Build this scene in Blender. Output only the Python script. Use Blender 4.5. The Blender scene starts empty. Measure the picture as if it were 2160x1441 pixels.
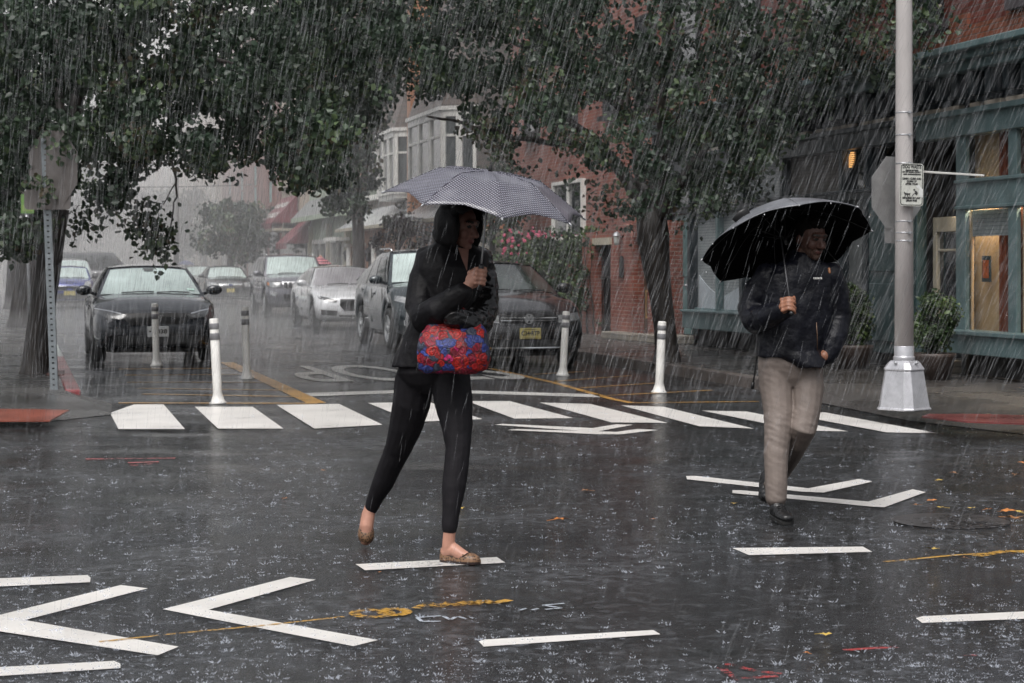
import bpy, bmesh, math, random
import numpy as np
from mathutils import Vector, Matrix, noise as mnoise
from mathutils.bvhtree import BVHTree
random.seed(7)
PI = math.pi
# ---------------------------------------------------------------- survey of the place
FPX, EYE, CX, HY = 3950.0, 1.4, 1080.0, 565.0     # lens, eye height, horizon
SD = Vector((-0.2546, 0.967, 0.0))                # along the street
RD = Vector((0.967, 0.2546, 0.0))                 # across it, to the right
def P(px, py, Y):
    return Vector(((px-CX)*Y/FPX, Y, EYE-(py-HY)*Y/FPX))
def G(px, py, z=0.0):
    t = (EYE-z)/(py-HY)
    return Vector(((px-CX)*t, FPX*t, z))
def S(u, v, z=0.0):
    return Vector((u*SD.x+v*RD.x, u*SD.y+v*RD.y, z))
def VU(p):
    return (p[0]*SD.x+p[1]*SD.y, p[0]*RD.x+p[1]*RD.y)
FV = 10.8
def fu(px, v=FV):                                  # street distance on a facade plane
    k = (px-CX)/FPX
    Y = v/(0.967*k+0.2546)
    return Y*(0.967-0.2546*k)
def fz(px, py, v=FV):
    k = (px-CX)/FPX
    Y = v/(0.967*k+0.2546)
    return EYE-(py-HY)*Y/FPX
scene = bpy.context.scene
COL = scene.collection

# ---------------------------------------------------------------- materials
def _nt(name):
    m = bpy.data.materials.new(name); m.use_nodes = True
    nt = m.node_tree
    return m, nt, nt.nodes, nt.links, nt.nodes['Principled BSDF']
def c4(c): return (c[0], c[1], c[2], 1.0)
def M(name, col, rough=0.6, metal=0.0, spec=0.5, var=0.25, vscale=4.0, bump=0.0, bscale=40.0, coat=0.0, emit=None, estr=0.0, alpha=1.0, stretch=None, rvar=0.15):
    m, nt, N, L, b = _nt(name)
    b.inputs['Roughness'].default_value = rough
    b.inputs['Metallic'].default_value = metal
    b.inputs['Specular IOR Level'].default_value = spec
    b.inputs['Coat Weight'].default_value = coat
    b.inputs['Coat Roughness'].default_value = 0.06
    tc = N.new('ShaderNodeNewGeometry'); src = tc.outputs['Position']
    if stretch:
        mp = N.new('ShaderNodeMapping'); mp.inputs['Scale'].default_value = stretch
        L.new(src, mp.inputs['Vector']); src = mp.outputs['Vector']
    nz = N.new('ShaderNodeTexNoise'); nz.inputs['Scale'].default_value = vscale; nz.inputs['Detail'].default_value = 6
    nz.inputs['Roughness'].default_value = 0.65
    L.new(src, nz.inputs['Vector'])
    rp = N.new('ShaderNodeValToRGB')
    rp.color_ramp.elements[0].position = 0.3; rp.color_ramp.elements[1].position = 0.7
    rp.color_ramp.elements[0].color = c4([x*(1-var) for x in col])
    rp.color_ramp.elements[1].color = c4([min(1, x*(1+var)) for x in col])
    L.new(nz.outputs['Fac'], rp.inputs['Fac']); L.new(rp.outputs['Color'], b.inputs['Base Color'])
    if rvar:
        mr = N.new('ShaderNodeMapRange'); mr.inputs['To Min'].default_value = max(0.02, rough-rvar*rough); mr.inputs['To Max'].default_value = min(1, rough+rvar*rough)
        L.new(nz.outputs['Fac'], mr.inputs['Value']); L.new(mr.outputs['Result'], b.inputs['Roughness'])
    if bump:
        n2 = N.new('ShaderNodeTexNoise'); n2.inputs['Scale'].default_value = bscale; n2.inputs['Detail'].default_value = 4
        L.new(src, n2.inputs['Vector'])
        bp = N.new('ShaderNodeBump'); bp.inputs['Strength'].default_value = bump; bp.inputs['Distance'].default_value = 0.02
        L.new(n2.outputs['Fac'], bp.inputs['Height']); L.new(bp.outputs['Normal'], b.inputs['Normal'])
    if emit:
        b.inputs['Emission Color'].default_value = c4(emit); b.inputs['Emission Strength'].default_value = estr
    if alpha < 1: b.inputs['Alpha'].default_value = alpha
    return m
def along_coords(N, L):
    """(distance along + across the street, height, 0) for walls"""
    g = N.new('ShaderNodeNewGeometry')
    d1 = N.new('ShaderNodeVectorMath'); d1.operation = 'DOT_PRODUCT'; d1.inputs[1].default_value = (SD.x+RD.x, SD.y+RD.y, 0)
    L.new(g.outputs['Position'], d1.inputs[0])
    sp = N.new('ShaderNodeSeparateXYZ'); L.new(g.outputs['Position'], sp.inputs[0])
    cb = N.new('ShaderNodeCombineXYZ'); L.new(d1.outputs['Value'], cb.inputs[0]); L.new(sp.outputs['Z'], cb.inputs[1])
    return cb.outputs[0]
def M_brick(name, c1, c2, mortar, scale=1.0, rough=0.55, bw=0.21, bh=0.07, ms=0.008, bump=0.6):
    m, nt, N, L, b = _nt(name)
    v = along_coords(N, L)
    t = N.new('ShaderNodeTexBrick'); L.new(v, t.inputs['Vector'])
    t.inputs['Color1'].default_value = c4(c1); t.inputs['Color2'].default_value = c4(c2); t.inputs['Mortar'].default_value = c4(mortar)
    t.inputs['Scale'].default_value = scale; t.inputs['Brick Width'].default_value = bw; t.inputs['Row Height'].default_value = bh
    t.inputs['Mortar Size'].default_value = ms; t.inputs['Mortar Smooth'].default_value = 0.3; t.inputs['Bias'].default_value = -0.2
    nz = N.new('ShaderNodeTexNoise'); nz.inputs['Scale'].default_value = 1.3; nz.inputs['Detail'].default_value = 8
    L.new(v, nz.inputs['Vector'])
    mx = N.new('ShaderNodeMixRGB'); mx.blend_type = 'MULTIPLY'; mx.inputs['Fac'].default_value = 0.75
    rp = N.new('ShaderNodeValToRGB'); rp.color_ramp.elements[0].position = .3; rp.color_ramp.elements[1].position = .72
    rp.color_ramp.elements[0].color = (.45, .43, .42, 1); rp.color_ramp.elements[1].color = (1.15, 1.1, 1.05, 1)
    L.new(nz.outputs['Fac'], rp.inputs['Fac']); L.new(t.outputs['Color'], mx.inputs[1]); L.new(rp.outputs['Color'], mx.inputs[2])
    L.new(mx.outputs[0], b.inputs['Base Color']); b.inputs['Roughness'].default_value = rough
    bp = N.new('ShaderNodeBump'); bp.inputs['Strength'].default_value = bump; bp.inputs['Distance'].default_value = 0.01; bp.invert = True
    L.new(t.outputs['Fac'], bp.inputs['Height']); L.new(bp.outputs['Normal'], b.inputs['Normal'])
    return m
def M_lines(name, c1, c2, period, vertical=False, duty=0.8, rough=0.5):
    """clapboard, blinds, slate courses: stripes on a wall"""
    m, nt, N, L, b = _nt(name)
    v = along_coords(N, L)
    sp = N.new('ShaderNodeSeparateXYZ'); L.new(v, sp.inputs[0])
    md = N.new('ShaderNodeMath'); md.operation = 'FRACT'
    dv = N.new('ShaderNodeMath'); dv.operation = 'DIVIDE'; dv.inputs[1].default_value = period
    L.new(sp.outputs[0 if vertical else 1], dv.inputs[0]); L.new(dv.outputs[0], md.inputs[0])
    rp = N.new('ShaderNodeValToRGB'); e = rp.color_ramp.elements
    e[0].position = 0; e[0].color = c4(c1); e[1].position = duty; e[1].color = c4([x*.85 for x in c1])
    k = e.new(min(.99, duty+.05)); k.color = c4(c2)
    L.new(md.outputs[0], rp.inputs['Fac'])
    nz = N.new('ShaderNodeTexNoise'); nz.inputs['Scale'].default_value = 2.5; nz.inputs['Detail'].default_value = 6; L.new(v, nz.inputs['Vector'])
    mx = N.new('ShaderNodeMixRGB'); mx.blend_type = 'MULTIPLY'; mx.inputs['Fac'].default_value = .6
    r2 = N.new('ShaderNodeValToRGB'); r2.color_ramp.elements[0].position = .3; r2.color_ramp.elements[1].position = .7
    r2.color_ramp.elements[0].color = (.6, .6, .6, 1); r2.color_ramp.elements[1].color = (1.1, 1.1, 1.1, 1)
    L.new(nz.outputs['Fac'], r2.inputs['Fac']); L.new(rp.outputs['Color'], mx.inputs[1]); L.new(r2.outputs['Color'], mx.inputs[2])
    L.new(mx.outputs[0], b.inputs['Base Color']); b.inputs['Roughness'].default_value = rough
    bp = N.new('ShaderNodeBump'); bp.inputs['Strength'].default_value = .4; bp.inputs['Distance'].default_value = .01
    L.new(rp.outputs['Color'], bp.inputs['Height']); L.new(bp.outputs['Normal'], b.inputs['Normal'])
    return m
def M_glass(name, col, rough=0.08, var=.5, spec=1.0, vscale=1.2):
    return M(name, col, rough=rough, spec=spec, var=var, vscale=vscale, coat=.6)

# ---------------------------------------------------------------- mesh builder
class MB:
    def __init__(self):
        self.v = []; self.f = []; self.mi = []; self.sm = []
    def add(self, vs, fs, mi=0, sm=False):
        o = len(self.v); self.v += [tuple(x) for x in vs]
        for f in fs: self.f.append(tuple(i+o for i in f)); self.mi.append(mi); self.sm.append(sm)
    def box(self, x0, x1, y0, y1, z0, z1, T=None, mi=0):
        vs = [Vector((x, y, z)) for x in (x0, x1) for y in (y0, y1) for z in (z0, z1)]
        if T: vs = [T(*p) for p in vs]
        self.add(vs, [(0,1,3,2),(4,6,7,5),(0,4,5,1),(2,3,7,6),(0,2,6,4),(1,5,7,3)], mi)
    def quad(self, a, b, c, d, mi=0): self.add([a, b, c, d], [(0,1,2,3)], mi)
    def poly(self, pts, mi=0): self.add(pts, [tuple(range(len(pts)))], mi)
    def prism(self, pts, ext, mi=0):
        n = len(pts); ext = Vector(ext); pts = [Vector(p) for p in pts]
        vs = pts+[p+ext for p in pts]
        fs = [tuple(range(n))[::-1], tuple(range(n, 2*n))]+[(i, (i+1) % n, n+(i+1) % n, n+i) for i in range(n)]
        self.add(vs, fs, mi)
    def loft(self, rings, mi=0, sm=True, caps=True, closed=True):
        n = len(rings[0]); vs = [p for r in rings for p in r]; fs = []
        for k in range(len(rings)-1):
            for i in range(n if closed else n-1):
                j = (i+1) % n
                fs.append((k*n+i, k*n+j, (k+1)*n+j, (k+1)*n+i))
        if caps:
            fs.append(tuple(range(n))[::-1]); fs.append(tuple((len(rings)-1)*n+i for i in range(n)))
        self.add(vs, fs, mi, sm)
    def tube(self, pts, rads, n=8, mi=0, sm=True, round_ends=False, flat=None):
        pts = [Vector(p) for p in pts]
        if not hasattr(rads, '__len__'): rads = [rads]*len(pts)
        rads = list(rads)
        if round_ends:
            def cap(p, q, r):
                d = (p-q).normalized(); return [(p+d*r*.95, r*.25), (p+d*r*.75, r*.66), (p+d*r*.4, r*.92)]
            a = cap(pts[0], pts[1], rads[0]); b = cap(pts[-1], pts[-2], rads[-1])[::-1]
            pts = [x[0] for x in a]+pts+[x[0] for x in b]; rads = [x[1] for x in a]+rads+[x[1] for x in b]
        t0 = (pts[1]-pts[0]).normalized()
        up = Vector((0, 0, 1)) if abs(t0.z) < .9 else Vector((1, 0, 0))
        nx = t0.cross(up).normalized(); rings = []
        for i, p in enumerate(pts):
            t = (pts[min(i+1, len(pts)-1)]-pts[max(i-1, 0)])
            if t.length < 1e-9: t = t0
            t.normalize(); nx = (nx-t*nx.dot(t))
            if nx.length < 1e-6: nx = t.orthogonal()
            nx.normalize(); ny = t.cross(nx)
            r = rads[i]; rx, ry = (r if hasattr(r, '__len__') else (r, r))
            rings.append([p+nx*(rx*math.cos(2*PI*k/n))+ny*(ry*math.sin(2*PI*k/n)) for k in range(n)])
        self.loft(rings, mi, sm)
    def lathe(self, prof, o=(0, 0, 0), n=20, mi=0, sm=True, axis=None, caps=True):
        o = Vector(o); A = Vector(axis).normalized() if axis is not None else Vector((0, 0, 1))
        X = A.orthogonal().normalized(); Yv = A.cross(X)
        if axis is None: X, Yv = Vector((1, 0, 0)), Vector((0, 1, 0))
        rings = [[o+A*h+X*(r*math.cos(2*PI*k/n))+Yv*(r*math.sin(2*PI*k/n)) for k in range(n)] for r, h in prof]
        self.loft(rings, mi, sm, caps=caps)
    def ell(self, c, r, rot=None, n=14, m=9, mi=0):
        c = Vector(c); vs = []; fs = []
        R = rot if rot is not None else Matrix.Identity(3)
        vs.append(c+R@Vector((0, 0, r[2])))
        for i in range(1, m):
            a = PI*i/m
            for k in range(n):
                b = 2*PI*k/n
                vs.append(c+R@Vector((r[0]*math.sin(a)*math.cos(b), r[1]*math.sin(a)*math.sin(b), r[2]*math.cos(a))))
        vs.append(c+R@Vector((0, 0, -r[2])))
        for k in range(n): fs.append((0, 1+k, 1+(k+1) % n))
        for i in range(m-2):
            for k in range(n):
                a = 1+i*n+k; b = 1+i*n+(k+1) % n
                fs.append((a, a+n, b+n, b))
        q = 1+(m-2)*n
        for k in range(n): fs.append((q+k, len(vs)-1, q+(k+1) % n))
        self.add(vs, fs, mi, True)
    def mesh(self, name, mats, recalc=True):
        me = bpy.data.meshes.new(name); me.from_pydata(self.v, [], self.f)
        for m in (mats if isinstance(mats, (list, tuple)) else [mats]): me.materials.append(m)
        me.polygons.foreach_set('material_index', self.mi); me.polygons.foreach_set('use_smooth', self.sm)
        if recalc:
            bm = bmesh.new(); bm.from_mesh(me); bmesh.ops.recalc_face_normals(bm, faces=bm.faces); bm.to_mesh(me); bm.free()
        me.update(); return me
    def build(self, name, mats, parent=None, recalc=True, bevel=0.0, seg=2):
        return obj(name, self.mesh(name, mats, recalc), parent, bevel, seg)
def obj(name, me, parent=None, bevel=0.0, seg=2):
    o = bpy.data.objects.new(name, me); COL.objects.link(o)
    if parent is not None:
        o.parent = parent; o.matrix_parent_inverse = WM[parent.name].inverted()
    WM[o.name] = Matrix.Identity(4)
    if bevel:
        b = o.modifiers.new('bevel', 'BEVEL'); b.width = bevel; b.segments = seg; b.limit_method = 'ANGLE'; b.angle_limit = math.radians(40)
    return o
WM = {}
def tag(o, label=None, cat=None, group=None, kind=None):
    if label: o['label'] = label
    if cat: o['category'] = cat
    if group: o['group'] = group
    if kind: o['kind'] = kind
    return o
def thing(name, label, cat, loc, group=None):
    o = bpy.data.objects.new(name, None); COL.objects.link(o); o.location = loc; o.empty_display_size = .1
    WM[o.name] = Matrix.Translation(Vector(loc))
    return tag(o, label, cat, group)
def dup(root, delta, label=None, rotz=0.0):
    def cp(o, par):
        c = o.copy(); COL.objects.link(c); WM[c.name] = WM[o.name].copy()
        if par is not None: c.parent = par
        for ch in list(o.children): cp(ch, c)
        return c
    r = cp(root, None); r.location = Vector(root.location)+Vector(delta); r.rotation_euler = (0, 0, rotz)
    WM[r.name] = Matrix.Translation(r.location)
    if label: r['label'] = label
    return r
def text_mesh(body, size=1.0, bold=0.0, align='CENTER', ext=0.0):
    cu = bpy.data.curves.new('lettering', 'FONT'); cu.body = body; cu.size = size; cu.align_x = align; cu.align_y = 'CENTER'
    cu.offset = bold; cu.resolution_u = 4; cu.extrude = ext
    o = bpy.data.objects.new('lettering', cu); COL.objects.link(o)
    dg = bpy.context.evaluated_depsgraph_get(); dg.update()
    me = bpy.data.meshes.new_from_object(o.evaluated_get(dg))
    vs = [v.co.copy() for v in me.vertices]; fs = [tuple(p.vertices) for p in me.polygons]
    bpy.data.objects.remove(o); bpy.data.curves.remove(cu); bpy.data.meshes.remove(me)
    return vs, fs
def lettering(mb, body, T, size=1.0, bold=0.0, width=None, mi=0):
    vs, fs = text_mesh(body, size, bold)
    if not vs: return
    xs = [v.x for v in vs]; k = width/(max(xs)-min(xs)) if width else 1.0; c = (max(xs)+min(xs))/2
    mb.add([T((v.x-c)*k, v.y) for v in vs], fs, mi)

# ---------------------------------------------------------------- camera, sky, sun
cam = bpy.data.cameras.new('camera'); camo = bpy.data.objects.new('camera', cam); COL.objects.link(camo)
camo.location = (0, 0, EYE); camo.rotation_euler = (PI/2, 0, 0)
cam.sensor_width = 36.0; cam.lens = 36.0*FPX/2160.0; cam.shift_y = -(720.5-HY)/2160.0
cam.clip_start = .1; cam.clip_end = 2000
cam.dof.use_dof = True; cam.dof.focus_distance = 9.3; cam.dof.aperture_fstop = 9.0
scene.camera = camo
world = bpy.data.worlds.new('World'); scene.world = world; world.use_nodes = True
wn, wl = world.node_tree.nodes, world.node_tree.links
SUN_EL, SUN_ROT = math.radians(62), math.radians(200)
sky = wn.new('ShaderNodeTexSky'); sky.sky_type = 'NISHITA'; sky.sun_disc = False
sky.sun_elevation = SUN_EL; sky.sun_rotation = SUN_ROT; sky.dust_density = 6; sky.air_density = 1.0; sky.ozone_density = 0.5
hs = wn.new('ShaderNodeHueSaturation'); hs.inputs["Saturation"].default_value = 0.22
bg = wn['Background']; bg.inputs["Strength"].default_value = 0.15
wl.new(sky.outputs['Color'], hs.inputs['Color']); wl.new(hs.outputs['Color'], bg.inputs['Color'])
sun = bpy.data.lights.new('sun', 'SUN'); suno = bpy.data.objects.new('sun', sun); COL.objects.link(suno)
sun.energy = 1.5; sun.angle = math.radians(35); sun.color = (1, .98, .96)
dv = Vector((math.sin(SUN_ROT)*math.cos(SUN_EL), math.cos(SUN_ROT)*math.cos(SUN_EL), math.sin(SUN_EL)))
suno.rotation_euler = dv.to_track_quat('Z', 'Y').to_euler(); suno.location = dv*50
scene.view_settings.view_transform = 'Standard'; scene.view_settings.look = 'None'; scene.view_settings.exposure = 0
scene.render.engine = 'CYCLES'
cy = scene.cycles; cy.use_denoising = True; cy.use_adaptive_sampling = True; cy.adaptive_threshold = .02; cy.max_bounces = 8; cy.diffuse_bounces = 3; cy.glossy_bounces = 3
cy.transparent_max_bounces = 40; cy.volume_bounces = 2; cy.caustics_reflective = False; cy.caustics_refractive = False
try: cy.denoiser = 'OPENIMAGEDENOISE'
except Exception: pass
# ================================================================ GROUND
def road_material(name, base, wet_lo=.07, wet_hi=.32, tint=(1, 1.02, 1.06), painted_sheen=0.0):
    m, nt, N, L, b = _nt(name)
    g = N.new('ShaderNodeNewGeometry')
    big = N.new('ShaderNodeTexNoise'); big.inputs['Scale'].default_value = .45; big.inputs['Detail'].default_value = 8; big.inputs['Roughness'].default_value = .6
    L.new(g.outputs['Position'], big.inputs['Vector'])
    fine = N.new('ShaderNodeTexNoise'); fine.inputs['Scale'].default_value = 160; fine.inputs['Detail'].default_value = 3
    L.new(g.outputs['Position'], fine.inputs['Vector'])
    mid = N.new('ShaderNodeTexNoise'); mid.inputs['Scale'].default_value = 42; mid.inputs['Detail'].default_value = 6; mid.inputs['Roughness'].default_value = .7
    L.new(g.outputs['Position'], mid.inputs['Vector'])
    r1 = N.new('ShaderNodeValToRGB'); r1.color_ramp.elements[0].position = .35; r1.color_ramp.elements[1].position = .68
    r1.color_ramp.elements[0].color = c4([base*.6*t for t in tint]); r1.color_ramp.elements[1].color = c4([base*1.35*t for t in tint])
    L.new(big.outputs['Fac'], r1.inputs['Fac'])
    r2 = N.new('ShaderNodeValToRGB'); r2.color_ramp.elements[0].position = .35; r2.color_ramp.elements[1].position = .72
    r2.color_ramp.elements[0].color = (.55, .55, .55, 1); r2.color_ramp.elements[1].color = (1.6, 1.6, 1.6, 1)
    L.new(fine.outputs['Fac'], r2.inputs['Fac'])
    mx = N.new('ShaderNodeMixRGB'); mx.blend_type = 'MULTIPLY'; mx.inputs['Fac'].default_value = .8
    L.new(r1.outputs['Color'], mx.inputs[1]); L.new(r2.outputs['Color'], mx.inputs[2])
    col_out = mx.outputs[0]
    if painted_sheen:      # sky sheen of the rain film, painted into the asphalt colour
        sm_ = N.new('ShaderNodeMapping'); sm_.inputs['Scale'].default_value = (11, 11, 1); L.new(g.outputs['Position'], sm_.inputs['Vector'])
        s1 = N.new('ShaderNodeTexNoise'); s1.inputs['Scale'].default_value = 1; s1.inputs['Detail'].default_value = 7; s1.inputs['Roughness'].default_value = .7; s1.inputs['Distortion'].default_value = .6; L.new(sm_.outputs['Vector'], s1.inputs['Vector'])
        s2 = N.new('ShaderNodeTexNoise'); s2.inputs['Scale'].default_value = .9; s2.inputs['Detail'].default_value = 4; L.new(g.outputs['Position'], s2.inputs['Vector'])
        ss = N.new('ShaderNodeMath'); ss.operation = 'MULTIPLY_ADD'; ss.inputs[1].default_value = .6; L.new(s2.outputs['Fac'], ss.inputs[0]); L.new(s1.outputs['Fac'], ss.inputs[2])
        sr = N.new('ShaderNodeMapRange'); sr.inputs['From Min'].default_value = .80; sr.inputs['From Max'].default_value = 1.02; sr.inputs['To Max'].default_value = painted_sheen; L.new(ss.outputs[0], sr.inputs['Value'])
        sx = N.new('ShaderNodeMixRGB'); sx.inputs[2].default_value = (.17, .18, .20, 1); L.new(sr.outputs['Result'], sx.inputs[0]); L.new(col_out, sx.inputs[1]); col_out = sx.outputs[0]
    L.new(col_out, b.inputs['Base Color'])
    mr = N.new('ShaderNodeMapRange'); mr.inputs['From Min'].default_value = .35; mr.inputs['From Max'].default_value = .65
    mr.inputs['To Min'].default_value = wet_lo; mr.inputs['To Max'].default_value = wet_hi
    L.new(big.outputs['Fac'], mr.inputs['Value']); L.new(mr.outputs['Result'], b.inputs['Roughness'])
    b.inputs['Specular IOR Level'].default_value = .5
    # drop rings and wind ripples on the water film
    vo = N.new('ShaderNodeTexVoronoi'); vo.inputs['Scale'].default_value = 11; vo.inputs['Randomness'].default_value = 1
    L.new(g.outputs['Position'], vo.inputs['Vector'])
    sn = N.new('ShaderNodeMath'); sn.operation = 'SINE'; ml = N.new('ShaderNodeMath'); ml.operation = 'MULTIPLY'; ml.inputs[1].default_value = 95
    L.new(vo.outputs['Distance'], ml.inputs[0]); L.new(ml.outputs[0], sn.inputs[0])
    fo = N.new('ShaderNodeMath'); fo.operation = 'MULTIPLY'
    fr = N.new('ShaderNodeMapRange'); fr.inputs['From Min'].default_value = .0; fr.inputs['From Max'].default_value = .45; fr.inputs['To Min'].default_value = 1; fr.inputs['To Max'].default_value = 0
    L.new(vo.outputs['Distance'], fr.inputs['Value']); L.new(sn.outputs[0], fo.inputs[0]); L.new(fr.outputs['Result'], fo.inputs[1])
    a1 = N.new('ShaderNodeMath'); a1.operation = 'MULTIPLY_ADD'; a1.inputs[1].default_value = .35
    L.new(fo.outputs[0], a1.inputs[0]); L.new(mid.outputs['Fac'], a1.inputs[2])
    a2 = N.new('ShaderNodeMath'); a2.operation = 'MULTIPLY_ADD'; a2.inputs[1].default_value = .55
    L.new(fine.outputs['Fac'], a2.inputs[0]); L.new(a1.outputs[0], a2.inputs[2])
    bp = N.new('ShaderNodeBump'); bp.inputs['Distance'].default_value = .02
    pn = N.new('ShaderNodeTexNoise'); pn.inputs['Scale'].default_value = 1.5; pn.inputs['Detail'].default_value = 5; pm = N.new('ShaderNodeMapping'); pm.inputs['Scale'].default_value = (.6, 1.2, 1); L.new(g.outputs['Position'], pm.inputs['Vector']); L.new(pm.outputs['Vector'], pn.inputs['Vector'])
    pr = N.new('ShaderNodeMapRange'); pr.inputs['From Min'].default_value = .38; pr.inputs['From Max'].default_value = .66; pr.inputs['To Min'].default_value = .14; pr.inputs['To Max'].default_value = .66; L.new(pn.outputs['Fac'], pr.inputs['Value']); L.new(pr.outputs['Result'], bp.inputs['Strength'])
    L.new(a2.outputs[0], bp.inputs['Height']); L.new(bp.outputs['Normal'], b.inputs['Normal'])
    return m
def worn_paint(name, col, wear=.42, rough=.28, grime=.25, scale=30):
    m, nt, N, L, b = _nt(name)
    g = N.new('ShaderNodeNewGeometry')
    nz = N.new('ShaderNodeTexNoise'); nz.inputs['Scale'].default_value = scale; nz.inputs['Detail'].default_value = 8; nz.inputs['Roughness'].default_value = .72
    L.new(g.outputs['Position'], nz.inputs['Vector'])
    n2 = N.new('ShaderNodeTexNoise'); n2.inputs['Scale'].default_value = 2.2; n2.inputs['Detail'].default_value = 6
    L.new(g.outputs['Position'], n2.inputs['Vector'])
    rp = N.new('ShaderNodeValToRGB'); rp.color_ramp.elements[0].position = .3; rp.color_ramp.elements[1].position = .65
    rp.color_ramp.elements[0].color = c4([x*(1-grime) for x in col]); rp.color_ramp.elements[1].color = c4(col)
    L.new(n2.outputs['Fac'], rp.inputs['Fac']); L.new(rp.outputs['Color'], b.inputs['Base Color'])
    al = N.new('ShaderNodeValToRGB'); al.color_ramp.elements[0].position = max(0, wear-.06); al.color_ramp.elements[1].position = wear+.02
    al.color_ramp.elements[0].color = (0, 0, 0, 1); al.color_ramp.elements[1].color = (1, 1, 1, 1)
    sm = N.new('ShaderNodeMath'); sm.operation = 'MULTIPLY_ADD'; sm.inputs[1].default_value = .5
    L.new(n2.outputs['Fac'], sm.inputs[0]); hv = N.new('ShaderNodeMath'); hv.operation = 'MULTIPLY'; hv.inputs[1].default_value = .55
    L.new(nz.outputs['Fac'], hv.inputs[0]); L.new(hv.outputs[0], sm.inputs[2])
    L.new(sm.outputs[0], al.inputs['Fac']); L.new(al.outputs['Color'], b.inputs['Alpha'])
    b.inputs['Roughness'].default_value = rough
    bp = N.new('ShaderNodeBump'); bp.inputs['Strength'].default_value = .3; bp.inputs['Distance'].default_value = .005
    L.new(nz.outputs['Fac'], bp.inputs['Height']); L.new(bp.outputs['Normal'], b.inputs['Normal'])
    return m
m_road = road_material('wet_asphalt', .0165, .045, .28, painted_sheen=.42)
m_walk = road_material('wet_concrete', .068, .12, .4, (1, .97, .95))
m_walk_r = road_material('wet_brown_concrete', .07, .12, .4, (1.05, .97, .93))
m_curb = M('curb_stone', (.34, .37, .36), .35, var=.3, vscale=5, bump=.4)
m_redcurb = worn_paint('red_curb_paint', (.30, .07, .075), wear=.40, grime=.55)
m_white = worn_paint('white_road_paint', (.80, .775, .74), wear=.395, grime=.22)
m_white_old = worn_paint('old_white_paint', (.62, .61, .59), wear=.43, grime=.3)
m_yellow = worn_paint('yellow_road_paint', (.50, .27, .06), wear=.44, grime=.35)
m_spray_y = worn_paint('yellow_spray', (.60, .33, .05), wear=.525, scale=34)
m_spray_w = worn_paint('white_spray', (.5, .55, .62), wear=.535, scale=34)
m_spray_r = worn_paint('red_spray', (.42, .05, .05), wear=.535, scale=30)
m_tactile = worn_paint('tactile_orange', (.30, .09, .062), wear=.42, grime=.5)
m_tactile_r = worn_paint('tactile_red', (.19, .045, .045), wear=.44, grime=.5)

mb = MB(); mb.quad((-500, -40, 0), (500, -40, 0), (500, 900, 0), (-500, 900, 0))
road = tag(mb.build('road', m_road), 'wet black asphalt street and crossing', None, None, 'structure')
def flat(name, polys, mat, z=.004, cuts=0):
    mb = MB()
    for pl in polys: mb.poly([G(x, y, z) for x, y in pl])
    return mb.build(name, mat, road, recalc=False)
def strip(pts, wpx):
    """a painted line along picture-surveyed ground points, constant metric width"""
    g = [G(x, y, 0) for x, y in pts]; out = []
    for a, b in zip(g[:-1], g[1:]):
        d = (b-a).normalized(); n = Vector((-d.y, d.x, 0))*wpx/2
        out.append([a+n, a-n, b-n, b+n])
    return out
def lines(name, segs, width, mat, z=.004):
    mb = MB()
    for k, s in enumerate(segs):
        for q in strip(s, width):
            mb.poly([Vector((p.x, p.y, z+.0005*k)) for p in q])
    return mb.build(name, mat, road, recalc=False)
for pl in [[(283,853),(345,853),(390,905),(250,905),(232,871)], [(411,858),(533,858),(598,904),(460,904)],
           [(583,854),(715,852),(807,896),(663,904)], [(776,850),(905,848),(1018,884),(875,890)],
           [(985,846),(1075,846),(1210,882),(1085,883)], [(1138,849),(1245,852),(1408,892),(1290,891)],
           [(1310,855),(1400,858),(1590,904),(1475,899)], [(1480,866),(1575,868),(1790,910),(1690,908)],
           [(1640,869),(1740,870),(1980,914),(1870,912)]]:
    flat('crosswalk_stripe', [pl], m_white)
flat('stop_line', [[(640,829),(900,821),(1265,832),(1265,838),(900,827),(655,836)]], m_white_old)
for pl in [[(1447,1004),(1470,1004),(1705,1030),(1812,1010),(1840,1016),(1737,1039),(1690,1037),(1449,1011)],
           [(1545,1034),(1562,1034),(1832,1058),(1925,1032),(1953,1038),(1865,1070),(1832,1068),(1545,1040)],
           [(343,1285),(612,1217),(666,1223),(440,1286),(797,1350),(745,1363)],
           [(-45,1308),(255,1234),(312,1241),(52,1308),(377,1364),(333,1382),(-25,1328)],
           [(1044,896),(1060,894),(1250,903),(1300,895),(1335,896),(1262,910),(1225,909)],
           [(1069,907),(1090,905),(1300,911),(1345,905),(1388,907),(1310,916),(1262,916)]]:
    flat('bike_chevron', [pl], m_white)
for pl in [[(-60,1222),(185,1213),(191,1219),(190,1228),(-60,1240)], [(-50,1410),(240,1394),(254,1400),(254,1409),(-50,1429)],
           [(750,1190),(1048,1175),(1066,1187),(770,1203)], [(1545,1156),(1820,1153),(1840,1164),(1580,1171)],
           [(1010,1353),(1022,1349),(1378,1329),(1393,1338),(1020,1364)], [(1932,1304),(1945,1300),(2240,1286),(2240,1302),(1945,1314)]]:
    flat('lane_dash', [pl], m_white)
lines('yellow_hatching', [[(250,779),(500,777)], [(262,792),(535,790)], [(268,807),(575,807)], [(290,820),(610,824)], [(300,832),(650,838)], [(250,851),(670,852)]], .10, m_yellow)
lines('yellow_border', [[(478,765),(570,806),(668,851)]], .2, m_yellow)
lines('yellow_hatching', [[(1125,790),(1235,784)], [(1170,805),(1330,793)], [(1225,819),(1395,808)], [(1265,836),(1500,824)], [(1330,851),(1600,848)]], .07, m_yellow)
lines('yellow_border', [[(1035,778),(1170,808),(1290,842),(1335,851)]], .09, m_yellow)
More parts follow.
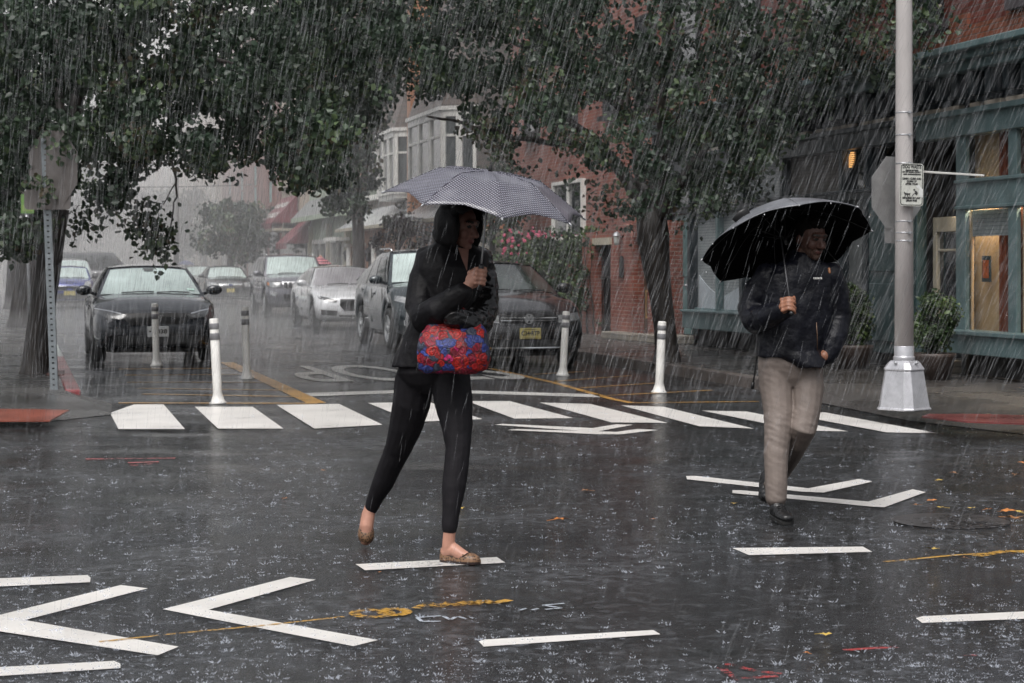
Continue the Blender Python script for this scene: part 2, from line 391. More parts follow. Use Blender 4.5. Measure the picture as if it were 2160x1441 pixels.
# lettering read by the drivers who come towards the crossing
mb = MB()
vs, fs = text_mesh('STOP', 1.0, .012)
xs = [v.x for v in vs]; ys = [v.y for v in vs]; x0, x1, y0, y1 = min(xs), max(xs), min(ys), max(ys)
u0, vv0 = 22.6, 3.35; 
mb.add([S(26.6-(v.y-y0)/(y1-y0)*3.9, 6.3-(v.x-x0)/(x1-x0)*2.85, .005) for v in vs], fs)
mb.build('stop_lettering', m_white_old, road, recalc=False)
# utility marks sprayed on the asphalt
lines('spray_line', [[(210,1357),(400,1337),(560,1322),(725,1304)]], .022, m_spray_y, .0065)
lines('spray_arrow', [[(785+38*math.cos(a), 1297+8*math.sin(a)) for a in [k*.63 for k in range(11)]], [(832+26*math.cos(a), 1294+7*math.sin(a)) for a in [k*.63 for k in range(11)]], [(878,1287),(905,1276),(925,1284),(950,1274),(968,1281),(985,1272),(1000,1279),(1020,1270),(1040,1276),(1075,1269)], [(890,1283),(930,1278),(990,1275)]], .048, m_spray_y, .0065)
lines('spray_number', [[(930,1302),(880,1306),(890,1314),(930,1314)], [(935,1303),(950,1311),(965,1303),(985,1310)], [(988,1303),(1000,1309)], [(1060,1290),(1090,1293),(1110,1287)], [(1120,1291),(1135,1288)], [(1190,1277),(1145,1281),(1185,1287),(1150,1290)]], .016, m_spray_w, .0065)
lines('spray_line', [[(1865,1188),(2010,1174),(2200,1162)]], .03, m_spray_y, .0065)
lines('spray_mark', [[(2060,1176),(2120,1165),(2190,1168)]], .06, m_spray_y, .0068)
lines('spray_mark', [[(180,970),(370,968)], [(270,978),(335,976)], [(275,984),(330,980)]], .06, m_spray_r, .0065)
lines('spray_mark', [[(1530,1404),(1600,1420),(1650,1425)], [(1545,1436),(1640,1430)], [(1520,1412),(1560,1441)]], .03, m_spray_r, .0065)
lines('spray_mark', [[(1780,1375),(1840,1371),(1895,1368)]], .03, m_spray_r, .0065)
lines('spray_mark', [[(2035,1388),(2062,1386)]], .03, m_spray_r, .0065)
# manhole plate
c = G(2005, 1100); mb = MB()
mb.poly([c+Vector((.32*math.cos(a), .32*math.sin(a), .005)) for a in [2*PI*k/32 for k in range(32)]])
mb.build('manhole_cover', worn_paint('cast_iron', (.060, .057, .058), wear=.47, rough=.35, grime=.4), road)

# pavements with kerbs --------------------------------------------------
KZ = .13
def slab(name, pts, mat, label, z=KZ):
    mb = MB(); n = len(pts)
    mb.poly([S(u, v, z) for u, v in pts])
    for i in range(n):
        a, b = pts[i], pts[(i+1) % n]
        mb.quad(S(*a, -.02), S(*b, -.02), S(*b, z), S(*a, z))
    return tag(mb.build(name, mat), label, None, None, 'structure')
VL = .62       # left kerb face; right kerb face
VR = 8.22
left_walk = slab('pavement', [(19.9, VL-.16), (300, VL-.16), (300, -8), (17.6, -8), (18.9, -3), (19.5, -.6)], m_walk, 'wet grey pavement on the left side of the street')
right_walk = slab('pavement', [(19.7, VR+.16), (300, VR+.16), (300, 30), (13.6, 30), (13.6, 9.9), (14.6, 8.9), (16.4, 8.75)], m_walk_r, 'wet brown pavement in front of the shops')
def kerb(name, u0, u1, v0, v1, mat, par, z=KZ):
    mb = MB(); L = 1.5; u = u0
    while u < u1-.01:
        e = min(u+L, u1); mb.box(u+.004, e-.004, v0, v1, -.02, z+random.uniform(0.004, .009), S); u = e
    return mb.build(name, mat, par, bevel=.015)
kerb('red_kerb', 19.9, 27.5, VL-.16, VL, m_redcurb, left_walk)
kerb('red_kerb', 19.25, 19.9, VL-.16, VL, m_redcurb, left_walk, z=.066)
kerb('kerb', 27.5, 120, VL-.16, VL, m_curb, left_walk)
kerb('red_kerb', 17.6, 19.0, VR-.02, VR+.10, m_redcurb, right_walk, z=.035)
kerb('kerb', 19.6, 120, VR, VR+.16, M('brown_kerb_stone', (.13, .11, .10), .35, var=.3, vscale=5, bump=.4), right_walk)
# dropped ramps with tactile pads
def ramp(inner, outer, mat, par):
    mb = MB()
    for k in range(len(inner)-1):
        mb.quad(S(*inner[k]), S(*inner[k+1]), S(*outer[k+1]), S(*outer[k]))
    mb.build('ramp', mat, par, recalc=False)
ramp([(20.2, VL, KZ-.06), (19.9, VL-.16, KZ+.004), (19.48, -.6, KZ+.004), (18.88, -3, KZ+.004), (17.58, -8, KZ+.004)], [(19.6, VL+.3, .006), (18.2, .85, .006), (17.3, .1, .003), (16.6, -3, .006), (15.6, -8, .006)], m_walk, left_walk)
mb = MB(); q = [(0, 890), (125, 889), (148, 868), (22, 866)]
mb.prism([G(x, y, .055 if y > 880 else .09) for x, y in [(-40, 890), (105, 890), (146, 867), (-20, 865)]], (0, 0, .012))
mb.build('tactile_pad', m_tactile, left_walk)
ramp([(20.0, VR+.02, KZ-.02), (19.7, VR+.16, KZ+.004), (16.4, 8.75, KZ+.004), (14.6, 8.9, KZ+.004), (13.6, 9.9, KZ+.004)], [(19.4, VR-.12, .006), (18.7, VR-.15, .006), (15.6, 7.85, .006), (13.8, 8.2, .006), (12.6, 9.6, .006)], m_walk_r, right_walk)
mb = MB(); mb.prism([G(x, y, .14) for x, y in [(1945, 881), (2040, 892), (2200, 898), (2200, 880), (2060, 876), (1960, 876)]], (0, 0, .012))
mb.build('tactile_pad', m_tactile_r, right_walk)
# paving joints on the left pavement, darker bed strips
mb = MB()
for u in np.arange(20.5, 60, 1.5): mb.box(u, u+.012, -6, VL-.17, KZ, KZ+.003, S)
for v in (-.55, -2.1): mb.box(19.3, 60, v, v+.012, KZ, KZ+.0025, S)
mb.build('paving_joint', M('joint_dirt', (.03, .03, .03), .6), left_walk)
mb = MB()
for u in np.arange(19.5, 60, 1.5): mb.box(u, u+.012, VR+.17, 12, KZ, KZ+.003, S)
mb.build('paving_joint', bpy.data.materials['joint_dirt'], right_walk)
# ================================================================ BUILDINGS ON THE RIGHT
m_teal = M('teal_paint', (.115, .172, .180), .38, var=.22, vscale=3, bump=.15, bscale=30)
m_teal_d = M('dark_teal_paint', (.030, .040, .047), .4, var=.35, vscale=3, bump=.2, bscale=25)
m_teal_l = M('pale_teal_paint', (.16, .26, .26), .38, var=.2, vscale=3)
m_dark = M('dark_recess', (.015, .015, .016), .6, var=.4)
m_brick_red = M_brick('red_brick', (.19, .050, .036), (.13, .035, .028), (.13, .08, .07))
m_brick_house = M_brick('orange_red_brick', (.29, .09, .062), (.20, .06, .045), (.28, .21, .18))
m_brick_orange = M_brick('orange_brick', (.48, .19, .075), (.40, .15, .06), (.36, .20, .11))
m_brick_far = M_brick('far_red_brick', (.25, .08, .06), (.19, .06, .05), (.2, .13, .11))
m_cream = M('cream_stucco', (.45, .38, .30), .7, var=.15, vscale=1.5)
m_beige = M('beige_trim', (.42, .38, .30), .5, var=.15)
m_whitew = M('white_window_paint', (.72, .71, .68), .4, var=.12)
m_glass_d = M_glass('dark_glass', (.03, .035, .04))
m_glass_g = M_glass('grey_glass', (.05, .06, .062), rough=.15)
m_blind = M_lines('pale_blind', (.36, .39, .40), (.16, .18, .19), .045, rough=.5)
m_blind_b = M_lines('beige_blind', (.15, .135, .12), (.06, .055, .05), .05, rough=.5)
m_concrete = M_brick('concrete_block', (.30, .28, .24), (.26, .24, .21), (.17, .16, .14), bw=.42, bh=.21, ms=.01)
m_slate = M_lines('slate_roof', (.20, .21, .21), (.11, .12, .12), .12, rough=.4)
m_shingle = M_lines('brown_shingle', (.13, .10, .085), (.06, .05, .045), .16, rough=.5)
m_greenp = M('pale_green_paint', (.36, .42, .33), .5, var=.12)
m_maroon = M('maroon_canvas', (.15, .03, .04), .55, var=.2, vscale=3)
m_metal_d = M('black_metal', (.025, .025, .027), .35, metal=.6)
m_steel = M('galvanised_steel', (.42, .43, .45), .33, metal=.55, var=.15, vscale=10)

def bbox(u0, u1, v0, v1, z0, z1, mat, name, par, bevel=0.0):
    mb = MB(); mb.box(min(u0, u1), max(u0, u1), v0, v1, z0, z1, S)
    return mb.build(name, mat, par, bevel=bevel)
def window(par, u0, u1, z0, z1, v, fr=.07, depth=.10, mat=None, glass=None, cols=1, rows=2, name='window', sill=True):
    """frame with sash bars, a pane behind, standing proud of the wall face v"""
    mat = mat or m_whitew; mb = MB(); a, b = min(u0, u1), max(u0, u1)
    mb.box(a, a+fr, v-depth, v+.02, z0, z1, S); mb.box(b-fr, b, v-depth, v+.02, z0, z1, S)
    mb.box(a+fr, b-fr, v-depth+.003, v+.02, z1-fr, z1, S); mb.box(a+fr, b-fr, v-depth+.003, v+.02, z0, z0+fr, S)
    for k in range(1, rows):
        z = z0+(z1-z0)*k/rows; mb.box(a+fr, b-fr, v-depth+.025, v+.015, z-fr*.35, z+fr*.35, S)
    for k in range(1, cols):
        u = a+(b-a)*k/cols; mb.box(u-fr*.35, u+fr*.35, v-depth+.02, v+.015, z0+fr, z1-fr, S)
    w = mb.build(name, mat, par)
    g = MB(); g.quad(S(a+fr*.5, v-.03, z0+fr*.5), S(b-fr*.5, v-.03, z0+fr*.5), S(b-fr*.5, v-.03, z1-fr*.5), S(a+fr*.5, v-.03, z1-fr*.5))
    g.build('pane', glass or m_glass_d, w, recalc=False)
    if sill:
        bbox(a-.08, b+.08, v-depth-.09, v+.01, z0-.09, z0-.003, mat, 'sill', w)
    return w

# ---- corner shop with the teal front
shop = thing('corner_shop', 'teal wooden shop front under red brick upper floors at the right edge', 'building', S(17.0, 10.8, KZ))
Z0 = KZ
bbox(16.6, 30.95, 11.9, 20, 4.0, 9.5, m_brick_red, 'upper_wall', shop)
mb = MB()   # ground floor back wall and ceiling of the front zone
mb.box(16.6, 30.95, 12.6, 20, 0, 4.0, S); mb.box(16.6, 30.95, 11.0, 12.6, 3.02, 4.0, S); mb.box(16.6, 16.75, 10.85, 12.6, 0, 3.02, S)
mb.build('ground_floor_wall', m_dark, shop)
mb = MB(); mb.box(16.6, 30.95, 10.86, 11.9, 4.03, 9.5, S)
mb.build('brick_face', m_brick_red, shop)
mb = MB(); mb.box(16.6, 30.95, 10.80, 10.86, 4.05, 4.25, S)
for k in range(10): mb.box(17.3+k*1.35, 17.75+k*1.35, 10.82, 10.86, 4.25, 4.42, S)
mb.build('orange_brick_band', M_brick('band_brick', (.27, .085, .045), (.22, .07, .036), (.15, .09, .07)), shop)
# cornice: ledge, frieze with brackets, cream dentils, beam
mb = MB(); mb.box(16.4, 31.0, 10.30, 11.0, 3.87, 3.95, S); mb.box(16.45, 31.0, 10.42, 11.0, 3.79, 3.87, S); mb.box(16.5, 31.0, 10.55, 11.0, 3.68, 3.79, S)
mb.build('cornice', m_teal, shop, bevel=.012)
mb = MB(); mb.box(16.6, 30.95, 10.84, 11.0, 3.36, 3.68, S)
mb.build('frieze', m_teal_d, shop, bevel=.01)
for k in range(36):
    u = 16.75+k*.4; mb = MB()
    mb.box(u, u+.12, 10.64, 10.838, 3.40, 3.678, S); mb.box(u+.02, u+.10, 10.72, 10.838, 3.33, 3.399, S)
    mb.build('bracket', m_teal_d, shop, bevel=.01)
for k in range(29):
    u = 16.7+k*.49; bbox(u, u+.38 if k % 3 else u+.24, 10.785, 10.86, 3.275, 3.33, M('dentil_cream', (.62, .54, .45), .5) if 'dentil_cream' not in bpy.data.materials else bpy.data.materials['dentil_cream'], 'dentil', shop)
mb = MB(); mb.box(16.6, 21.2, 10.76, 11.0, 2.96, 3.26, S); mb.box(16.6, 21.2, 10.70, 11.0, 3.20, 3.27, S)
mb.build('beam', m_teal, shop, bevel=.01)
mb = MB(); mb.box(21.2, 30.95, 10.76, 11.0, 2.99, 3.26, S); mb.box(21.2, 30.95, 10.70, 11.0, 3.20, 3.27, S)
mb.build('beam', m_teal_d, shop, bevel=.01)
# window bay with the lit room
ua, ub, uc, ud = fu(2160), fu(2128), fu(2036), fu(2016)
mb = MB()
for a, b in [(ud, uc), (fu(2126), fu(2144)), (fu(2270), fu(2286))]:
    mb.box(min(a, b), max(a, b), 10.80, 10.86, .42, 2.98, S)
mb.box(16.6, max(ud, uc), 10.805, 10.86, 2.08, 2.45, S); mb.box(16.6, max(ud, uc), 10.77, 10.86, 2.40, 2.44, S); mb.box(16.6, max(ud, uc), 10.775, 10.86, 2.09, 2.13, S)
mb.box(16.6, max(ud, uc), 10.60, 10.90, .40, .66, S); mb.box(16.6, max(ud, uc), 10.56, 10.9, .62, .67, S)
mb.build('window_frame', m_teal, shop, bevel=.008)
mb = MB(); mb.box(16.6, 20.2, 10.95, 11.2, 0.0, .40, S); mb.build('plinth', m_dark, shop)
m_tan = M('tan_wall', (.50, .35, .21), .7, var=.12, vscale=2)
m_rust = M('rust_curtain', (.19, .055, .03), .7, var=.3, vscale=6, stretch=(1, 1, .1))
mb = MB(); mb.box(uc-1.6, uc+.6, 11.02, 11.06, .5, 2.98, S); mb.build('interior_wall', m_tan, shop)
mb = MB()
for k in range(11): mb.box(fu(2128)-.12+k*.052, fu(2128)-.12+k*.052+.048, 10.93+.02*(k % 2), 10.96+.02*(k % 2), .6, 2.98, S)
mb.build('curtain', m_rust, shop)
mb = MB(); mb.box(16.6, uc+.1, 11.35, 11.39, .5, 3.0, S); mb.build('interior_wall', m_tan, shop)
bbox(fu(2144)-.08, fu(2144)-.02, 10.87, 10.9, .67, 2.08, m_tan, 'inner_trim', shop)
bbox(uc+.005-.035, uc-.005, 10.87, 10.9, .67, 2.08, m_tan, 'inner_trim', shop)
bbox(fu(2128), uc, 10.88, 10.9, 1.77, 2.08, m_blind, 'window_blind', shop)
bbox(fu(2270), fu(2144), 10.88, 10.9, 1.77, 2.08, m_blind, 'window_blind', shop)
pst = bbox(fu(2091)+.22, fu(2073)+.22, 10.91, 10.925, 1.235, 1.54, M('poster_border', (.03, .05, .055), .5), 'poster', shop)
mb = MB(); a, b = fu(2088)+.22, fu(2075)+.22; mb.quad(S(a, 10.906, 1.28), S(b, 10.906, 1.28), S(b, 10.906, 1.49), S(a, 10.906, 1.49))
mb.build('poster_print', M('poster_orange', (.55, .13, .04), .5, var=.6, vscale=25), pst, recalc=False)
m_pane = None
def clear_glass():
    m, nt, N, L, b = _nt('clear_glass')
    tr = N.new('ShaderNodeBsdfTransparent'); gl = N.new('ShaderNodeBsdfGlossy'); gl.inputs['Roughness'].default_value = .03
    mx = N.new('ShaderNodeMixShader'); mx.inputs[0].default_value = .10; L.new(tr.outputs[0], mx.inputs[1]); L.new(gl.outputs[0], mx.inputs[2])
    tr.inputs['Color'].default_value = (.88, .9, .9, 1)
    L.new(mx.outputs[0], N['Material Output'].inputs['Surface']); return m
m_clear = clear_glass()
for (a, b, z0, z1) in [(fu(2128), uc, .66, 2.09), (fu(2128), uc, 2.44, 2.97), (fu(2270), fu(2144), .66, 2.09), (fu(2270), fu(2144), 2.44, 2.97)]:
    mb = MB(); mb.quad(S(a, 10.85, z0), S(b, 10.85, z0), S(b, 10.85, z1), S(a, 10.85, z1)); mb.build('window_pane', m_clear, shop, recalc=False)
# recessed entrance with its beige door frame
e0, e1 = 20.28, 21.25
mb = MB(); mb.box(e0, e1, 12.0, 12.2, 0.1, 3.0, S); mb.box(e0-.1, e0, 10.9, 12.2, .1, 3.0, S); mb.box(e1, e1+.1, 10.9, 12.2, .1, 3.0, S)
mb.build('entrance_recess', m_dark, shop)
mb = MB(); da, db = fu(2005), fu(1950)
mb.box(da-.06, da, 10.95, 11.05, .15, 2.02, S); mb.box(db-.02, db+.07, 10.95, 11.05, .15, 2.02, S); mb.box(da, db-.02, 10.95, 11.05, 1.84, 2.02, S); mb.box(da, db-.02, 10.97, 11.03, 1.60, 1.63, S)
dr = mb.build('door_frame', m_beige, shop, bevel=.006)
bbox(da, db-.02, 11.0, 11.02, .2, 1.84, m_glass_d, 'door_glass', dr)
mb = MB(); mb.box(da-.03, da+.45, 10.35, 10.95, KZ, KZ+.16, S); mb.build('door_step', m_concrete, shop, bevel=.02)
mb = MB(); mb.tube([S(fu(2013), 10.69, 1.0), S(fu(2013), 10.64, 1.0), S(fu(2013), 10.64, 1.4), S(fu(2013), 10.69, 1.4)], .012); mb.build('door_handle', m_metal_d, shop)
# solid teal panels, second window with blinds
p0, p1 = fu(1936), fu(1830)
mb = MB(); mb.box(21.25, p1, 10.80, 10.95, .30, 2.30, S); mb.box(21.3, p1-.1, 10.77, 10.80, .45, 1.2, S); mb.box(21.3, p1-.1, 10.77, 10.80, 1.35, 2.15, S)
mb.build('panel', M('deep_teal_paint', (.045, .085, .09), .4, var=.25, vscale=3, bump=.15), shop, bevel=.012)
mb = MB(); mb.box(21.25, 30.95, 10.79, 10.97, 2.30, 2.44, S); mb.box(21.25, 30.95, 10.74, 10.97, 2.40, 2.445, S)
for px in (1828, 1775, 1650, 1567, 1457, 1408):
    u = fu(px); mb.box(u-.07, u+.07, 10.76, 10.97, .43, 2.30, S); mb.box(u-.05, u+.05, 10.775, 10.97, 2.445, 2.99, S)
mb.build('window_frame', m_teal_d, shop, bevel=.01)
bbox(p1, fu(1775), 10.88, 10.9, .3, 2.3, M('grey_shade', (.20, .215, .22), .5, var=.15, vscale=2), 'window_shade', shop)
bbox(fu(1775), fu(1567), 10.88, 10.9, .7, 2.3, m_blind, 'window_blind', shop)
for a, b, mt in [(1828, 1765, m_glass_d), (1760, 1655, m_blind_b), (1645, 1570, m_blind), (1562, 1460, m_blind), (1452, 1412, m_glass_d)]:
    bbox(fu(a), fu(b), 10.9, 10.92, 2.44, 2.99, mt, 'transom_pane', shop)
# lit lamp seen through the slats
mb = MB()
for k in range(8):
    z = 2.76+k*.027; w = .085*math.sqrt(max(.05, 1-((k-3.5)/4.2)**2)); c = fu(1780)-.01*k
    mb.box(c-w, c+w, 10.885, 10.893, z, z+.014, S)
mb.build('window_lamp', M('lamp_glow', (1, .6, .25), .5, emit=(1, .5, .16), estr=1.3, var=.1), shop)
# third window: lower panes with white stock behind, hanging sill box
mb = MB(); mb.box(fu(1567), fu(1457), 10.84, 10.97, .62, .74, S); mb.box(fu(1640), fu(1475), 10.50, 10.97, .42, .70, S); mb.box(fu(1640), fu(1475), 10.46, 10.97, .68, .72, S)
u = fu(1512); mb.box(u-.05, u+.05, 10.79, 10.97, .72, 2.3, S)
mb.build('sill_box', m_teal, shop, bevel=.012)
bbox(fu(1567), fu(1457), 10.9, 10.92, .72, 2.3, m_blind, 'window_blind', shop)
m_wstock = M('white_stock', (.50, .54, .58), .5, var=.25, vscale=2)
for a, b in ((1560, 1518), (1505, 1465)):
    mb = MB(); ua_, ub_ = fu(a), fu(b); n = 9
    top = [(ua_+(ub_-ua_)*k/n, .98+.3*(k/n)**1.5 if a < 1510 else 1.15-.2*k/n) for k in range(n+1)]
    mb.prism([S(ua_, 10.88, .73), S(ub_, 10.88, .73)]+[S(u, 10.88, z) for u, z in top[::-1]], RD*.012); mb.build('window_display', m_wstock, shop)
mb = MB(); mb.box(21.25, 29.4, 10.97, 11.15, 0, .6, S); mb.build('plinth', m_dark, shop)
# pale teal side door with a red wreath, step
d0, d1 = fu(1452), fu(1408)
mb = MB(); mb.box(d0, d1, 10.86, 10.97, .28, 2.3, S); mb.box(d0+.12, d1-.12, 10.84, 10.86, .5, 1.1, S); mb.box(d0+.12, d1-.12, 10.84, 10.86, 1.25, 2.1, S)
dr = mb.build('side_door', M('door_teal', (.13, .235, .24), .38, var=.2, vscale=3), shop, bevel=.01)
mb = MB(); mb.box(d0+.06, d0+.10, 10.80, 10.86, 1.02, 1.2, S); mb.ell(S(d0+.08, 10.79, 1.1), (.03, .03, .03)); mb.build('door_handle', m_steel, dr)
mb = MB()
for k in range(22):
    a = 2*PI*k/22; mb.ell(S(fu(1421)+.12*math.cos(a), 10.81, 1.32+.14*math.sin(a)), (.045, .045, .045), n=6, m=4)
mb.build('wreath', M('dried_wreath', (.12, .05, .05), .7, var=.5, vscale=40), dr)
bbox(d0-.15, d1+.1, 10.3, 10.85, KZ, KZ+.14, m_concrete, 'door_step', shop, bevel=.015)
# upper windows in the brick
for c in (18.3, 21.2, 24.1, 27.0, 29.6):
    w = window(shop, c-.55, c+.55, 4.42, 6.4, 10.86, fr=.08, depth=.06, mat=m_dark, rows=2, sill=False)
    bbox(c-.7, c+.7, 10.74, 10.86, 4.30, 4.41, M('dark_stone', (.07, .06, .065), .5, var=.2) if 'dark_stone' not in bpy.data.materials else bpy.data.materials['dark_stone'], 'sill', w)
lm = bpy.data.lights.new('shop_light', 'AREA'); lo = bpy.data.objects.new('shop_light', lm); COL.objects.link(lo)
lm.energy = 52; lm.color = (1, .80, .55); lm.shape = 'RECTANGLE'; lm.size = .06; lm.size_y = 2.4
lo.location = S(19.3, 10.94, 2.16); lo.rotation_euler = (0, 0, math.atan2(SD.y, SD.x)-PI/2)

# ---- brick house behind the tree and the hedge
house = thing('brick_house', 'orange red brick house behind the flowering hedge and the large tree', 'building', S(37, 11.2, KZ))
bbox(30.95, 43.2, 11.3, 19, 0, 9.0, m_brick_house, 'wall', house)
bbox(30.95, 43.2, 11.12, 11.3, 8.6, 9.1, m_dark, 'cornice', house)
for px in (1205,): 
    a, b = fu(1236, 11.3), fu(1172, 11.3); window(house, a, b, 2.0, 3.25, 11.3, fr=.075, cols=2, rows=2)
for c, z in [(35.0, 4.4), (38.0, 4.4), (41.0, 4.4), (33.0, 4.4)]:
    window(house, c-.5, c+.5, z, z+1.7, 11.3, fr=.08, cols=1, rows=2, mat=m_dark)
mb = MB(); a, b = fu(1060), fu(1030); mb.box(min(a, b), max(a, b), 10.5, 11.3, 0, 2.3, S); mb.build('block_pier', m_concrete, house, bevel=.01)
# low brick entry wall in front, with gateway and recessed door
entry = thing('entry_wall', 'low red brick entry wall with dark gate, rounded pier and brown door', 'wall', S(33, 10.6, KZ))
zt = 2.18
def eu(px): return fu(px, 10.6)
mb = MB()
mb.box(eu(1255), eu(1228), 10.6, 10.95, KZ, zt-.1, S)
# pier with rounded shoulder
ul, ur = eu(1334), eu(1288)
pts = [S(ur, 10.6, KZ), S(ul, 10.6, KZ), S(ul, 10.6, 1.75)]
for k in range(8):
    a = k/7*PI/2; pts.append(S(ul+.55*(1-math.cos(a)), 10.6, 1.75+.45*math.sin(a)))
pts.append(S(ur, 10.6, 2.2)); mb.prism(pts, RD*.35)
mb.box(eu(1255), eu(1290), 10.6, 10.95, 1.86, 2.2, S) if False else mb.box(min(eu(1255), eu(1290)), max(eu(1255), eu(1290)), 10.603, 10.95, 1.88, 2.1, S)
mb.box(eu(1412), eu(1366), 10.6, 10.95, KZ, 2.2, S)
mb.box(eu(1366), eu(1334), 10.603, 10.95, 1.95, 2.2, S)
mb.build('brick_wall', m_brick_house, entry)
mb = MB(); mb.box(eu(1290)-.02, eu(1253), 10.56, 10.62, 1.83, 1.96, S); mb.build('lintel', m_beige, entry)
mb = MB()
a, b = eu(1288), eu(1256)
for k in range(9): u = a+.05+(b-a-.1)*k/8; mb.tube([S(u, 10.72, KZ+.05), S(u, 10.72, 1.86)], .012, n=6)
mb.box(a, b, 10.70, 10.74, .3, .34, S); mb.box(a, b, 10.70, 10.74, 1.2, 1.24, S); mb.box(a, b, 10.78, 10.80, KZ, 1.86, S)
mb.build('gate', m_metal_d, entry)
a, b = eu(1366), eu(1336)
m_brown = M('brown_door_wood', (.06, .035, .022), .4, var=.3, vscale=3, stretch=(1, 1, .15)); m_yel = M('yellow_moulding', (.36, .22, .08), .45)
mb = MB(); mb.box(a, b, 10.80, 10.86, .3, 1.95, S); dr = mb.build('door', m_brown, entry)
mb = MB()
for z0, z1 in ((.5, 1.0), (1.2, 1.85)):
    mb.box(a+.12, b-.12, 10.785, 10.80, z0, z0+.03, S); mb.box(a+.12, b-.12, 10.785, 10.80, z1-.03, z1, S)
    mb.box(a+.12, a+.15, 10.786, 10.80, z0+.03, z1-.03, S); mb.box(b-.15, b-.12, 10.786, 10.80, z0+.03, z1-.03, S)
mb.build('moulding', m_yel, dr)
bbox(eu(1372), eu(1312), 10.2, 10.6, KZ, KZ+.12, m_concrete, 'door_step', entry, bevel=.015)
# wall lantern and letter box
c = S(eu(1312), 10.5, 1.93); lan = thing('wall_lantern', 'small pale lantern fixed high on the brick pier', 'lantern', c)
mb = MB(); mb.tube([c+RD*.1+Vector((0, 0, .02)), c+Vector((0, 0, .06))], .012); mb.lathe([(.01, .13), (.05, .10), (.075, .05), (.02, .045)], c, n=8, sm=False); mb.build('cap', m_steel, lan)
mb = MB(); mb.lathe([(.03, -.12), (.05, -.08), (.06, .045), (.02, .05)], c, n=8, sm=False); mb.build('glass', M('frosted_glass', (.45, .47, .45), .3), lan)
c = S(eu(1313), 10.56, 1.42); mbx = MB()
pr = [(-.09, -.2), (.09, -.2), (.09, .1), (.06, .17), (0, .2), (-.06, .17), (-.09, .1)]
mbx.prism([c+SD*x+Vector((0, 0, z)) for x, z in pr], RD*.05)
tag(mbx.build('letter_box', m_metal_d, None, bevel=.01), 'dark metal letter box with a curved top on the brick pier', 'letter box')

# ---- orange brick building with white bay windows
ob = thing('bay_window_building', 'orange brick building with brown upper floor and white bay windows', 'building', S(52, 10.8, KZ))
bbox(43.3, 62, 10.8, 20, 0, 2.72, m_brick_orange, 'ground_floor', ob)
bbox(43.3, 62, 11.3, 20, 2.72, 9.5, m_shingle, 'upper_floor', ob)
mb = MB(); mb.quad(S(43.3, 10.25, 2.66), S(62, 10.25, 2.66), S(62, 11.3, 3.35), S(43.3, 11.3, 3.35)); mb.quad(S(43.3, 10.25, 2.66), S(62, 10.25, 2.66), S(62, 10.85, 2.60), S(43.3, 10.85, 2.60))
mb.build('skirt_roof', M('wet_grey_slate', (.46, .47, .48), .25, var=.3, vscale=2), ob)
bbox(43.3, 62, 10.2, 10.3, 2.58, 2.68, m_beige, 'gutter', ob)
def bay(u0, u1, z0, z1, name='bay_window'):
    v0, v1 = 10.55, 11.3; s = .6
    pl = [(u0, v1), (u0+s, v0), (u1-s, v0), (u1, v1)]
    fr = MB(); gl = MB(); tp = MB()
    for (a, b) in zip(pl[:-1], pl[1:]):
        A, B = S(*a), S(*b); d = (B-A); n = Vector((d.y, -d.x, 0)).normalized()*-.03
        L = d.length; cols = 3 if L > 1.5 else 2
        def bar(x0, x1, zz0, zz1, o=0.0):
            p = [A+d*x0, A+d*x1]; fr.prism([p[0]+Vector((0, 0, zz0)), p[1]+Vector((0, 0, zz0)), p[1]+Vector((0, 0, zz1)), p[0]+Vector((0, 0, zz1))], n*(2+o))
        w = .09/L
        bar(0, 1, z0, z0+.14); bar(0, 1, z1-.16, z1, .3)
        for k in range(cols+1):
            x = k/cols; bar(max(0, x-w), min(1, x+w), z0+.14, z1-.16, .1)
        bar(0, 1, (z0+z1)/2+.25, (z0+z1)/2+.31, -.4)
        gl.quad(A+n*.3+Vector((0, 0, z0+.1)), B+n*.3+Vector((0, 0, z0+.1)), B+n*.3+Vector((0, 0, z1-.1)), A+n*.3+Vector((0, 0, z1-.1)))
    tp.prism([S(*p, z1+.003) for p in [(u0-.1, v1), (u0+s-.05, v0-.12), (u1-s+.05, v0-.12), (u1+.1, v1)]], (0, 0, .1))
    tp.prism([S(*p, z0-.13) for p in [(u0, v1), (u0+s, v0), (u1-s, v0), (u1, v1)]], (0, 0, .127))
    w = fr.build(name, m_whitew, ob); gl.build('pane', m_glass_g, w, recalc=False); tp.build('bay_roof', m_whitew, w)
    # mansard cheek above
    mm = MB(); mm.quad(S(u0+s, v0-.05, z1+.11), S(u1-s, v0-.05, z1+.11), S(u1-s, v1-.1, z1+2.2), S(u0+s, v1-.1, z1+2.2)); mm.quad(S(u0, v1, z1+.11), S(u0+s, v0-.05, z1+.11), S(u0+s, v1-.1, z1+2.2), S(u0, v1, z1+2.2))
    mm.build('shingle_face', m_shingle, w, recalc=False)
bay(fu(862), fu(808), 3.55, 5.35); bay(fu(966), fu(874), 3.6, 5.45)
bbox(fu(873), fu(866), 10.7, 11.3, 2.9, 9, M('orange_wood', (.42, .17, .07), .5, var=.2), 'corner_post', ob)
for a, b in [(805, 770)]:
    window(ob, fu(b, 11.3), fu(a, 11.3), 3.7, 5.2, 11.3, fr=.09)
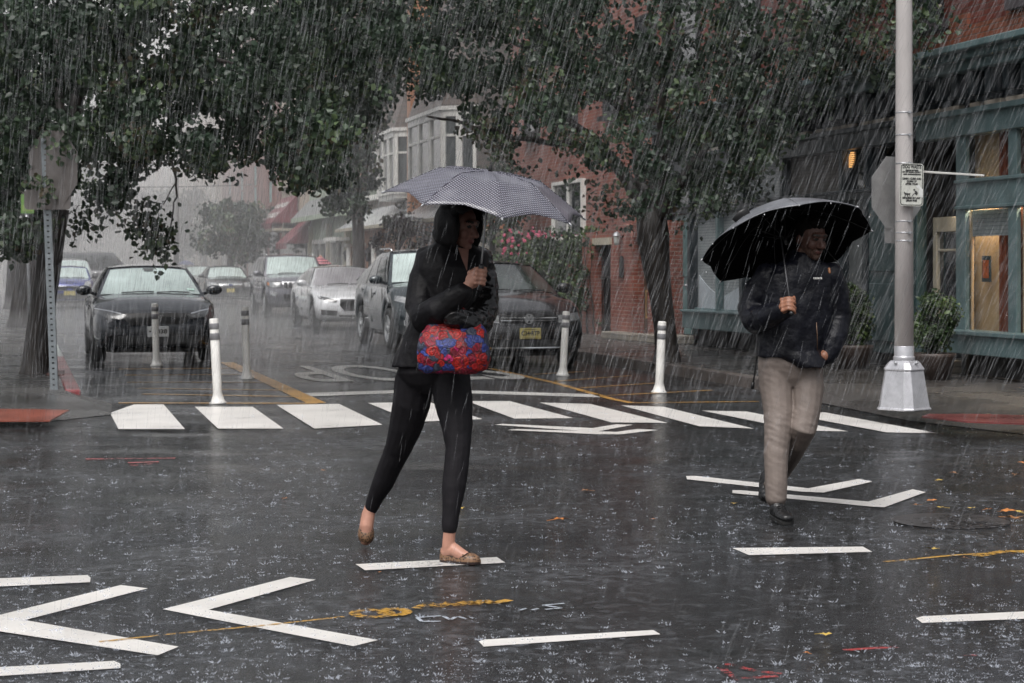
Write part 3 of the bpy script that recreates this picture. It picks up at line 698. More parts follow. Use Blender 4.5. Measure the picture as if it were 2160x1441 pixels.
# ground floor doors with white posts, lanterns
for px in (748, 772, 802):
    u = fu(px); mb = MB(); mb.tube([S(u, 10.62, KZ), S(u, 10.62, 2.1)], .10, n=12); mb.box(u-.14, u+.14, 10.48, 10.76, 2.1, 2.2, S); mb.box(u-.14, u+.14, 10.48, 10.76, KZ, KZ+.1, S)
    mb.build('white_post', m_whitew, ob)
for px, w in ((784, .9), (758, .8)):
    u = fu(px); bbox(u-w/2, u+w/2, 10.77, 10.8, KZ, 2.1, m_dark, 'doorway', ob)
for px in (790, 745, 815):
    u = fu(px); mb = MB(); c = S(u, 10.6, 1.75); mb.lathe([(.02, .28), (.12, .2), (.16, .12), (.12, .1), (.09, -.12), (.03, -.16)], c, n=8, sm=False); mb.tube([c+RD*.2, c+Vector((0, 0, .3))], .02, n=6)
    mb.build('wall_lantern', m_metal_d, ob)
bbox(fu(738), fu(712), 10.3, 10.8, 2.32, 2.44, m_whitew, 'shelf_trim', ob)

# ---- small green trimmed shop
gs = thing('green_trim_shop', 'small shop with slate pent roof, pale green trim and tall windows', 'building', S(67, 10.8, KZ))
g0, g1 = 62.1, fu(650)
bbox(g0, g1, 10.85, 20, 0, 4.3, m_greenp, 'wall', gs)
bbox(g0, g1, 11.3, 20, 4.3, 9.3, m_brick_orange, 'upper_wall', gs)
mb = MB(); v0, v1 = 10.2, 11.2
mb.quad(S(g0-.2, v0, 3.3), S(g1+.2, v0, 3.3), S(g1+.2, v1, 4.35), S(g0-.2, v1, 4.35))
mb.build('pent_roof', m_slate, gs)
mb = MB(); mb.box(g0-.25, g1+.25, v0-.04, v0+.06, 3.12, 3.29, S)
mb.prism([S(g0-.2, v0, 3.15), S(g0-.2, v1, 3.15), S(g0-.2, v1, 4.3)], SD*.1); mb.build('fascia', m_greenp, gs)
for a, b in ((692, 662), (727, 700)):
    u0, u1 = fu(b+0), fu(a)
    window(gs, min(u0, u1), max(u0, u1), .9 if a < 700 else .3, 2.45, 10.85, fr=.16, depth=.12, cols=2, rows=2, glass=m_glass_g, sill=False)
for px in (735, 696, 656):
    u = fu(px); bbox(u-.18, u+.18, 10.68, 10.85, KZ, 2.98, m_beige, 'pilaster', gs)
for c in (64, 66.5, 69, 71):
    window(gs, c-.45, c+.45, 4.75, 6.7, 11.3, fr=.1)
for k in range(5): bbox(g0+.5+k*2, g0+1.7+k*2, 10.9, 11.25, 4.36, 4.52, m_slate, 'parapet_block', gs)

# ---- cream building with two maroon awnings
cb = thing('cream_building', 'cream stucco building with two maroon awnings over its shop', 'building', S(76, 10.8, KZ))
h0, h1 = g1+.1, fu(592)
bbox(h0, h1, 10.85, 20, 0, 10, m_cream, 'wall', cb)
bbox(h0, h1, 10.65, 10.85, 4.75, 4.95, m_beige, 'string_course', cb)
for k in range(5):
    c = h0+1.0+k*(h1-h0-1.6)/4; window(cb, c-.42, c+.42, 5.3, 7.6, 10.85, fr=.08, mat=m_beige, sill=False, rows=2)
bbox(h0+.2, h1-.2, 10.75, 10.85, .3, 2.6, m_glass_d, 'shop_window', cb)
def awning(u0, u1, v0, zlow, zhigh, text, par):
    mb = MB(); a, b = min(u0, u1), max(u0, u1)
    mb.quad(S(a, v0, zlow), S(b, v0, zlow), S(b, 10.8, zhigh), S(a, 10.8, zhigh))
    for u in (a, b): mb.add([S(u, v0, zlow), S(u, 10.8, zhigh), S(u, 10.8, zlow)], [(0, 1, 2)])
    mb.quad(S(a, v0-.002, zlow), S(b, v0-.002, zlow), S(b, v0-.002, zlow-.22), S(a, v0-.002, zlow-.22))
    w = mb.build('awning', m_maroon, par, recalc=False)
    if text:
        n = Vector((-RD.x*(zhigh-zlow), -RD.y*(zhigh-zlow), 10.8-v0)).normalized()*.015
        t = MB(); rr = random.Random(4)
        for yy in (.66, .3):
            x = -.40
            while x < .40:
                w_ = rr.uniform(.025, .05); h_ = rr.uniform(.07, .11)
                def T(xx, y): return S((a+b)/2-xx*(b-a), v0+(10.8-v0)*(yy+y), zlow+(zhigh-zlow)*(yy+y))+n
                t.quad(T(x, -h_), T(x+w_, -h_), T(x+w_, h_), T(x, h_))
                if rr.random() < .5: t.quad(T(x+w_, -h_), T(x+w_+.03, -h_), T(x+w_+.03, -h_+.05), T(x+w_, -h_+.05))
                x += w_+rr.uniform(.03, .05)
        t.build('awning_lettering', m_whitew, w, recalc=False)
awning(fu(596), fu(628), 9.75, 3.2, 4.35, True, cb)
awning(fu(632), fu(657), 9.85, 2.35, 3.2, None, cb)
bbox(fu(600), fu(628), 9.78, 10.8, 2.88, 2.98, m_beige, 'awning_valance', cb)

# ---- far red brick block and hazy blocks beyond
fb = thing('far_brick_block', 'tall red brick block with a teal window blind, half lost in the rain haze', 'building', S(88, 10.8, KZ))
bbox(h1+.1, 104, 10.85, 22, 0, 13, m_brick_far, 'wall', fb)
for c in np.arange(h1+3.2, 103, 5.5):
    for z in (4.2, 7.8): window(fb, c-.8, c+.8, z, z+2.1, 10.85, fr=.1, mat=m_brick_far, glass=M('teal_blind', (.2, .33, .33), .5) if 'teal_blind' not in bpy.data.materials else bpy.data.materials['teal_blind'])
for c in np.arange(h1+2, 103, 4): bbox(c-1.3, c+1.3, 10.75, 10.85, .3, 3, m_glass_d, 'shop_window', fb)
bbox(h1+.1, 104, 10.6, 10.85, 3.3, 3.6, m_beige, 'string_course', fb)
fb2 = thing('far_pale_block', 'pale apartment block almost dissolved in the rain haze at the end of the street', 'building', S(118, 10.8, KZ))
bbox(108, 140, 11.0, 24, 0, 12, m_cream, 'wall', fb2)
for c in np.arange(110, 139, 3):
    for z in (1.0, 4.4, 7.8): window(fb2, c-.6, c+.6, z, z+2.0, 11.0, fr=.12)
bbox(108, 140, 10.7, 11.0, 11.6, 12.2, m_beige, 'cornice', fb2)
fb3 = thing('far_grey_block', 'dim grey building closing the end of the street behind the far trees', 'building', S(190, 0, 0))
bbox(190, 205, -30, 26, 0, 11, M('grey_render', (.22, .22, .22), .7), 'wall', fb3)
for v in np.arange(-26, 24, 3.5):
    for z in (2, 6): bbox(189.9, 190, v, v+1.4, z, z+2, m_glass_d, 'window', fb3)
# ================================================================ STREET FURNITURE
# flexible delineator posts
m_post = M('post_white', (.74, .73, .70), .35, var=.15, vscale=6)
m_band = M('post_grey_band', (.20, .20, .21), .35, var=.2)
def post(px, py_top, py_base, label, lean=0.0):
    b = G(px, py_base); h = (py_base-py_top)*b.y/FPX
    t = thing('delineator_post', label, 'post', b, 'white flexible posts along the yellow hatching')
    k = h/1.0; ax = Vector((lean, 0, 1)).normalized(); r = .047
    mb = MB(); mb.lathe([(r*1.9, 0), (r*1.9, .015), (r*1.5, .03), (r*1.12, .09), (r, .12), (r, h*.985), (r*.9, h), (r*.5, h+.002)], b, n=20, axis=ax)
    mb.build('post', m_post, t)
    for z0, z1 in ((.875, .945), (.75, .83)):
        mm = MB(); mm.lathe([(r+.0005, h*z0), (r+.003, h*z0+.003), (r+.003, h*z1-.003), (r+.0005, h*z1)], b, n=20, axis=ax, caps=False); mm.build('reflective_band', m_band, t)
    for q in range(4):
        a = q*PI/2+.6; mm = MB(); mm.lathe([(.012, .014), (.012, .026), (.004, .028)], b+Vector((.072*math.cos(a), .072*math.sin(a), 0)), n=8); mm.build('bolt', m_steel, t)
    return t
post(460, 672, 852, 'white post nearest the left crosswalk stripes, tallest of the left posts', -.05)
post(330, 640, 772, 'white post in front of the dark sedan number plate', -.03)
post(521, 647, 800, 'white post on the orange border line right of the dark sedan', -.03)
post(1187, 657, 793, 'white post in front of the dark car with the yellow plate', .055)
post(1390, 678, 829, 'white post before the large tree trunk on the right', .045)

# lamp pole with its flared square base
b = G(1907, 864, KZ); b.z = KZ
lp = thing('lamp_pole', 'thick pale steel lamp pole with flared aluminium base on the right corner', 'lamp pole', b)
mpole = M('pole_paint', (.52, .49, .48), .42, var=.14, vscale=7, bump=.15, bscale=30, stretch=(1, 1, .25))
malu = M('cast_aluminium', (.60, .60, .63), .3, metal=.55, var=.16, vscale=9, bump=.12, bscale=25)
mb = MB(); R1 = math.atan2(RD.y, RD.x)+.5
def sq(h, z, c=.18):
    out = []
    for k in range(4):
        a = R1+PI/4+k*PI/2; a1, a2 = a-c, a+c
        out += [b+Vector((h*1.35*math.cos(a1), h*1.35*math.sin(a1), z)), b+Vector((h*1.35*math.cos(a2), h*1.35*math.sin(a2), z))]
    return out
mb.loft([sq(.178, 0), sq(.178, .015), sq(.165, .03), sq(.128, .35)], sm=False)
mb.loft([sq(.132, .352), sq(.134, .365), sq(.105, .42), sq(.088, .44)], sm=False)
base = mb.build('pole_base', malu, lp, bevel=.008)
mb = MB(); mb.lathe([(.097, .44), (.097, .475), (.088, .48), (.088, .57)], b, n=28); mb.build('base_collar', malu, lp, bevel=.004)
mb = MB(); mb.lathe([(.084, .57), (.078, 2.0), (.070, 4.2), (.055, 9)], b, n=28); mb.build('shaft', mpole, lp)
for k in range(4):
    a = R1+k*PI/2; d = Vector((math.cos(a), math.sin(a), 0)); mb = MB(); mb.lathe([(.014, 0), (.014, .03), (.006, .034)], b+d*.112+Vector((0, 0, .415)), n=8, axis=d+Vector((0, 0, .4)))
    mb.build('bolt', m_steel, lp)
mb = MB()
def zp(py): return EYE-(py-HY)*b.y/FPX
for py in (238, 285, 345, 467, 491, 508):
    mb = MB(); z = zp(py); r = .0765-(z-1.5)*.0035+.004; mb.lathe([(r-.003, z-.006-KZ), (r+.002, z-.005-KZ), (r+.002, z+.005-KZ), (r-.003, z+.006-KZ)], b, n=28, caps=False)
    mb.box(b.x+.02, b.x+.045, b.y-.095, b.y-.075, z-.01, z+.01); mb.build('strap_band', m_steel, lp)
mb = MB(); mb.tube([b+Vector((0, 0, 8.6)), b+Vector((0, 0, 9.0)), b+Vector((0, 0, 9.2))-SD*.4, b+Vector((0, 0, 9.4))-SD*1.8], [.055, .05, .04, .03]); mb.build('lamp_arm', mpole, lp)
mb = MB(); hd = b+Vector((0, 0, 9.38))-SD*2.1; mb.ell(hd, (.18, .38, .1)); mb.build('lamp_head', malu, lp)

# dog waste sign
sc_ = FPX/b.y
def rr_pts(w, h, r, n=6):
    out = []
    for cx, cy, a0 in ((w/2-r, h/2-r, 0), (-w/2+r, h/2-r, PI/2), (-w/2+r, -h/2+r, PI), (w/2-r, -h/2+r, 1.5*PI)):
        out += [(cx+r*math.cos(a0+k*PI/2/n), cy+r*math.sin(a0+k*PI/2/n)) for k in range(n+1)]
    return out
cs = P(1923, 390, b.y-.125); sx = Vector((1, .12, 0)).normalized(); sn_ = Vector((sx.y, -sx.x, 0)); tilt = .02
def TS(x, y, o=0.0):
    ct, st = math.cos(tilt), math.sin(tilt)
    return cs+sx*(x*ct+y*st)+Vector((0, 0, y*ct-x*st))+sn_*o
W_, H_ = 51/sc_, 89/sc_
sg = thing('dog_waste_sign', 'small white notice about dog waste strapped to the lamp pole', 'sign', cs)
mb = MB(); mb.prism([TS(x, y) for x, y in rr_pts(W_, H_, .03)], -sn_*.004)
mb.build('plate', M('sign_white', (.62, .63, .58), .35, var=.12, vscale=20), sg)
m_ink = M('sign_ink', (.03, .03, .03), .5)
mb = MB(); o_ = rr_pts(W_-.012, H_-.012, .026); i_ = rr_pts(W_-.026, H_-.026, .02); n = len(o_)
for k in range(n):
    j = (k+1) % n; mb.quad(TS(*o_[k], .0012), TS(*o_[j], .0012), TS(*i_[j], .0012), TS(*i_[k], .0012))
mb.build('border', m_ink, sg, recalc=False)
mb = MB()
for s, y, sz, wd in [('DOG WASTE', .342, .046, .185), ('CLEAN STREETS', .278, .016, .13), ('FOR OUR HEALTH - COMFORT', .243, .016, .19), ('AND CONVENIENCE', .20, .016, .18),
                     ('LEASH - CURB AND', .115, .026, .19), ('CLEAN UP', .065, .026, .10), ('AFTER YOUR', .012, .026, .13), ('', -.1, .02, .1), ('REQUIRED BY LAW', -.255, .022, .18), ('$50.00 FINE', -.305, .026, .11)]:
    if s: lettering(mb, s, lambda x, yy, y=y: TS(x, y*H_/.80*.98*1.0+yy*1.0, .0016), sz*H_/.42, .002, width=wd*W_/.235)
# dog and stooping figure
def blot(pts, ox, oy, s): mb.poly([TS(ox+x*s, oy+y*s, .0018) for x, y in pts])
k = W_/50.0
blot([(-7, 2), (-9, 6), (-7, 8), (-5, 5), (5, 4), (8, 6), (7, 1), (8, -5), (6, -5), (5, 0), (2, 0), (3, -5), (1, -5), (-1, 0), (-4, 0), (-5, -5), (-7, -5), (-6, 0)], -9*k, -21*k, k*.85)
blot([(-9, -9), (-7, -9), (-1, -1), (5, -6), (8, -2), (7, 3), (2, 7), (-1, 5), (1, 2), (-4, -2)], 7*k, -17*k, k*.8)
blot([(2.6*math.cos(a), 2.6*math.sin(a)) for a in [PI*j/5 for j in range(10)]], 5.5*k, -10.2*k, k*.8)
mb.build('lettering', m_ink, sg, recalc=False)
mb = MB(); mb.poly([TS(x*k, y*k, .0022) for x, y in [(9, -1), (16, 0), (19, -5), (24, -9), (24, -26), (17, -24), (15, -14), (17, -8), (11, -6)]])
mb.build('torn_sticker', M('sticker_white', (.66, .67, .66), .4), sg, recalc=False)
# stop sign seen almost from its edge, and a small plate beneath
def edge_plate(name, label, pts, c, ax, th=.003, mat=None):
    """flat plate: pts in (along ax, z)"""
    mb = MB(); nn = Vector((-ax.y, ax.x, 0))
    mb.prism([c+ax*x+Vector((0, 0, y)) for x, y in pts], nn*th)
    return tag(mb.build(name, mat), label, 'sign')
axs = Vector((.80, .60, 0)).normalized()
m_back = M('sign_back', (.34, .34, .34), .32, metal=.35, var=.2, vscale=8)
R8 = .325; oc = [(R8/math.cos(PI/8)*math.cos(PI/8+k*PI/4), R8/math.cos(PI/8)*math.sin(PI/8+k*PI/4)) for k in range(8)]
c8 = P(1891, 407, b.y+.13)
edge_plate('stop_sign', 'grey back of an octagonal sign turned edge on behind the lamp pole', oc, c8+Vector((0,0,0)), axs, mat=m_back)
cpl = P(1884, 491, b.y+.1)
edge_plate('small_plate', 'small grey plate behind the lamp pole below the octagon', rr_pts(.2, .19, .03), cpl, Vector((.85, .5, 0)).normalized(), mat=m_back)
# street name blade, seen from its lower edge
c1, c2 = P(1948, 362, b.y-.02), P(2071, 370, b.y-.75)
mb = MB(); d = c2-c1
mb.prism([c1+Vector((0, 0, -.011)), c2+Vector((0, 0, -.009)), c2+Vector((0, 0, .007)), c1+Vector((0, 0, .007))], Vector((-d.y, d.x, 0)).normalized()*.028)
tag(mb.build('name_blade_bracket', m_whitew, bevel=.003), 'thin white horizontal bracket arm sticking out right of the lamp pole', 'bracket')

# left sign post: perforated channel, octagon back, small plate
pb = G(114, 822, KZ); pt = P(94, 290, pb.y)
sp_ = thing('sign_post', 'perforated steel post leaning on the left pavement by the tree', 'sign post', pb)
d = (pt-pb)
mb = MB(); ax = Vector((1, 0, 0)); w = .041
for k in range(46):
    p0 = pb+d*(k/46); p1 = pb+d*((k+.72)/46); p2 = pb+d*((k+1)/46)
    mb.quad(p0-ax*w, p2-ax*w, p2-ax*w*.3, p0-ax*w*.3); mb.quad(p0+ax*w*.3, p2+ax*w*.3, p2+ax*w, p0+ax*w); mb.quad(p0-ax*w*.3, p1-ax*w*.3, p1+ax*w*.3, p0+ax*w*.3)
dd = Vector((0, .03, 0))
for s in (-1, 1): mb.quad(pb+ax*w*s, pt+ax*w*s, pt+ax*w*s+dd, pb+ax*w*s+dd)
mb.quad(pb-ax*w+dd, pt-ax*w+dd, pt+ax*w+dd, pb+ax*w+dd, 1)
mb.build('channel', [M('wet_zinc', (.26, .29, .31), .32, metal=.4, var=.2, vscale=12), m_dark], sp_, recalc=False)
c8 = P(112, 355, pb.y-.02); R8 = .385*50/71.0*1.0
R8 = 56*pb.y/FPX*1.0; oc = [(R8/math.cos(PI/8)*math.cos(PI/8+k*PI/4), 1.42*R8/math.cos(PI/8)*math.sin(PI/8+k*PI/4)) for k in range(8)]
m_back2 = M('wet_sign_back', (.17, .155, .15), .34, metal=.3, var=.2, vscale=6)
edge_plate('stop_sign', 'grey back of the octagonal sign half hidden in leaves at the left', oc, c8, Vector((1, -.25, 0)).normalized(), mat=m_back2)
edge_plate('small_plate', 'small brownish plate under the left octagonal sign', rr_pts(.50, .21, .04), P(100, 421, pb.y-.03), Vector((1, -.1, 0)).normalized(), mat=m_back2)
# thin post with a green panel further back
qb = G(64, 700, KZ)
gp = thing('street_post', 'thin grey post with a small green panel behind the leaning sign post', 'post', qb)
mb = MB(); mb.tube([qb, P(55, 400, qb.y)], .035, n=8); mb.build('post', m_steel, gp)
mb = MB(); cc = P(58, 430, qb.y-.05); mb.prism([cc+Vector((x, 0, z)) for x, z in [(-.13, -.19), (.13, -.19), (.13, .19), (-.13, .19)]], (0, .01, 0)); mb.build('green_panel', M('lime_panel', (.12, .25, .05), .4, var=.2), gp)
mb = MB(); mb.prism([cc+Vector((x, -.006, z)) for x, z in [(-.11, -.15), (.11, -.15), (.11, -.02), (-.11, -.02)]], (0, .003, 0)); mb.build('panel_patch', M('yellow_patch', (.2, .3, .07), .4), gp)
qb = G(42, 645, KZ); mb = MB(); mb.tube([qb, P(40, 505, qb.y)], .06, n=8)
tag(mb.build('parking_post', m_steel), 'slim grey post far down the left pavement', 'post')

# utility poles and wires far down the street
def pole(name, px, Y, r, top, label, col=(.30, .30, .30)):
    p = P(px, HY, Y); p.z = 0
    t = thing(name, label, 'pole', p)
    mb = MB(); mb.tube([p, p+Vector((0, 0, top))], [r, r*.7], n=12); mb.build('shaft', M(name+'_wood', col, .6, var=.2, vscale=4), t)
    mb = MB(); mb.box(p.x-1.1, p.x+1.1, p.y-.06, p.y+.06, top-.6, top-.48); mb.build('crossarm', bpy.data.materials[name+'_wood'] if name+'_wood' in bpy.data.materials else m_steel, t)
    return p
ua_ = pole('utility_pole', 372, 84, .13, 9, 'tall pale utility pole left of the far trees, in front of the haze')
pole('utility_pole', 198, 140, .14, 9, 'distant pale pole above the grey pickup', (.4, .4, .4))
pole('utility_pole', 431, 118, .14, 8, 'short pale pole beyond the parked sedans', (.4, .38, .36))
mb = MB()
for k, (z, v0, v1) in enumerate([(5.9, -6, 14), (5.1, -6, 14), (4.4, -6, 14)]):
    pts = []
    for q in range(15):
        s = q/14; p = S(84+6*k, v0+(v1-v0)*s, z+.5-1.6*s*(1-s)); pts.append(p)
    mb.tube(pts, .022, n=5)
tag(mb.build('overhead_wires', m_dark), 'dark overhead wires crossing the street beside the pale utility pole', 'wires')

# low guard rail round the far left tree bed
g0 = S(44, -.9, KZ); gr = thing('tree_guard', 'low black railing round a tree bed far down the left pavement', 'railing', g0)
mb = MB()
for k in range(6): mb.tube([S(42+k*.8, -.6, KZ), S(42+k*.8, -.6, KZ+.5)], .018, n=6)
mb.tube([S(42, -.6, KZ+.5), S(46, -.6, KZ+.5)], .02, n=6); mb.tube([S(42, -.6, KZ+.25), S(46, -.6, KZ+.25)], .015, n=6); mb.build('rail', m_metal_d, gr)
# red-brown cover in the left pavement by the post
mb = MB(); mb.prism([G(x, y, KZ+.004) for x, y in [(98, 792), (135, 792), (137, 783), (100, 783)]], (0, 0, .01))
tag(mb.build('valve_cover', M('rusty_cover', (.12, .05, .04), .5, var=.4, vscale=30)), 'rusty square cover in the pavement beside the leaning post', 'cover')

# ---- leaves on the wet road
m_leafs = [M('leaf_orange', (.50, .19, .05), .35, var=.3, vscale=40), M('leaf_brown', (.28, .13, .05), .4, var=.3, vscale=40), M('leaf_yellow', (.48, .33, .07), .4, var=.3, vscale=40)]
def leafmesh(mat, seed):
    r = random.Random(seed); pts = []
    n = 10
    for k in range(n):
        a = 2*PI*k/n; q = 1.0 if k % 2 == 0 else .42
        pts.append((math.cos(a)*.05*q*r.uniform(.8, 1.2), math.sin(a)*.05*q*r.uniform(.8, 1.2), r.uniform(.004, .022)))
    mb = MB(); mb.add([(0, 0, .012)]+pts, [(0, 1+k, 1+(k+1) % n) for k in range(n)])
    mb.tube([(0, 0, .012), (-.05, -.02, .008), (-.075, -.04, .006)], .0022, n=4)
    return mb.mesh('fallen_leaf', mat)
lm_ = [leafmesh(m_leafs[k % 3], k) for k in range(6)]
lpx = [(1182,1101,1.0),(1235,1038,.7),(975,1075,.5),(600,1055,.5),(680,995,.4),(1742,1343,.5),(1701,1382,.3),(2010,1001,.7),(1980,1016,.6),(2128,1083,1.0),(2140,1098,1.1),(2152,1084,.6),(1965,1060,.7),(2118,1082,.5),(1985,1074,.6),(2155,979,.6),(2142,1005,.8),(1965,1162,.6),(1380,1098,.3),(2035,1180,.4),(2050,1075,.5),(2085,1078,.6),(1930,1068,.5),(1550,1065,.4),(800,1210,.25)]
for k, (x, y, s) in enumerate(lpx):
    o = bpy.data.objects.new('fallen_leaf', lm_[k % 6]); COL.objects.link(o); p = G(x, y); o.location = (p.x, p.y, .006); o.scale = (s, s, s); o.rotation_euler = (0, 0, k*2.4)
    tag(o, 'small wet autumn leaf lying flat on the dark road', 'leaf', 'fallen leaves on the road')
# ================================================================ TREES, SHRUBS
def leaf_mat(name, c, rough=.42, tr=.25):
    m, nt, N, L, b = _nt(name)
    g = N.new('ShaderNodeNewGeometry')
    nz = N.new('ShaderNodeTexNoise'); nz.inputs['Scale'].default_value = 1.1; nz.inputs['Detail'].default_value = 5; L.new(g.outputs['Position'], nz.inputs['Vector'])
    rp = N.new('ShaderNodeValToRGB'); rp.color_ramp.elements[0].position = .3; rp.color_ramp.elements[1].position = .72
    rp.color_ramp.elements[0].color = c4([x*.55 for x in c]); rp.color_ramp.elements[1].color = c4([x*1.5 for x in c])
    L.new(nz.outputs['Fac'], rp.inputs['Fac']); L.new(rp.outputs['Color'], b.inputs['Base Color'])
    b.inputs['Roughness'].default_value = rough
    t = N.new('ShaderNodeBsdfTranslucent'); L.new(rp.outputs['Color'], t.inputs['Color'])
    mx = N.new('ShaderNodeMixShader'); mx.inputs[0].default_value = tr
    L.new(b.outputs[0], mx.inputs[1]); L.new(t.outputs[0], mx.inputs[2]); L.new(mx.outputs[0], N['Material Output'].inputs['Surface'])
    return m
LEAF = [leaf_mat('leaf_dark', (.025, .043, .027)), leaf_mat('leaf_mid', (.043, .069, .040)), leaf_mat('leaf_light', (.088, .128, .058)), leaf_mat('leaf_tan', (.085, .068, .042))]
m_bark = M('wet_bark', (.028, .023, .020), .5, var=.55, vscale=7, bump=1.0, bscale=18, stretch=(1, 1, .22))
m_bark_g = M('grey_bark', (.12, .11, .105), .5, var=.4, vscale=6, bump=.8, bscale=16, stretch=(1, 1, .25))
def leaves(name, parent, centers, size, mats, seed=0, weights=(.55, .33, .09, .03), droop=.5, clump=None):
    """one crown mesh of many small folded leaves; centers: (n,3)"""
    rng = np.random.default_rng(seed); n = len(centers); C_ = np.asarray(centers, dtype=np.float64)
    d = rng.normal(size=(n, 3)); d[:, 2] -= droop*1.2; d /= np.linalg.norm(d, axis=1)[:, None]
    r = rng.normal(size=(n, 3)); s = np.cross(d, r); s /= np.linalg.norm(s, axis=1)[:, None]+1e-9; nn = np.cross(s, d)
    L = size*rng.uniform(.65, 1.25, n)[:, None]; W = L*.40
    fold = L*rng.uniform(.05, .28, n)[:, None]
    base = C_-d*L*.5; tip = C_+d*L*.55
    l1 = C_-d*L*.18+s*W+nn*fold; l2 = C_+d*L*.2+s*W*.78+nn*fold*.8
    r1 = C_-d*L*.18-s*W+nn*fold; r2 = C_+d*L*.2-s*W*.78+nn*fold*.8
    V = np.stack([base, l1, l2, tip, r2, r1], axis=1).reshape(-1, 3)
    idx = np.arange(n)[:, None]*6
    F = np.concatenate([idx+np.array([0, 1, 2, 3]), idx+np.array([0, 3, 4, 5])], axis=1).reshape(-1, 4)
    me = bpy.data.meshes.new(name); me.vertices.add(len(V)); me.vertices.foreach_set('co', V.ravel())
    me.loops.add(F.size); me.loops.foreach_set('vertex_index', F.ravel().astype(np.int32))
    me.polygons.add(len(F)); me.polygons.foreach_set('loop_start', (np.arange(len(F))*4).astype(np.int32))
    for m in mats: me.materials.append(m)
    w = np.asarray(weights[:len(mats)], float); w /= w.sum()
    if clump is not None:
        u = (np.asarray(clump)*.75+rng.uniform(0, 1, n)*.25); u = (np.argsort(np.argsort(u))+.5)/n
        mi = np.searchsorted(np.cumsum(w), u).clip(0, len(mats)-1)
    else: mi = rng.choice(len(mats), n, p=w)
    me.polygons.foreach_set('material_index', np.repeat(mi, 2).astype(np.int32))
    me.update(calc_edges=True); me.validate()
    return obj(name, me, parent)
def clumped(n, sampler, rng, per=70, rad=.38, flat=.75):
    """leaf centres gathered into clumps whose centres come from sampler()"""
    out = []; cl = []
    k = max(1, n//per)
    for _ in range(k):
        c = sampler(rng)
        if c is None: continue
        R = rad*rng.uniform(.55, 1.3); m = int(per*rng.uniform(.5, 1.5)); q = rng.normal(size=(m, 3)); q /= np.linalg.norm(q, axis=1)[:, None]
        q *= (rng.uniform(0, 1, m)**.45)[:, None]*R; q[:, 2] *= flat
        out.append(np.asarray(c)+q); cl += [rng.uniform()]*m
    return np.concatenate(out), np.array(cl)
def img_sampler(x0, x1, ytop, bottom, Y0, Y1, slack=.3):
    """points in the space over the street, kept above a drip line surveyed from the picture"""
    bx = [p[0] for p in bottom]; by = [p[1] for p in bottom]
    def f(rng):
        x = rng.uniform(x0, x1); lo = np.interp(x, bx, by); y = rng.uniform(ytop, lo); Y = rng.uniform(Y0, Y1)
        p = P(x, y, Y); return (p.x, p.y, p.z)
    return f
def limb(mb, pts, r0, r1, n=9, wob=.04, seed=0):
    rr = random.Random(seed); P_ = [Vector(p) for p in pts]; out = []
    for a, b in zip(P_[:-1], P_[1:]):
        for k in range(4): out.append(a.lerp(b, k/4)+Vector((rr.uniform(-1, 1), rr.uniform(-1, 1), rr.uniform(-1, 1)))*wob*(1 if 0 < k else .4))
    out.append(P_[-1]); m = len(out)
    mb.tube(out, [r0+(r1-r0)*(k/(m-1))**.8 for k in range(m)], n=n)
    return out

# --- near left tree
Yt = 22.5
tA = thing('street_tree', 'near left tree with leaning dark trunk and crown over the parked sedan', 'tree', G(72, 790, KZ))
mb = MB(); q = lambda x, y, dy=0: P(x, y, Yt+dy)
mb.tube([q(70, 805), q(73, 785), q(77, 740), q(88, 660), q(100, 580), q(110, 500), q(118, 440)], [.22, .175, .158, .15, .148, .15, .16], n=14)
limb(mb, [q(118, 445), q(140, 380, .1), q(152, 300, .2), q(163, 200, .3), q(178, 80, .4), q(190, -60, .5), q(200, -220, .6)], .12, .05, seed=1, wob=.02)
limb(mb, [q(114, 450), q(100, 360, -.2), q(60, 260, -.5), q(20, 120, -.8), q(-30, -60, -1)], .10, .04, seed=2, wob=.03)
limb(mb, [q(140, 380), q(128, 240, .6), q(125, 100, .8), q(120, -60, 1)], .07, .04, seed=3, wob=.03)
limb(mb, [q(152, 300), q(230, 210, -.6), q(330, 150, -1.0), q(420, 120, -1.4), q(520, 130, -1.8)], .07, .02, seed=4)
limb(mb, [q(163, 200), q(260, 90, .6), q(380, 30, 1.2), q(520, 10, 1.8)], .06, .02, seed=5)
limb(mb, [q(230, 210, -.6), q(300, 270, -1), q(352, 315, -1.2), q(372, 380, -1.3), q(366, 440, -1.3), q(358, 520, -1.3)], .03, .006, seed=6, wob=.03, n=6)
limb(mb, [q(372, 385, -1.3), q(345, 430, -1.3), q(322, 438, -1.3)], .010, .004, seed=7, wob=.015, n=5)
limb(mb, [q(360, 335, -1.25), q(395, 350, -1.3), q(420, 385, -1.3)], .010, .004, seed=8, wob=.015, n=5)
mb.ell(q(122, 543, -.02), (.06, .06, .09)); mb.build('trunk', m_bark, tA)
rng = np.random.default_rng(3)
bA = [(-200, 560), (0, 545), (55, 560), (70, 470), (110, 400), (170, 390), (215, 425), (235, 470), (260, 400), (300, 370), (350, 325), (430, 345), (500, 345), (560, 335), (620, 385), (700, 400), (780, 330)]
pts, cl = clumped(60000, img_sampler(-190, 720, -190, bA, 19.2, 26.5), rng, per=80, rad=.30)
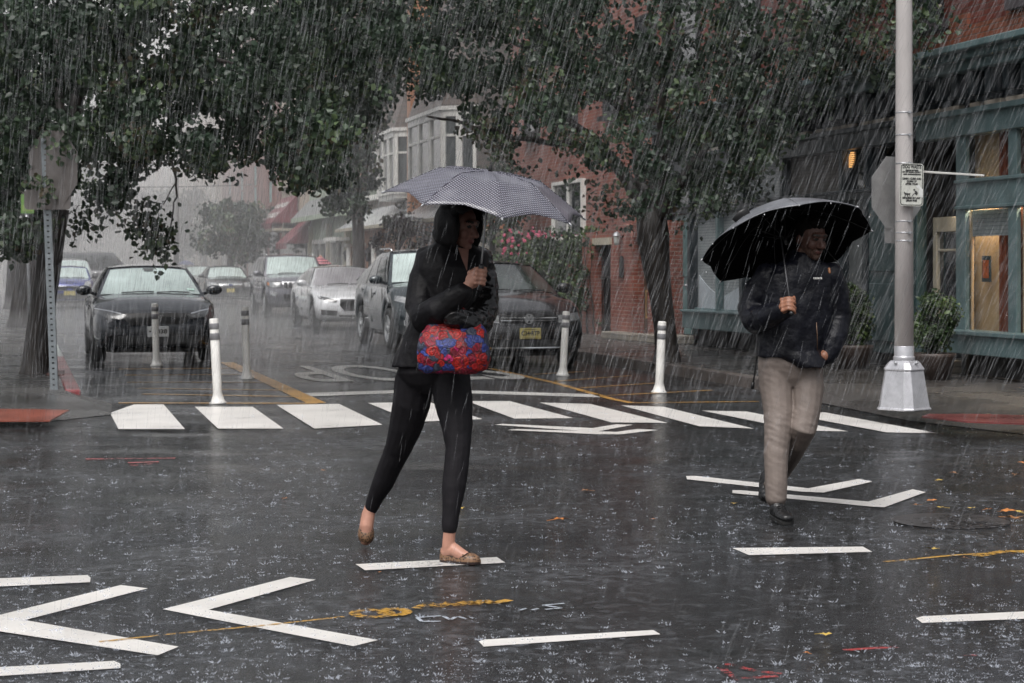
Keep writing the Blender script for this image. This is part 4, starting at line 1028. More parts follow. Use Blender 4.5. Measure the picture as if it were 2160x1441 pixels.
# hanging spray by the twig, and leaves in front of the octagonal sign
def spots(lst, n, r, Y0, Y1, rng):
    out = []
    for x, y in lst:
        c = np.array(P(x, y, rng.uniform(Y0, Y1))); out.append(c+rng.normal(size=(n, 3))*np.array([r, r*.8, r]))
    return np.concatenate(out)
sp1 = spots([(300, 470), (325, 490), (340, 520), (318, 530), (338, 545), (300, 440), (270, 420), (255, 450), (315, 455), (350, 470), (330, 500), (290, 490), (345, 505)], 34, .10, 21, 21.5, rng)
sp2 = spots([(100, 350), (85, 365), (95, 385), (115, 370), (60, 345), (50, 355), (85, 420), (90, 435), (45, 380), (105, 395), (30, 420), (20, 480), (10, 520), (35, 450), (180, 460), (160, 470), (205, 440), (190, 475), (170, 490)], 24, .10, 21.2, 22, rng)
ex = np.concatenate([sp1, sp2]); pts = np.concatenate([pts, ex]); cl = np.concatenate([cl, rng.uniform(.35, 1, len(ex))])
px = pts[:, 0]/pts[:, 1]*FPX+CX; py = HY-(pts[:, 2]-EYE)/pts[:, 1]*FPX; keep = ~((px > 38) & (px < 78) & (py > 398) & (py < 462)); pts, cl = pts[keep], cl[keep]
leaves('crown', tA, pts, .073, LEAF, 11, clump=cl)

# --- second left tree and its neighbours further back
def plain_tree(name, label, px, Y, r, lean_px, crown, n, size, seed, mats=None, bark=None, zfork=2.4, rad=.5, weights=(.5, .33, .12, .05), base_z=KZ, per=60):
    b = P(px, HY, Y); b.z = base_z
    t = thing(name, label, 'tree', b); mb = MB()
    top = P(px+lean_px, HY, Y); top.z = zfork
    mb.tube([b-Vector((0, 0, .05)), b+Vector((0, 0, .15)), b.lerp(top, .4), top], [r*1.45, r*1.1, r, r*.95], n=12)
    rng = np.random.default_rng(seed); (x0, x1, y0, y1, dY) = crown
    for k in range(7):
        e = P(x0+(x1-x0)*rng.uniform(.1, .9), y0+(y1-y0)*rng.uniform(.1, .7), Y+rng.uniform(-dY, dY)*.7)
        m_ = top.lerp(e, .5)+Vector((0, 0, .3)); limb(mb, [top-Vector((0, 0, .1)), m_, e], r*.55, .02, seed=seed+k, wob=.06, n=7)
    mb.build('trunk', bark or m_bark, t)
    cx, cyy = (x0+x1)/2, (y0+y1)/2
    def smp(rng):
        for _ in range(30):
            a = rng.normal(size=3); a /= np.linalg.norm(a); a *= rng.uniform(0, 1)**.4
            x = cx+a[0]*(x1-x0)/2; y = cyy+a[2]*(y1-y0)/2
            p = P(x, y, Y+a[1]*dY); return (p.x, p.y, p.z)
    pts, cl = clumped(n, smp, rng, per=per, rad=rad); leaves('crown', t, pts, size, mats or LEAF, seed, clump=cl, weights=weights)
    return t
plain_tree('street_tree', 'second left tree with thick dark trunk just behind the nearest one', 46, 40, .26, 26, (-260, 200, -150, 505, 4), 9000, .13, 21)
plain_tree('street_tree', 'third left tree, thin dark trunk at the left edge of the street', 24, 58, .20, 8, (-200, 120, 120, 520, 5), 4500, .16, 22)
plain_tree('street_tree', 'pale hazy tree over the grey pickup at the left of the far street', 150, 112, .25, 10, (-20, 330, 250, 520, 7), 5000, .24, 23, rad=.9)

# --- big tree on the right pavement
Yr = 25.2
tR = thing('street_tree', 'large tree with dark forked trunk on the right pavement before the brick house', 'tree', P(1403, 765, Yr))
q = lambda x, y, dy=0: P(x, y, Yr+dy)
mb = MB()
mb.tube([q(1405, 775), q(1407, 762), q(1406, 735), q(1402, 690), q(1393, 620), q(1384, 560), q(1378, 500), q(1372, 440)], [.24, .195, .16, .148, .155, .185, .22, .20], n=14)
limb(mb, [q(1368, 470), q(1335, 400, .1), q(1290, 335, .3), q(1225, 275, .5), q(1150, 215, .8), q(1060, 150, 1)], .13, .03, seed=31, wob=.03)
limb(mb, [q(1378, 470), q(1392, 380, -.1), q(1400, 280, -.2), q(1405, 150, -.3), q(1410, -20, -.3), q(1415, -200, 0)], .14, .05, seed=32, wob=.03)
limb(mb, [q(1380, 480), q(1425, 400, -.4), q(1480, 320, -.8), q(1560, 240, -1.4), q(1680, 160, -2)], .10, .025, seed=33)
limb(mb, [q(1370, 450), q(1350, 360, .4), q(1330, 250, .8), q(1300, 120, 1.1), q(1260, -40, 1.3)], .10, .03, seed=34)
limb(mb, [q(1290, 335, .3), q(1200, 300, 0), q(1100, 290, -.5), q(1000, 270, -1), q(900, 245, -1.5)], .06, .015, seed=35)
limb(mb, [q(1400, 280), q(1500, 170, -1), q(1640, 90, -2), q(1800, 60, -3)], .07, .02, seed=36)
limb(mb, [q(1330, 250, .8), q(1180, 120, .5), q(1000, 60, 0), q(850, 80, -1)], .06, .015, seed=37)
mb.build('trunk', m_bark, tR)
rng = np.random.default_rng(5)
bR = [(640, 320), (700, 330), (770, 260), (815, 195), (940, 190), (1000, 260), (1040, 330), (1090, 345), (1140, 285), (1240, 340), (1300, 440), (1345, 460), (1400, 440), (1440, 420), (1500, 445), (1560, 420), (1620, 330), (1700, 250), (1800, 190), (1900, 145), (1960, 95), (2040, 40)]
pts, cl = clumped(68000, img_sampler(640, 2010, -190, bR, 21.0, 28.0), rng, per=80, rad=.30)
# thin out the band where brick shows through
keep = np.ones(len(pts), bool); px = pts[:, 0]/pts[:, 1]*FPX+CX; py = HY-(pts[:, 2]-EYE)/pts[:, 1]*FPX
zone = (px > 1060) & (px < 1400) & (py > 210) & (py < 470) & (np.sin(px*.045+np.sin(py*.03)*2)+np.sin(py*.06+px*.02) > .35); keep &= ~(zone & (rng.uniform(size=len(pts)) < .8))
zone = (px > 790) & (px < 900) & (py > 120) & (py < 240); keep &= ~(zone & (rng.uniform(size=len(pts)) < .5))
zone = (px > 1850) & (rng.uniform(size=len(pts)) < .5); keep &= ~zone
pts, cl = pts[keep], cl[keep]
ex = spots([(1290, 420), (1250, 400), (1270, 460), (1230, 430), (1470, 460), (1490, 440), (1440, 470), (1320, 470), (1100, 350), (1210, 370), (1570, 420), (1545, 405), (1600, 400), (1620, 395)], 26, .12, 23, 25, rng)
pts = np.concatenate([pts, ex]); cl = np.concatenate([cl, rng.uniform(0, 1, len(ex))])
leaves('crown', tR, pts, .073, LEAF, 12, clump=cl, weights=(.54, .33, .09, .04))

# --- grey trunked tree in front of the orange building
Ym = 47.0
b = P(757, HY, Ym); b.z = KZ
tM = thing('street_tree', 'grey trunked tree with low hanging clumps before the orange bay window building', 'tree', b)
q = lambda x, y, dy=0: P(x, y, Ym+dy)
mb = MB(); mb.tube([b, b+Vector((0, 0, .3)), q(757, 540), q(755, 470), q(752, 400)], [.24, .17, .15, .15, .16], n=12)
limb(mb, [q(753, 420), q(730, 330), q(690, 220), q(650, 90)], .10, .03, seed=41); limb(mb, [q(753, 420), q(780, 320), q(800, 200), q(830, 60)], .10, .03, seed=42); limb(mb, [q(752, 410), q(745, 280), q(740, 100), q(740, -100)], .10, .03, seed=43)
mb.build('trunk', m_bark_g, tM)
rng = np.random.default_rng(6)
bM = [(560, 330), (620, 345), (680, 370), (700, 450), (740, 460), (765, 440), (785, 390), (795, 300), (805, 215), (840, 190), (900, 190)]
pts, cl = clumped(26000, img_sampler(585, 830, -200, bM, 43, 50), rng, per=60, rad=.36)
leaves('crown', tM, pts, .115, LEAF, 13, clump=cl)
# near branch of leaves hanging left of the umbrella comes from the big tree; dark maple before the orange wall
b = P(838, HY, 49); b.z = KZ
plain_tree('small_maple', 'small dark purple leaved maple before the orange brick wall', 836, 49, .05, 2, (790, 905, 435, 545, 1.0), 1500, .09, 51, mats=[leaf_mat('leaf_purple', (.05, .03, .032)), leaf_mat('leaf_purple_green', (.055, .06, .035))], weights=(.6, .4), zfork=1.9, rad=.3)
# small tree seen behind the umbrella handle, by the block pier
plain_tree('garden_tree', 'grey green garden tree by the concrete block pier behind the umbrella', 1035, 41.5, .07, 4, (975, 1130, 330, 520, 1.2), 3200, .10, 52, zfork=2.2, rad=.35)
# hazy trees down the street
plain_tree('far_tree', 'hazy round tree beside the red brick block beyond the dark sedan', 487, 78, .16, 0, (405, 585, 425, 555, 2.2), 5200, .15, 61, zfork=1.9, rad=.5)
plain_tree('far_tree', 'pale tall tree in the haze left of the red brick block', 430, 105, .2, 0, (320, 450, 395, 545, 4), 3500, .24, 62, zfork=2.2, rad=.8)
plain_tree('far_tree', 'very faint tree at the end of the street right of the pale pole', 290, 150, .25, 0, (190, 420, 390, 565, 8), 5000, .32, 63, zfork=2.5, rad=1.1)
plain_tree('far_tree', 'faint tree at the end of the street behind the left trunks', 110, 150, .25, 0, (20, 210, 330, 555, 8), 4000, .32, 64, zfork=2.5, rad=1.1)
plain_tree('far_tree', 'faint grey tree nearest to the left trunks in the far haze', 15, 120, .25, 0, (-120, 110, 300, 560, 6), 4000, .28, 65, zfork=2.5, rad=1.0)

# --- hedge with pink flowers
hg = thing('flowering_hedge', 'tall green hedge with pink flowers in front of the brick house', 'hedge', S(38.5, 10.6, KZ))
rng = np.random.default_rng(8)
h0, h1 = fu(1240, 10.4), fu(1058, 10.4)
def hs_(rng):
    u = rng.uniform(h0, h1); top = 2.0+.25*math.sin(u*1.3)+(.35 if u > 39.5 else 0)-.1*max(0, 37-u); z = KZ+.1+(top-KZ)*rng.uniform(0, 1)**.8
    p = S(u, rng.uniform(10.0, 11.1), z); return (p.x, p.y, p.z)
pts, cl = clumped(9500, hs_, rng, per=45, rad=.22)
leaves('foliage', hg, pts, .075, [leaf_mat('hedge_dark', (.035, .06, .028)), leaf_mat('hedge_mid', (.06, .10, .04)), leaf_mat('hedge_light', (.11, .16, .06))], 14, weights=(.5, .35, .15), clump=cl)
mb = MB()
for k in range(16):
    u = h0+(h1-h0)*(k+.5)/16; limb(mb, [S(u, 10.6, KZ), S(u+.1, 10.55, 1.0), S(u-.05, 10.5, 1.9)], .02, .008, n=5, seed=k)
mb.build('stems', m_bark, hg)
mb = MB(); rr = random.Random(9); m_pink = M('pink_petals', (.50, .09, .16), .5, var=.4, vscale=30)
fl = [(1150+rr.gauss(0, 38), 497+rr.gauss(0, 7)) for _ in range(46)]+[(1075+rr.gauss(0, 14), 520+rr.gauss(0, 16)) for _ in range(18)]+[(1100, 568), (1109, 566), (1090, 557), (1060, 535), (1120, 515), (1131, 512)]
for x, y in fl:
    p = P(x, y, 39.3+rr.uniform(-.5, .9)); mb = MB(); s_ = rr.uniform(.55, 1.05)
    for j in range(5):
        a = 2*PI*j/5+x; mb.ell(p+Vector((.022*s_*math.cos(a), -.01*rr.random(), .022*s_*math.sin(a))), (.02*s_, .012, .02*s_), n=6, m=4)
    mb.build('pink_flower', m_pink, hg)
# yellow green shrub behind the dark SUV
sh = thing('yellow_shrub', 'bright yellow green shrub behind the dark grey SUV roof', 'shrub', P(845, 640, 47))
rng = np.random.default_rng(10)
def ss(rng):
    a = rng.normal(size=3); a /= np.linalg.norm(a); p = P(850+a[0]*38, 565+a[2]*26, 47+a[1]*.5); return (p.x, p.y, p.z)
pts, cl = clumped(1300, ss, rng, per=40, rad=.2); leaves('foliage', sh, pts, .09, [leaf_mat('shrub_yellow', (.33, .30, .06)), leaf_mat('shrub_lime', (.18, .22, .05))], 15, weights=(.6, .4), clump=cl)
mb = MB(); c = P(848, HY, 47)
for k in range(6): limb(mb, [Vector((c.x+.05*k-.12, c.y, KZ)), Vector((c.x+.1*k-.25, c.y, 1.2))], .02, .01, n=5, seed=k)
mb.build('stems', m_bark, sh)
# potted shrubs by the entrance
m_pot = M('brown_pot', (.055, .04, .035), .5, var=.3, vscale=10, bump=.3)
def potted(px, py, Y, w, h, label, seed):
    b = P(px, HY, Y); b.z = KZ; t = thing('potted_shrub', label, 'potted plant', b, 'potted shrubs beside the shop entrance')
    mb = MB(); mb.lathe([(.19, 0), (.24, .22), (.26, .26), (.26, .30), (.22, .30), (.21, .26)], b, n=20); mb.build('pot', m_pot, t)
    mb = MB()
    for k in range(5): limb(mb, [b+Vector((0, 0, .25)), b+Vector((.06*(k-2), .03*(k % 2), .5)), b+Vector((.1*(k-2), .05*(k % 2), .25+h*.8))], .015, .006, n=5, seed=k)
    mb.build('stems', m_bark, t)
    rng = np.random.default_rng(seed)
    def sm(rng):
        a = rng.normal(size=3); a /= np.linalg.norm(a); a *= rng.uniform(.2, 1)**.5; return (b.x+a[0]*w/2, b.y+a[1]*w/2, b.z+.30+h/2+a[2]*h/2)
    pts, cl = clumped(3200, sm, rng, per=40, rad=.11)
    leaves('foliage', t, pts, .045, [leaf_mat('box_dark', (.03, .055, .022)), leaf_mat('box_mid', (.055, .09, .03)), leaf_mat('box_light', (.10, .15, .05))], seed, weights=(.5, .35, .15), clump=cl, droop=0)
potted(1968, 0, 21.3, .52, .72, 'leafy green potted shrub right of the lamp pole by the door', 71)
potted(1800, 0, 23.6, .42, .75, 'dark leafy potted shrub behind the man on the right', 72)
# ================================================================ VEHICLES
m_tyre = M('tyre_rubber', (.018, .018, .018), .6, var=.3, vscale=20)
m_under = M('underbody', (.012, .012, .012), .7)
m_chrome = M('chrome', (.72, .73, .74), .14, metal=1.0, var=.08)
m_rim = M('alloy_rim', (.42, .43, .44), .28, metal=.8, var=.1)
m_rim_d = M('dark_alloy', (.10, .10, .105), .3, metal=.7, var=.1)
m_wind = M_glass('wet_sky_windscreen', (.47, .56, .54), rough=.13, var=.28, vscale=1.7)  # sky reflection on the wet, fogged glass put into the pale base colour
m_wind_d = M_glass('dark_windscreen', (.075, .095, .085), rough=.1, var=.5, vscale=1.7)
m_wind_w = M_glass('pale_windscreen', (.38, .37, .39), rough=.14, var=.3, vscale=1.5)  # pale base colour again holds the sky's reflection
m_side = M_glass('side_glass', (.035, .042, .042), rough=.08)
m_black = M('black_trim', (.016, .016, .017), .35, var=.3)
m_lampg = M('headlamp_glass', (.30, .31, .32), .12, spec=1, var=.45, vscale=18, coat=.8)
m_lamp_d = M('dark_headlamp', (.04, .042, .045), .12, spec=1, var=.5, vscale=18, coat=.8)
m_plate_y = M('plate_yellow', (.58, .49, .17), .4, var=.12, vscale=15)
m_plate_w = M('plate_white', (.62, .63, .64), .4, var=.1, vscale=15)
m_pl_ink = M('plate_ink', (.04, .035, .03), .5)
m_amber = M('amber_lens', (.5, .16, .03), .3)
def paint(name, c, rough=.22, metal=.35): return M(name, c, rough, metal=metal, var=.12, vscale=2.5, coat=1.0, bump=.06, bscale=160)
def ip(x, xs, ys): return float(np.interp(x, xs, ys))
def car(name, label, px, Y, sp, group=None, u_dir=None, v=None):
    """sp: measurements of one vehicle; local x runs from nose to tail, y to its picture-right, z up"""
    if u_dir is None: AX, AY = SD, RD
    else: AX, AY = u_dir
    base = P(px, HY, Y); base.z = 0
    t = thing(name, label, 'car', base, group)
    T = lambda x, y, z: base+AX*x+AY*y+Vector((0, 0, z))
    L, W, H = sp['L'], sp['W'], sp['H']; hw = W/2
    zn, zc, xc, xr, zr, xq, xd, zd = sp['nose'], sp['cowl'], sp['xc'], sp['xr'], H, sp['xq'], sp['xd'], sp['deck']
    r = sp.get('wr', .33); wf = sp.get('wf', .9); wb = wf+sp.get('wbase', 2.7); ga = sp.get('clear', .19)
    belt = sp.get('belt', zc-.02); lean = sp.get('lean', .28); shut = sp.get('shoulder', .93)
    xs = sorted(set([0, .03, .07, .13, .22, .35, .5, .62, xc*.8, xc, xc+.3, xr, (xr+xq)/2, xq, xd, L-.45, L-.2, L-.06, L]+[wf+k*(r+.07)*1.0 for k in (-1, -.92, -.7, -.4, 0, .4, .7, .92, 1)]+[wb+k*(r+.07) for k in (-1, -.92, -.7, -.4, 0, .4, .7, .92, 1)]))
    xs = [x for x in xs if 0 <= x <= L]
    def prof(x):
        w = hw*ip(x, [0, .03, .08, .16, .3, .5, .9, L-.7, L-.3, L-.08, L], [.74, .82, .88, .925, .96, .98, 1, 1, .975, .92, .82])
        z = ip(x, [0, .03, .08, .16, .35, xc*.6, xc, xc+.25, xd-.2, xd, L-.1, L], [zn-.13, zn-.06, zn-.02, zn, zn+(zc-zn)*.33, zn+(zc-zn)*.72, zc, belt, belt+.03, zd, zd-.02, zd-.12])
        zb = ga+ip(x, [0, .1, .3], [.07, .03, 0])
        for c in (wf, wb):
            R = r+.065
            if abs(x-c) < R: zb = max(zb, r+math.sqrt(R*R-(x-c)**2)*.98)
        return w, z, zb
    rings = []
    for x in xs:
        w, z, zb = prof(x)
        zb_ = min(zb, z-.14); fade = max(0, 1-x/.6)
        cr = ip(x, [0, .2, xc, xc+.3], [.02, .035, .05, .02])
        zm = zb_+(z-zb_)*.45
        half = [(0, zb_), (.80*w, zb_), (.965*w, zb_+(z-zb_)*.10), (1.0*w, zm), (.992*w, zb_+(z-zb_)*.70), (shut*w+.0*w, z-.035*(1 if z-zb_ > .2 else .4)), (shut*.90*w, z-.008), (.60*w, z+cr*.55), (.3*w, z+cr*.9), (0, z+cr)]
        pts = half+[(-y, zz) for y, zz in half[1:-1][::-1]]
        ring = []
        for y, zz in pts:
            k = zz-.48; dx = fade*(lean*max(0, k)**1.25*1.6+.16*max(0, -k)+ .10*(abs(y)/hw)**2.5)
            ring.append(T(x+dx, y, zz))
        rings.append(ring)
    mb = MB(); mb.loft(rings, 0, True)
    # cabin (roof, pillars) over the belt
    rd = sp.get('rdrop', 0.0)
    wB, wR = hw*.90, hw*sp.get('roofw', .70)
    zb0 = belt-.03
    def ws(s, tt):     # s -1..1 across, tt 0..1 up
        y = s*(wB+(wR-wB)*tt); bow = .17*(1-tt)+.09*tt
        x = (xc+(xr-xc)*tt)-bow*(1-s*s)+bow*.6; z = zc-.015+(zr-.015-zc)*tt**.93+.035*(1-s*s)*tt+.02*(1-s*s)*(1-tt)
        return T(x, y, z)
    def sd(a, tt, sg):  # a 0..1 front to rear, tt 0..1 up
        x0, x1 = xc+.10, xd; X0, X1 = xr+.054, xq
        zt_ = zr-.015-ip(a, [0, .45, .8, 1], [0.0, .01, .02+rd*.5, .05+rd]); e = tt
        x = (x0+(x1-x0)*a)*(1-e)+(X0+(X1-X0)*a)*e
        y = wB+(wR-wB)*e+.035*math.sin(e*PI*.9)+.02*math.sin(a*PI)
        z = (zb0+(zd-zb0)*max(0, (a-.75)/.25)*.6)*(1-e)+zt_*e
        return T(x, sg*y, z)
    def patch(m, fn, s0, s1, t0, t1, ns, nt_, mi=0):
        o = [[fn(s0+(s1-s0)*i/ns, t0+(t1-t0)*j/nt_) for i in range(ns+1)] for j in range(nt_+1)]
        vs = [p for row in o for p in row]; w = ns+1
        m.add(vs, [(j*w+i, j*w+i+1, (j+1)*w+i+1, (j+1)*w+i) for j in range(nt_) for i in range(ns)], mi, True)
    patch(mb, ws, -1, 1, 0, 1, 10, 6)
    for sg in (-1, 1): patch(mb, lambda a, e: sd(a, e, sg), 0, 1, 0, 1, 10, 5)
    def rf(s, tt):
        x = xr-.09*(1-s*s)+.054+(xq-xr-.054)*tt; y = s*wR
        return T(x if tt > 0 else xr-.09*(1-s*s)+.054, y, zr-.015+.035*(1-s*s)*(1)+.045*math.sin(PI*min(1, tt*1.1))*(1-.6*s*s)-.0-ip(tt, [0, .45, .8, 1], [0, .01, .02+rd*.5, .05+rd]))
    patch(mb, rf, -1, 1, 0, 1, 10, 8)
    def rw(s, tt):
        y = s*(wB+(wR-wB)*tt); return T(xd+(xq-xd)*tt+.06*(1-s*s), y, zd+(zr-.065-rd-zd)*tt+.03*(1-s*s)*tt)
    patch(mb, rw, -1, 1, 0, 1, 6, 4)
    body = mb.build('body', sp['paint'], t, recalc=True)
    bvh = BVHTree.FromPolygons([Vector(v) for v in mb.v], mb.f)
    N_ = AX
    def decal(nm, poly, mat, off=.006, par=t, cuts=3, thick=0.0):
        """trim that hugs the nose: poly in (y, z)"""
        bm = bmesh.new(); vs = [bm.verts.new((y, z, 0)) for y, z in poly]; f = bm.faces.new(vs)
        bmesh.ops.triangulate(bm, faces=[f])
        for _ in range(cuts): bmesh.ops.subdivide_edges(bm, edges=[e for e in bm.edges if e.calc_length() > .06], cuts=1, use_grid_fill=False); bmesh.ops.triangulate(bm, faces=bm.faces[:])
        out = []
        for v_ in bm.verts:
            o = T(-1.5, v_.co.x, v_.co.y); h = bvh.ray_cast(o, AX)
            if h[0] is None: h = bvh.find_nearest(T(.1, v_.co.x, v_.co.y))
            out.append(h[0]-AX*off)
        bm.verts.index_update(); m2 = MB(); m2.add(out, [tuple(x.index for x in f.verts) for f in bm.faces], 0, True); bm.free()
        return m2.build(nm, mat, par, recalc=False)
    def both(nm, poly, mat, **k):
        a = decal(nm, poly, mat, **k); b = decal(nm, [(-y, z) for y, z in poly][::-1], mat, **k); return a, b
    def front_x(y, z):
        h = bvh.ray_cast(T(-1.5, y, z), AX); return (h[0]-base).dot(AX) if h[0] else 0
    # glass
    m2 = MB(); up = Vector((0, 0, 1))
    patch(m2, lambda s, e: ws(s, e)-AX*.012+up*.006, -.93, .93, .05, .93, 10, 6); m2.build('windscreen', sp.get('glass', m_wind), t, recalc=False)
    for sg in (-1, 1):
        cuts = sp.get('cuts', [(.07, .36), (.385, .66)])
        for a0, a1 in cuts:
            m2 = MB()
            def fn(a, e, sg=sg): return sd(a, e, sg)+AY*sg*.008
            patch(m2, fn, a0, a1, .10, .88, 4, 4); m2.build('side_window', m_side, t, recalc=False)
    m2 = MB(); patch(m2, lambda s, e: rw(s, e)+AX*.01+up*.004, -.85, .85, .1, .88, 6, 4); m2.build('rear_window', m_side, t, recalc=False)
    # mirrors
    for sg in (-1, 1):
        m2 = MB(); c = (xc+.36, sg*(hw*.90+.17), belt+.10); R = Matrix((AX, AY, up)).transposed()
        m2.ell(T(*c), (.075, .125, .078), R); m2.tube([T(c[0]+.02, sg*hw*.88, belt+.03), T(*c)], .028, n=6); m2.build('wing_mirror', sp.get('mirror', sp['paint']), t)
    # wheels
    for xw in (wf, wb):
        for sg in (-1, 1):
            tw = sp.get('tw', .21); yo = sg*(hw-.012); yi = sg*(hw-tw); ax = AY*sg; o = T(xw, yi, r)
            m2 = MB(); m2.lathe([(r*.62, 0), (r*.9, 0), (r*.985, .02), (r, .05), (r, tw-.06), (r*.985, tw-.03), (r*.9, tw-.012), (r*.66, tw-.012), (r*.64, tw-.03), (r*.62, tw-.05)], o, n=28, axis=ax)
            w = m2.build('wheel', m_tyre, t)
            m2 = MB(); m2.lathe([(r*.65, tw-.016), (r*.66, tw-.006), (r*.61, tw-.010), (r*.58, tw-.05)], o, n=28, axis=ax, caps=False)
            ns = sp.get('spokes', 5); X = AX
            for k in range(ns):
                a = 2*PI*k/ns+.3; d = X*math.cos(a)+up*math.sin(a); e = X*-math.sin(a)+up*math.cos(a)
                p = [o+ax*(tw-.014)+e*.05*r/.33, o+ax*(tw-.014)-e*.05*r/.33, o+ax*(tw-.020)+d*r*.62-e*.032*r/.33, o+ax*(tw-.020)+d*r*.62+e*.032*r/.33]
                m2.prism([x-ax*.03 for x in p], ax*.032)
            m2.lathe([(r*.17, tw-.03), (r*.17, tw-.004), (r*.05, tw-.001)], o, n=12, axis=ax); m2.build('rim', sp.get('rim', m_rim), w)
    m2 = MB(); m2.box(wf-.3, wb+.3, -hw+.22, hw-.22, ga-.03, .55, T); m2.box(.18, wf, -hw*.7, hw*.7, ga-.02, .4, T); m2.build('underbody', m_under, t)
    # wipers and cowl
    m2 = MB()
    for s0, s1 in ((-.55, .05), (.1, .72)): m2.tube([ws(s0, .05)-AX*.03+up*.02, ws((s0+s1)/2, .075)-AX*.03+up*.02, ws(s1, .065)-AX*.03+up*.02], .009, n=5)
    m2.build('wipers', m_black, t)
    if sp.get('rails'):
        for sg in (-1, 1):
            m2 = MB(); m2.tube([T(xr+.15, sg*wR*.93, zr+.01), T(xr+.25, sg*wR*.95, zr+.05), T(xq-.3, sg*wR*.95, zr+.05), T(xq-.15, sg*wR*.93, zr)], .018, n=6); m2.build('roof_rail', sp['rails'], t)
    # door seams, handles on both flanks
    for sg in (-1, 1):
        for xd_ in sp.get('doors', [1.35, 2.35, 3.3]):
            m2 = MB(); m2.box(xd_, xd_+.012, sg*hw*.99-.004, sg*hw*.99+.008, ga+.2, belt-.06, T); m2.build('door_seam', m_black, t)
        for xd_ in sp.get('handles', [2.15, 3.1]):
            m2 = MB(); m2.box(xd_, xd_+.2, sg*hw*.985-.003, sg*hw*.985+.032, belt-.16, belt-.13, T); m2.build('door_handle', sp.get('mirror', sp['paint']), t, bevel=.008)
    # number plate
    def plate(zc_, text, mat, yc=0.0, sub=True, w=.305, h=.152):
        x = front_x(yc, zc_)-.022; m2 = MB(); m2.box(x, x+.012, yc-w/2, yc+w/2, zc_-h/2, zc_+h/2, T); pl = m2.build('number_plate', mat, t, bevel=.006)
        m2 = MB(); TT = lambda a, b, dz: T(x-.003, yc+a, zc_+b+dz)
        if text: lettering(m2, text, lambda a, b: TT(a, b, 0), .085, .003, width=w*.86)
        if sub:
            for dz, ww in ((.058, .15), (-.062, .17)):
                for q in range(9): m2.quad(TT(-ww/2+q*ww/9, -.005, dz), TT(-ww/2+(q+.75)*ww/9, -.005, dz), TT(-ww/2+(q+.75)*ww/9, .005, dz), TT(-ww/2+q*ww/9, .005, dz))
        m2.build('plate_lettering', m_pl_ink, pl, recalc=False)
    def badge(parts, zc_, mat=m_chrome, yc=0.0, off=.016):
        """parts: polygons in (y, z) about the badge centre"""
        x = front_x(yc, zc_)-off; m2 = MB()
        for pl in parts: m2.prism([T(x, yc+a, zc_+b) for a, b in pl], AX*.012)
        m2.build('badge', mat, t)
    return dict(t=t, T=T, decal=decal, both=both, plate=plate, badge=badge, front_x=front_x, ws=ws, hw=hw, AX=AX, AY=AY)
def ring_poly(R, r, n=24):
    out = []
    for k in range(n):
        a, b = 2*PI*k/n, 2*PI*(k+1)/n
        out.append([(R*math.cos(a), R*math.sin(a)), (R*math.cos(b), R*math.sin(b)), (r*math.cos(b), r*math.sin(b)), (r*math.cos(a), r*math.sin(a))])
    return out
def stroke(pts, w):
    out = []
    for (x0, y0), (x1, y1) in zip(pts[:-1], pts[1:]):
        dx, dy = x1-x0, y1-y0; l = math.hypot(dx, dy); nx, ny = -dy/l*w/2, dx/l*w/2
        out.append([(x0+nx, y0+ny), (x1+nx, y1+ny), (x1-nx, y1-ny), (x0-nx, y0-ny)])
    return out
# -- dark sedan on the left
g = 'cars parked along the kerbs'
C = car('parked_car', 'dark blue black sedan with white number plate and pale windscreen parked at the left kerb', 331, 27.1, dict(L=4.55, W=1.80, H=1.415, nose=.78, cowl=.98, xc=1.22, xr=2.02, xq=3.35, xd=4.1, deck=1.0, belt=.96, wr=.325, wf=.92, wbase=2.73, paint=paint('navy_black_paint', (.013, .017, .024)), mirror=paint('mirror_navy', (.013, .017, .024)), lean=.30, roofw=.66, rim=m_rim_d), g)
C['decal']('grille', [(-.46, .745), (.46, .745), (.52, .70), (.36, .575), (-.36, .575), (-.52, .70)], m_black, off=.008)
C['both']('headlight', [(.42, .72), (.62, .765), (.86, .80), (.87, .745), (.72, .685), (.5, .655)], m_lamp_d, off=.009)
C['both']('running_light', [(.50, .742), (.66, .782), (.86, .812), (.86, .800), (.66, .768), (.50, .728)], m_chrome, off=.013)
C['decal']('lower_intake', [(-.68, .42), (.68, .42), (.80, .30), (.70, .22), (-.70, .22), (-.80, .30)], m_black, off=.006)
C['decal']('bumper_crease', [(-.84, .585), (-.40, .54), (.40, .54), (.84, .585), (.84, .57), (.40, .522), (-.40, .522), (-.84, .57)], paint('crease_paint', (.03, .037, .05), .15), off=.008)
fr = [[(-.055, .04), (.055, .04), (.055, .046), (-.055, .046)], [(-.05, -.046), (.05, -.046), (.05, -.040), (-.05, -.040)], [(-.060, -.042), (-.054, -.042), (-.058, .044), (-.064, .044)], [(.060, -.042), (.054, -.042), (.058, .044), (.064, .044)]]
C['badge'](fr+stroke([(-.035, .034), (-.022, -.034)], .013)+stroke([(.035, .034), (.022, -.034)], .013)+[[(-.03, -.006), (.03, -.006), (.03, .006), (-.03, .006)]], .665)
C['plate'](.475, '\u2022 1038', m_plate_w, yc=.02, sub=False)
m2 = MB(); p = [C['ws'](s, e)-C['AX']*.025+Vector((0, 0, .01)) for s, e in ((.72, .16), (.86, .16), (.85, .22), (.71, .22))]; m2.quad(*p); m2.build('windscreen_sticker', M('sticker_mint', (.55, .75, .68), .4), C['t'], recalc=False)
m2 = MB(); p = [C['ws'](s, e)-C['AX']*.02+Vector((0, 0, .008)) for s, e in ((-.14, .92), (.14, .92), (.10, .80), (-.10, .80))]; m2.quad(*p); m2.build('mirror_mount', M('mirror_mount', (.10, .11, .11), .3), C['t'], recalc=False)
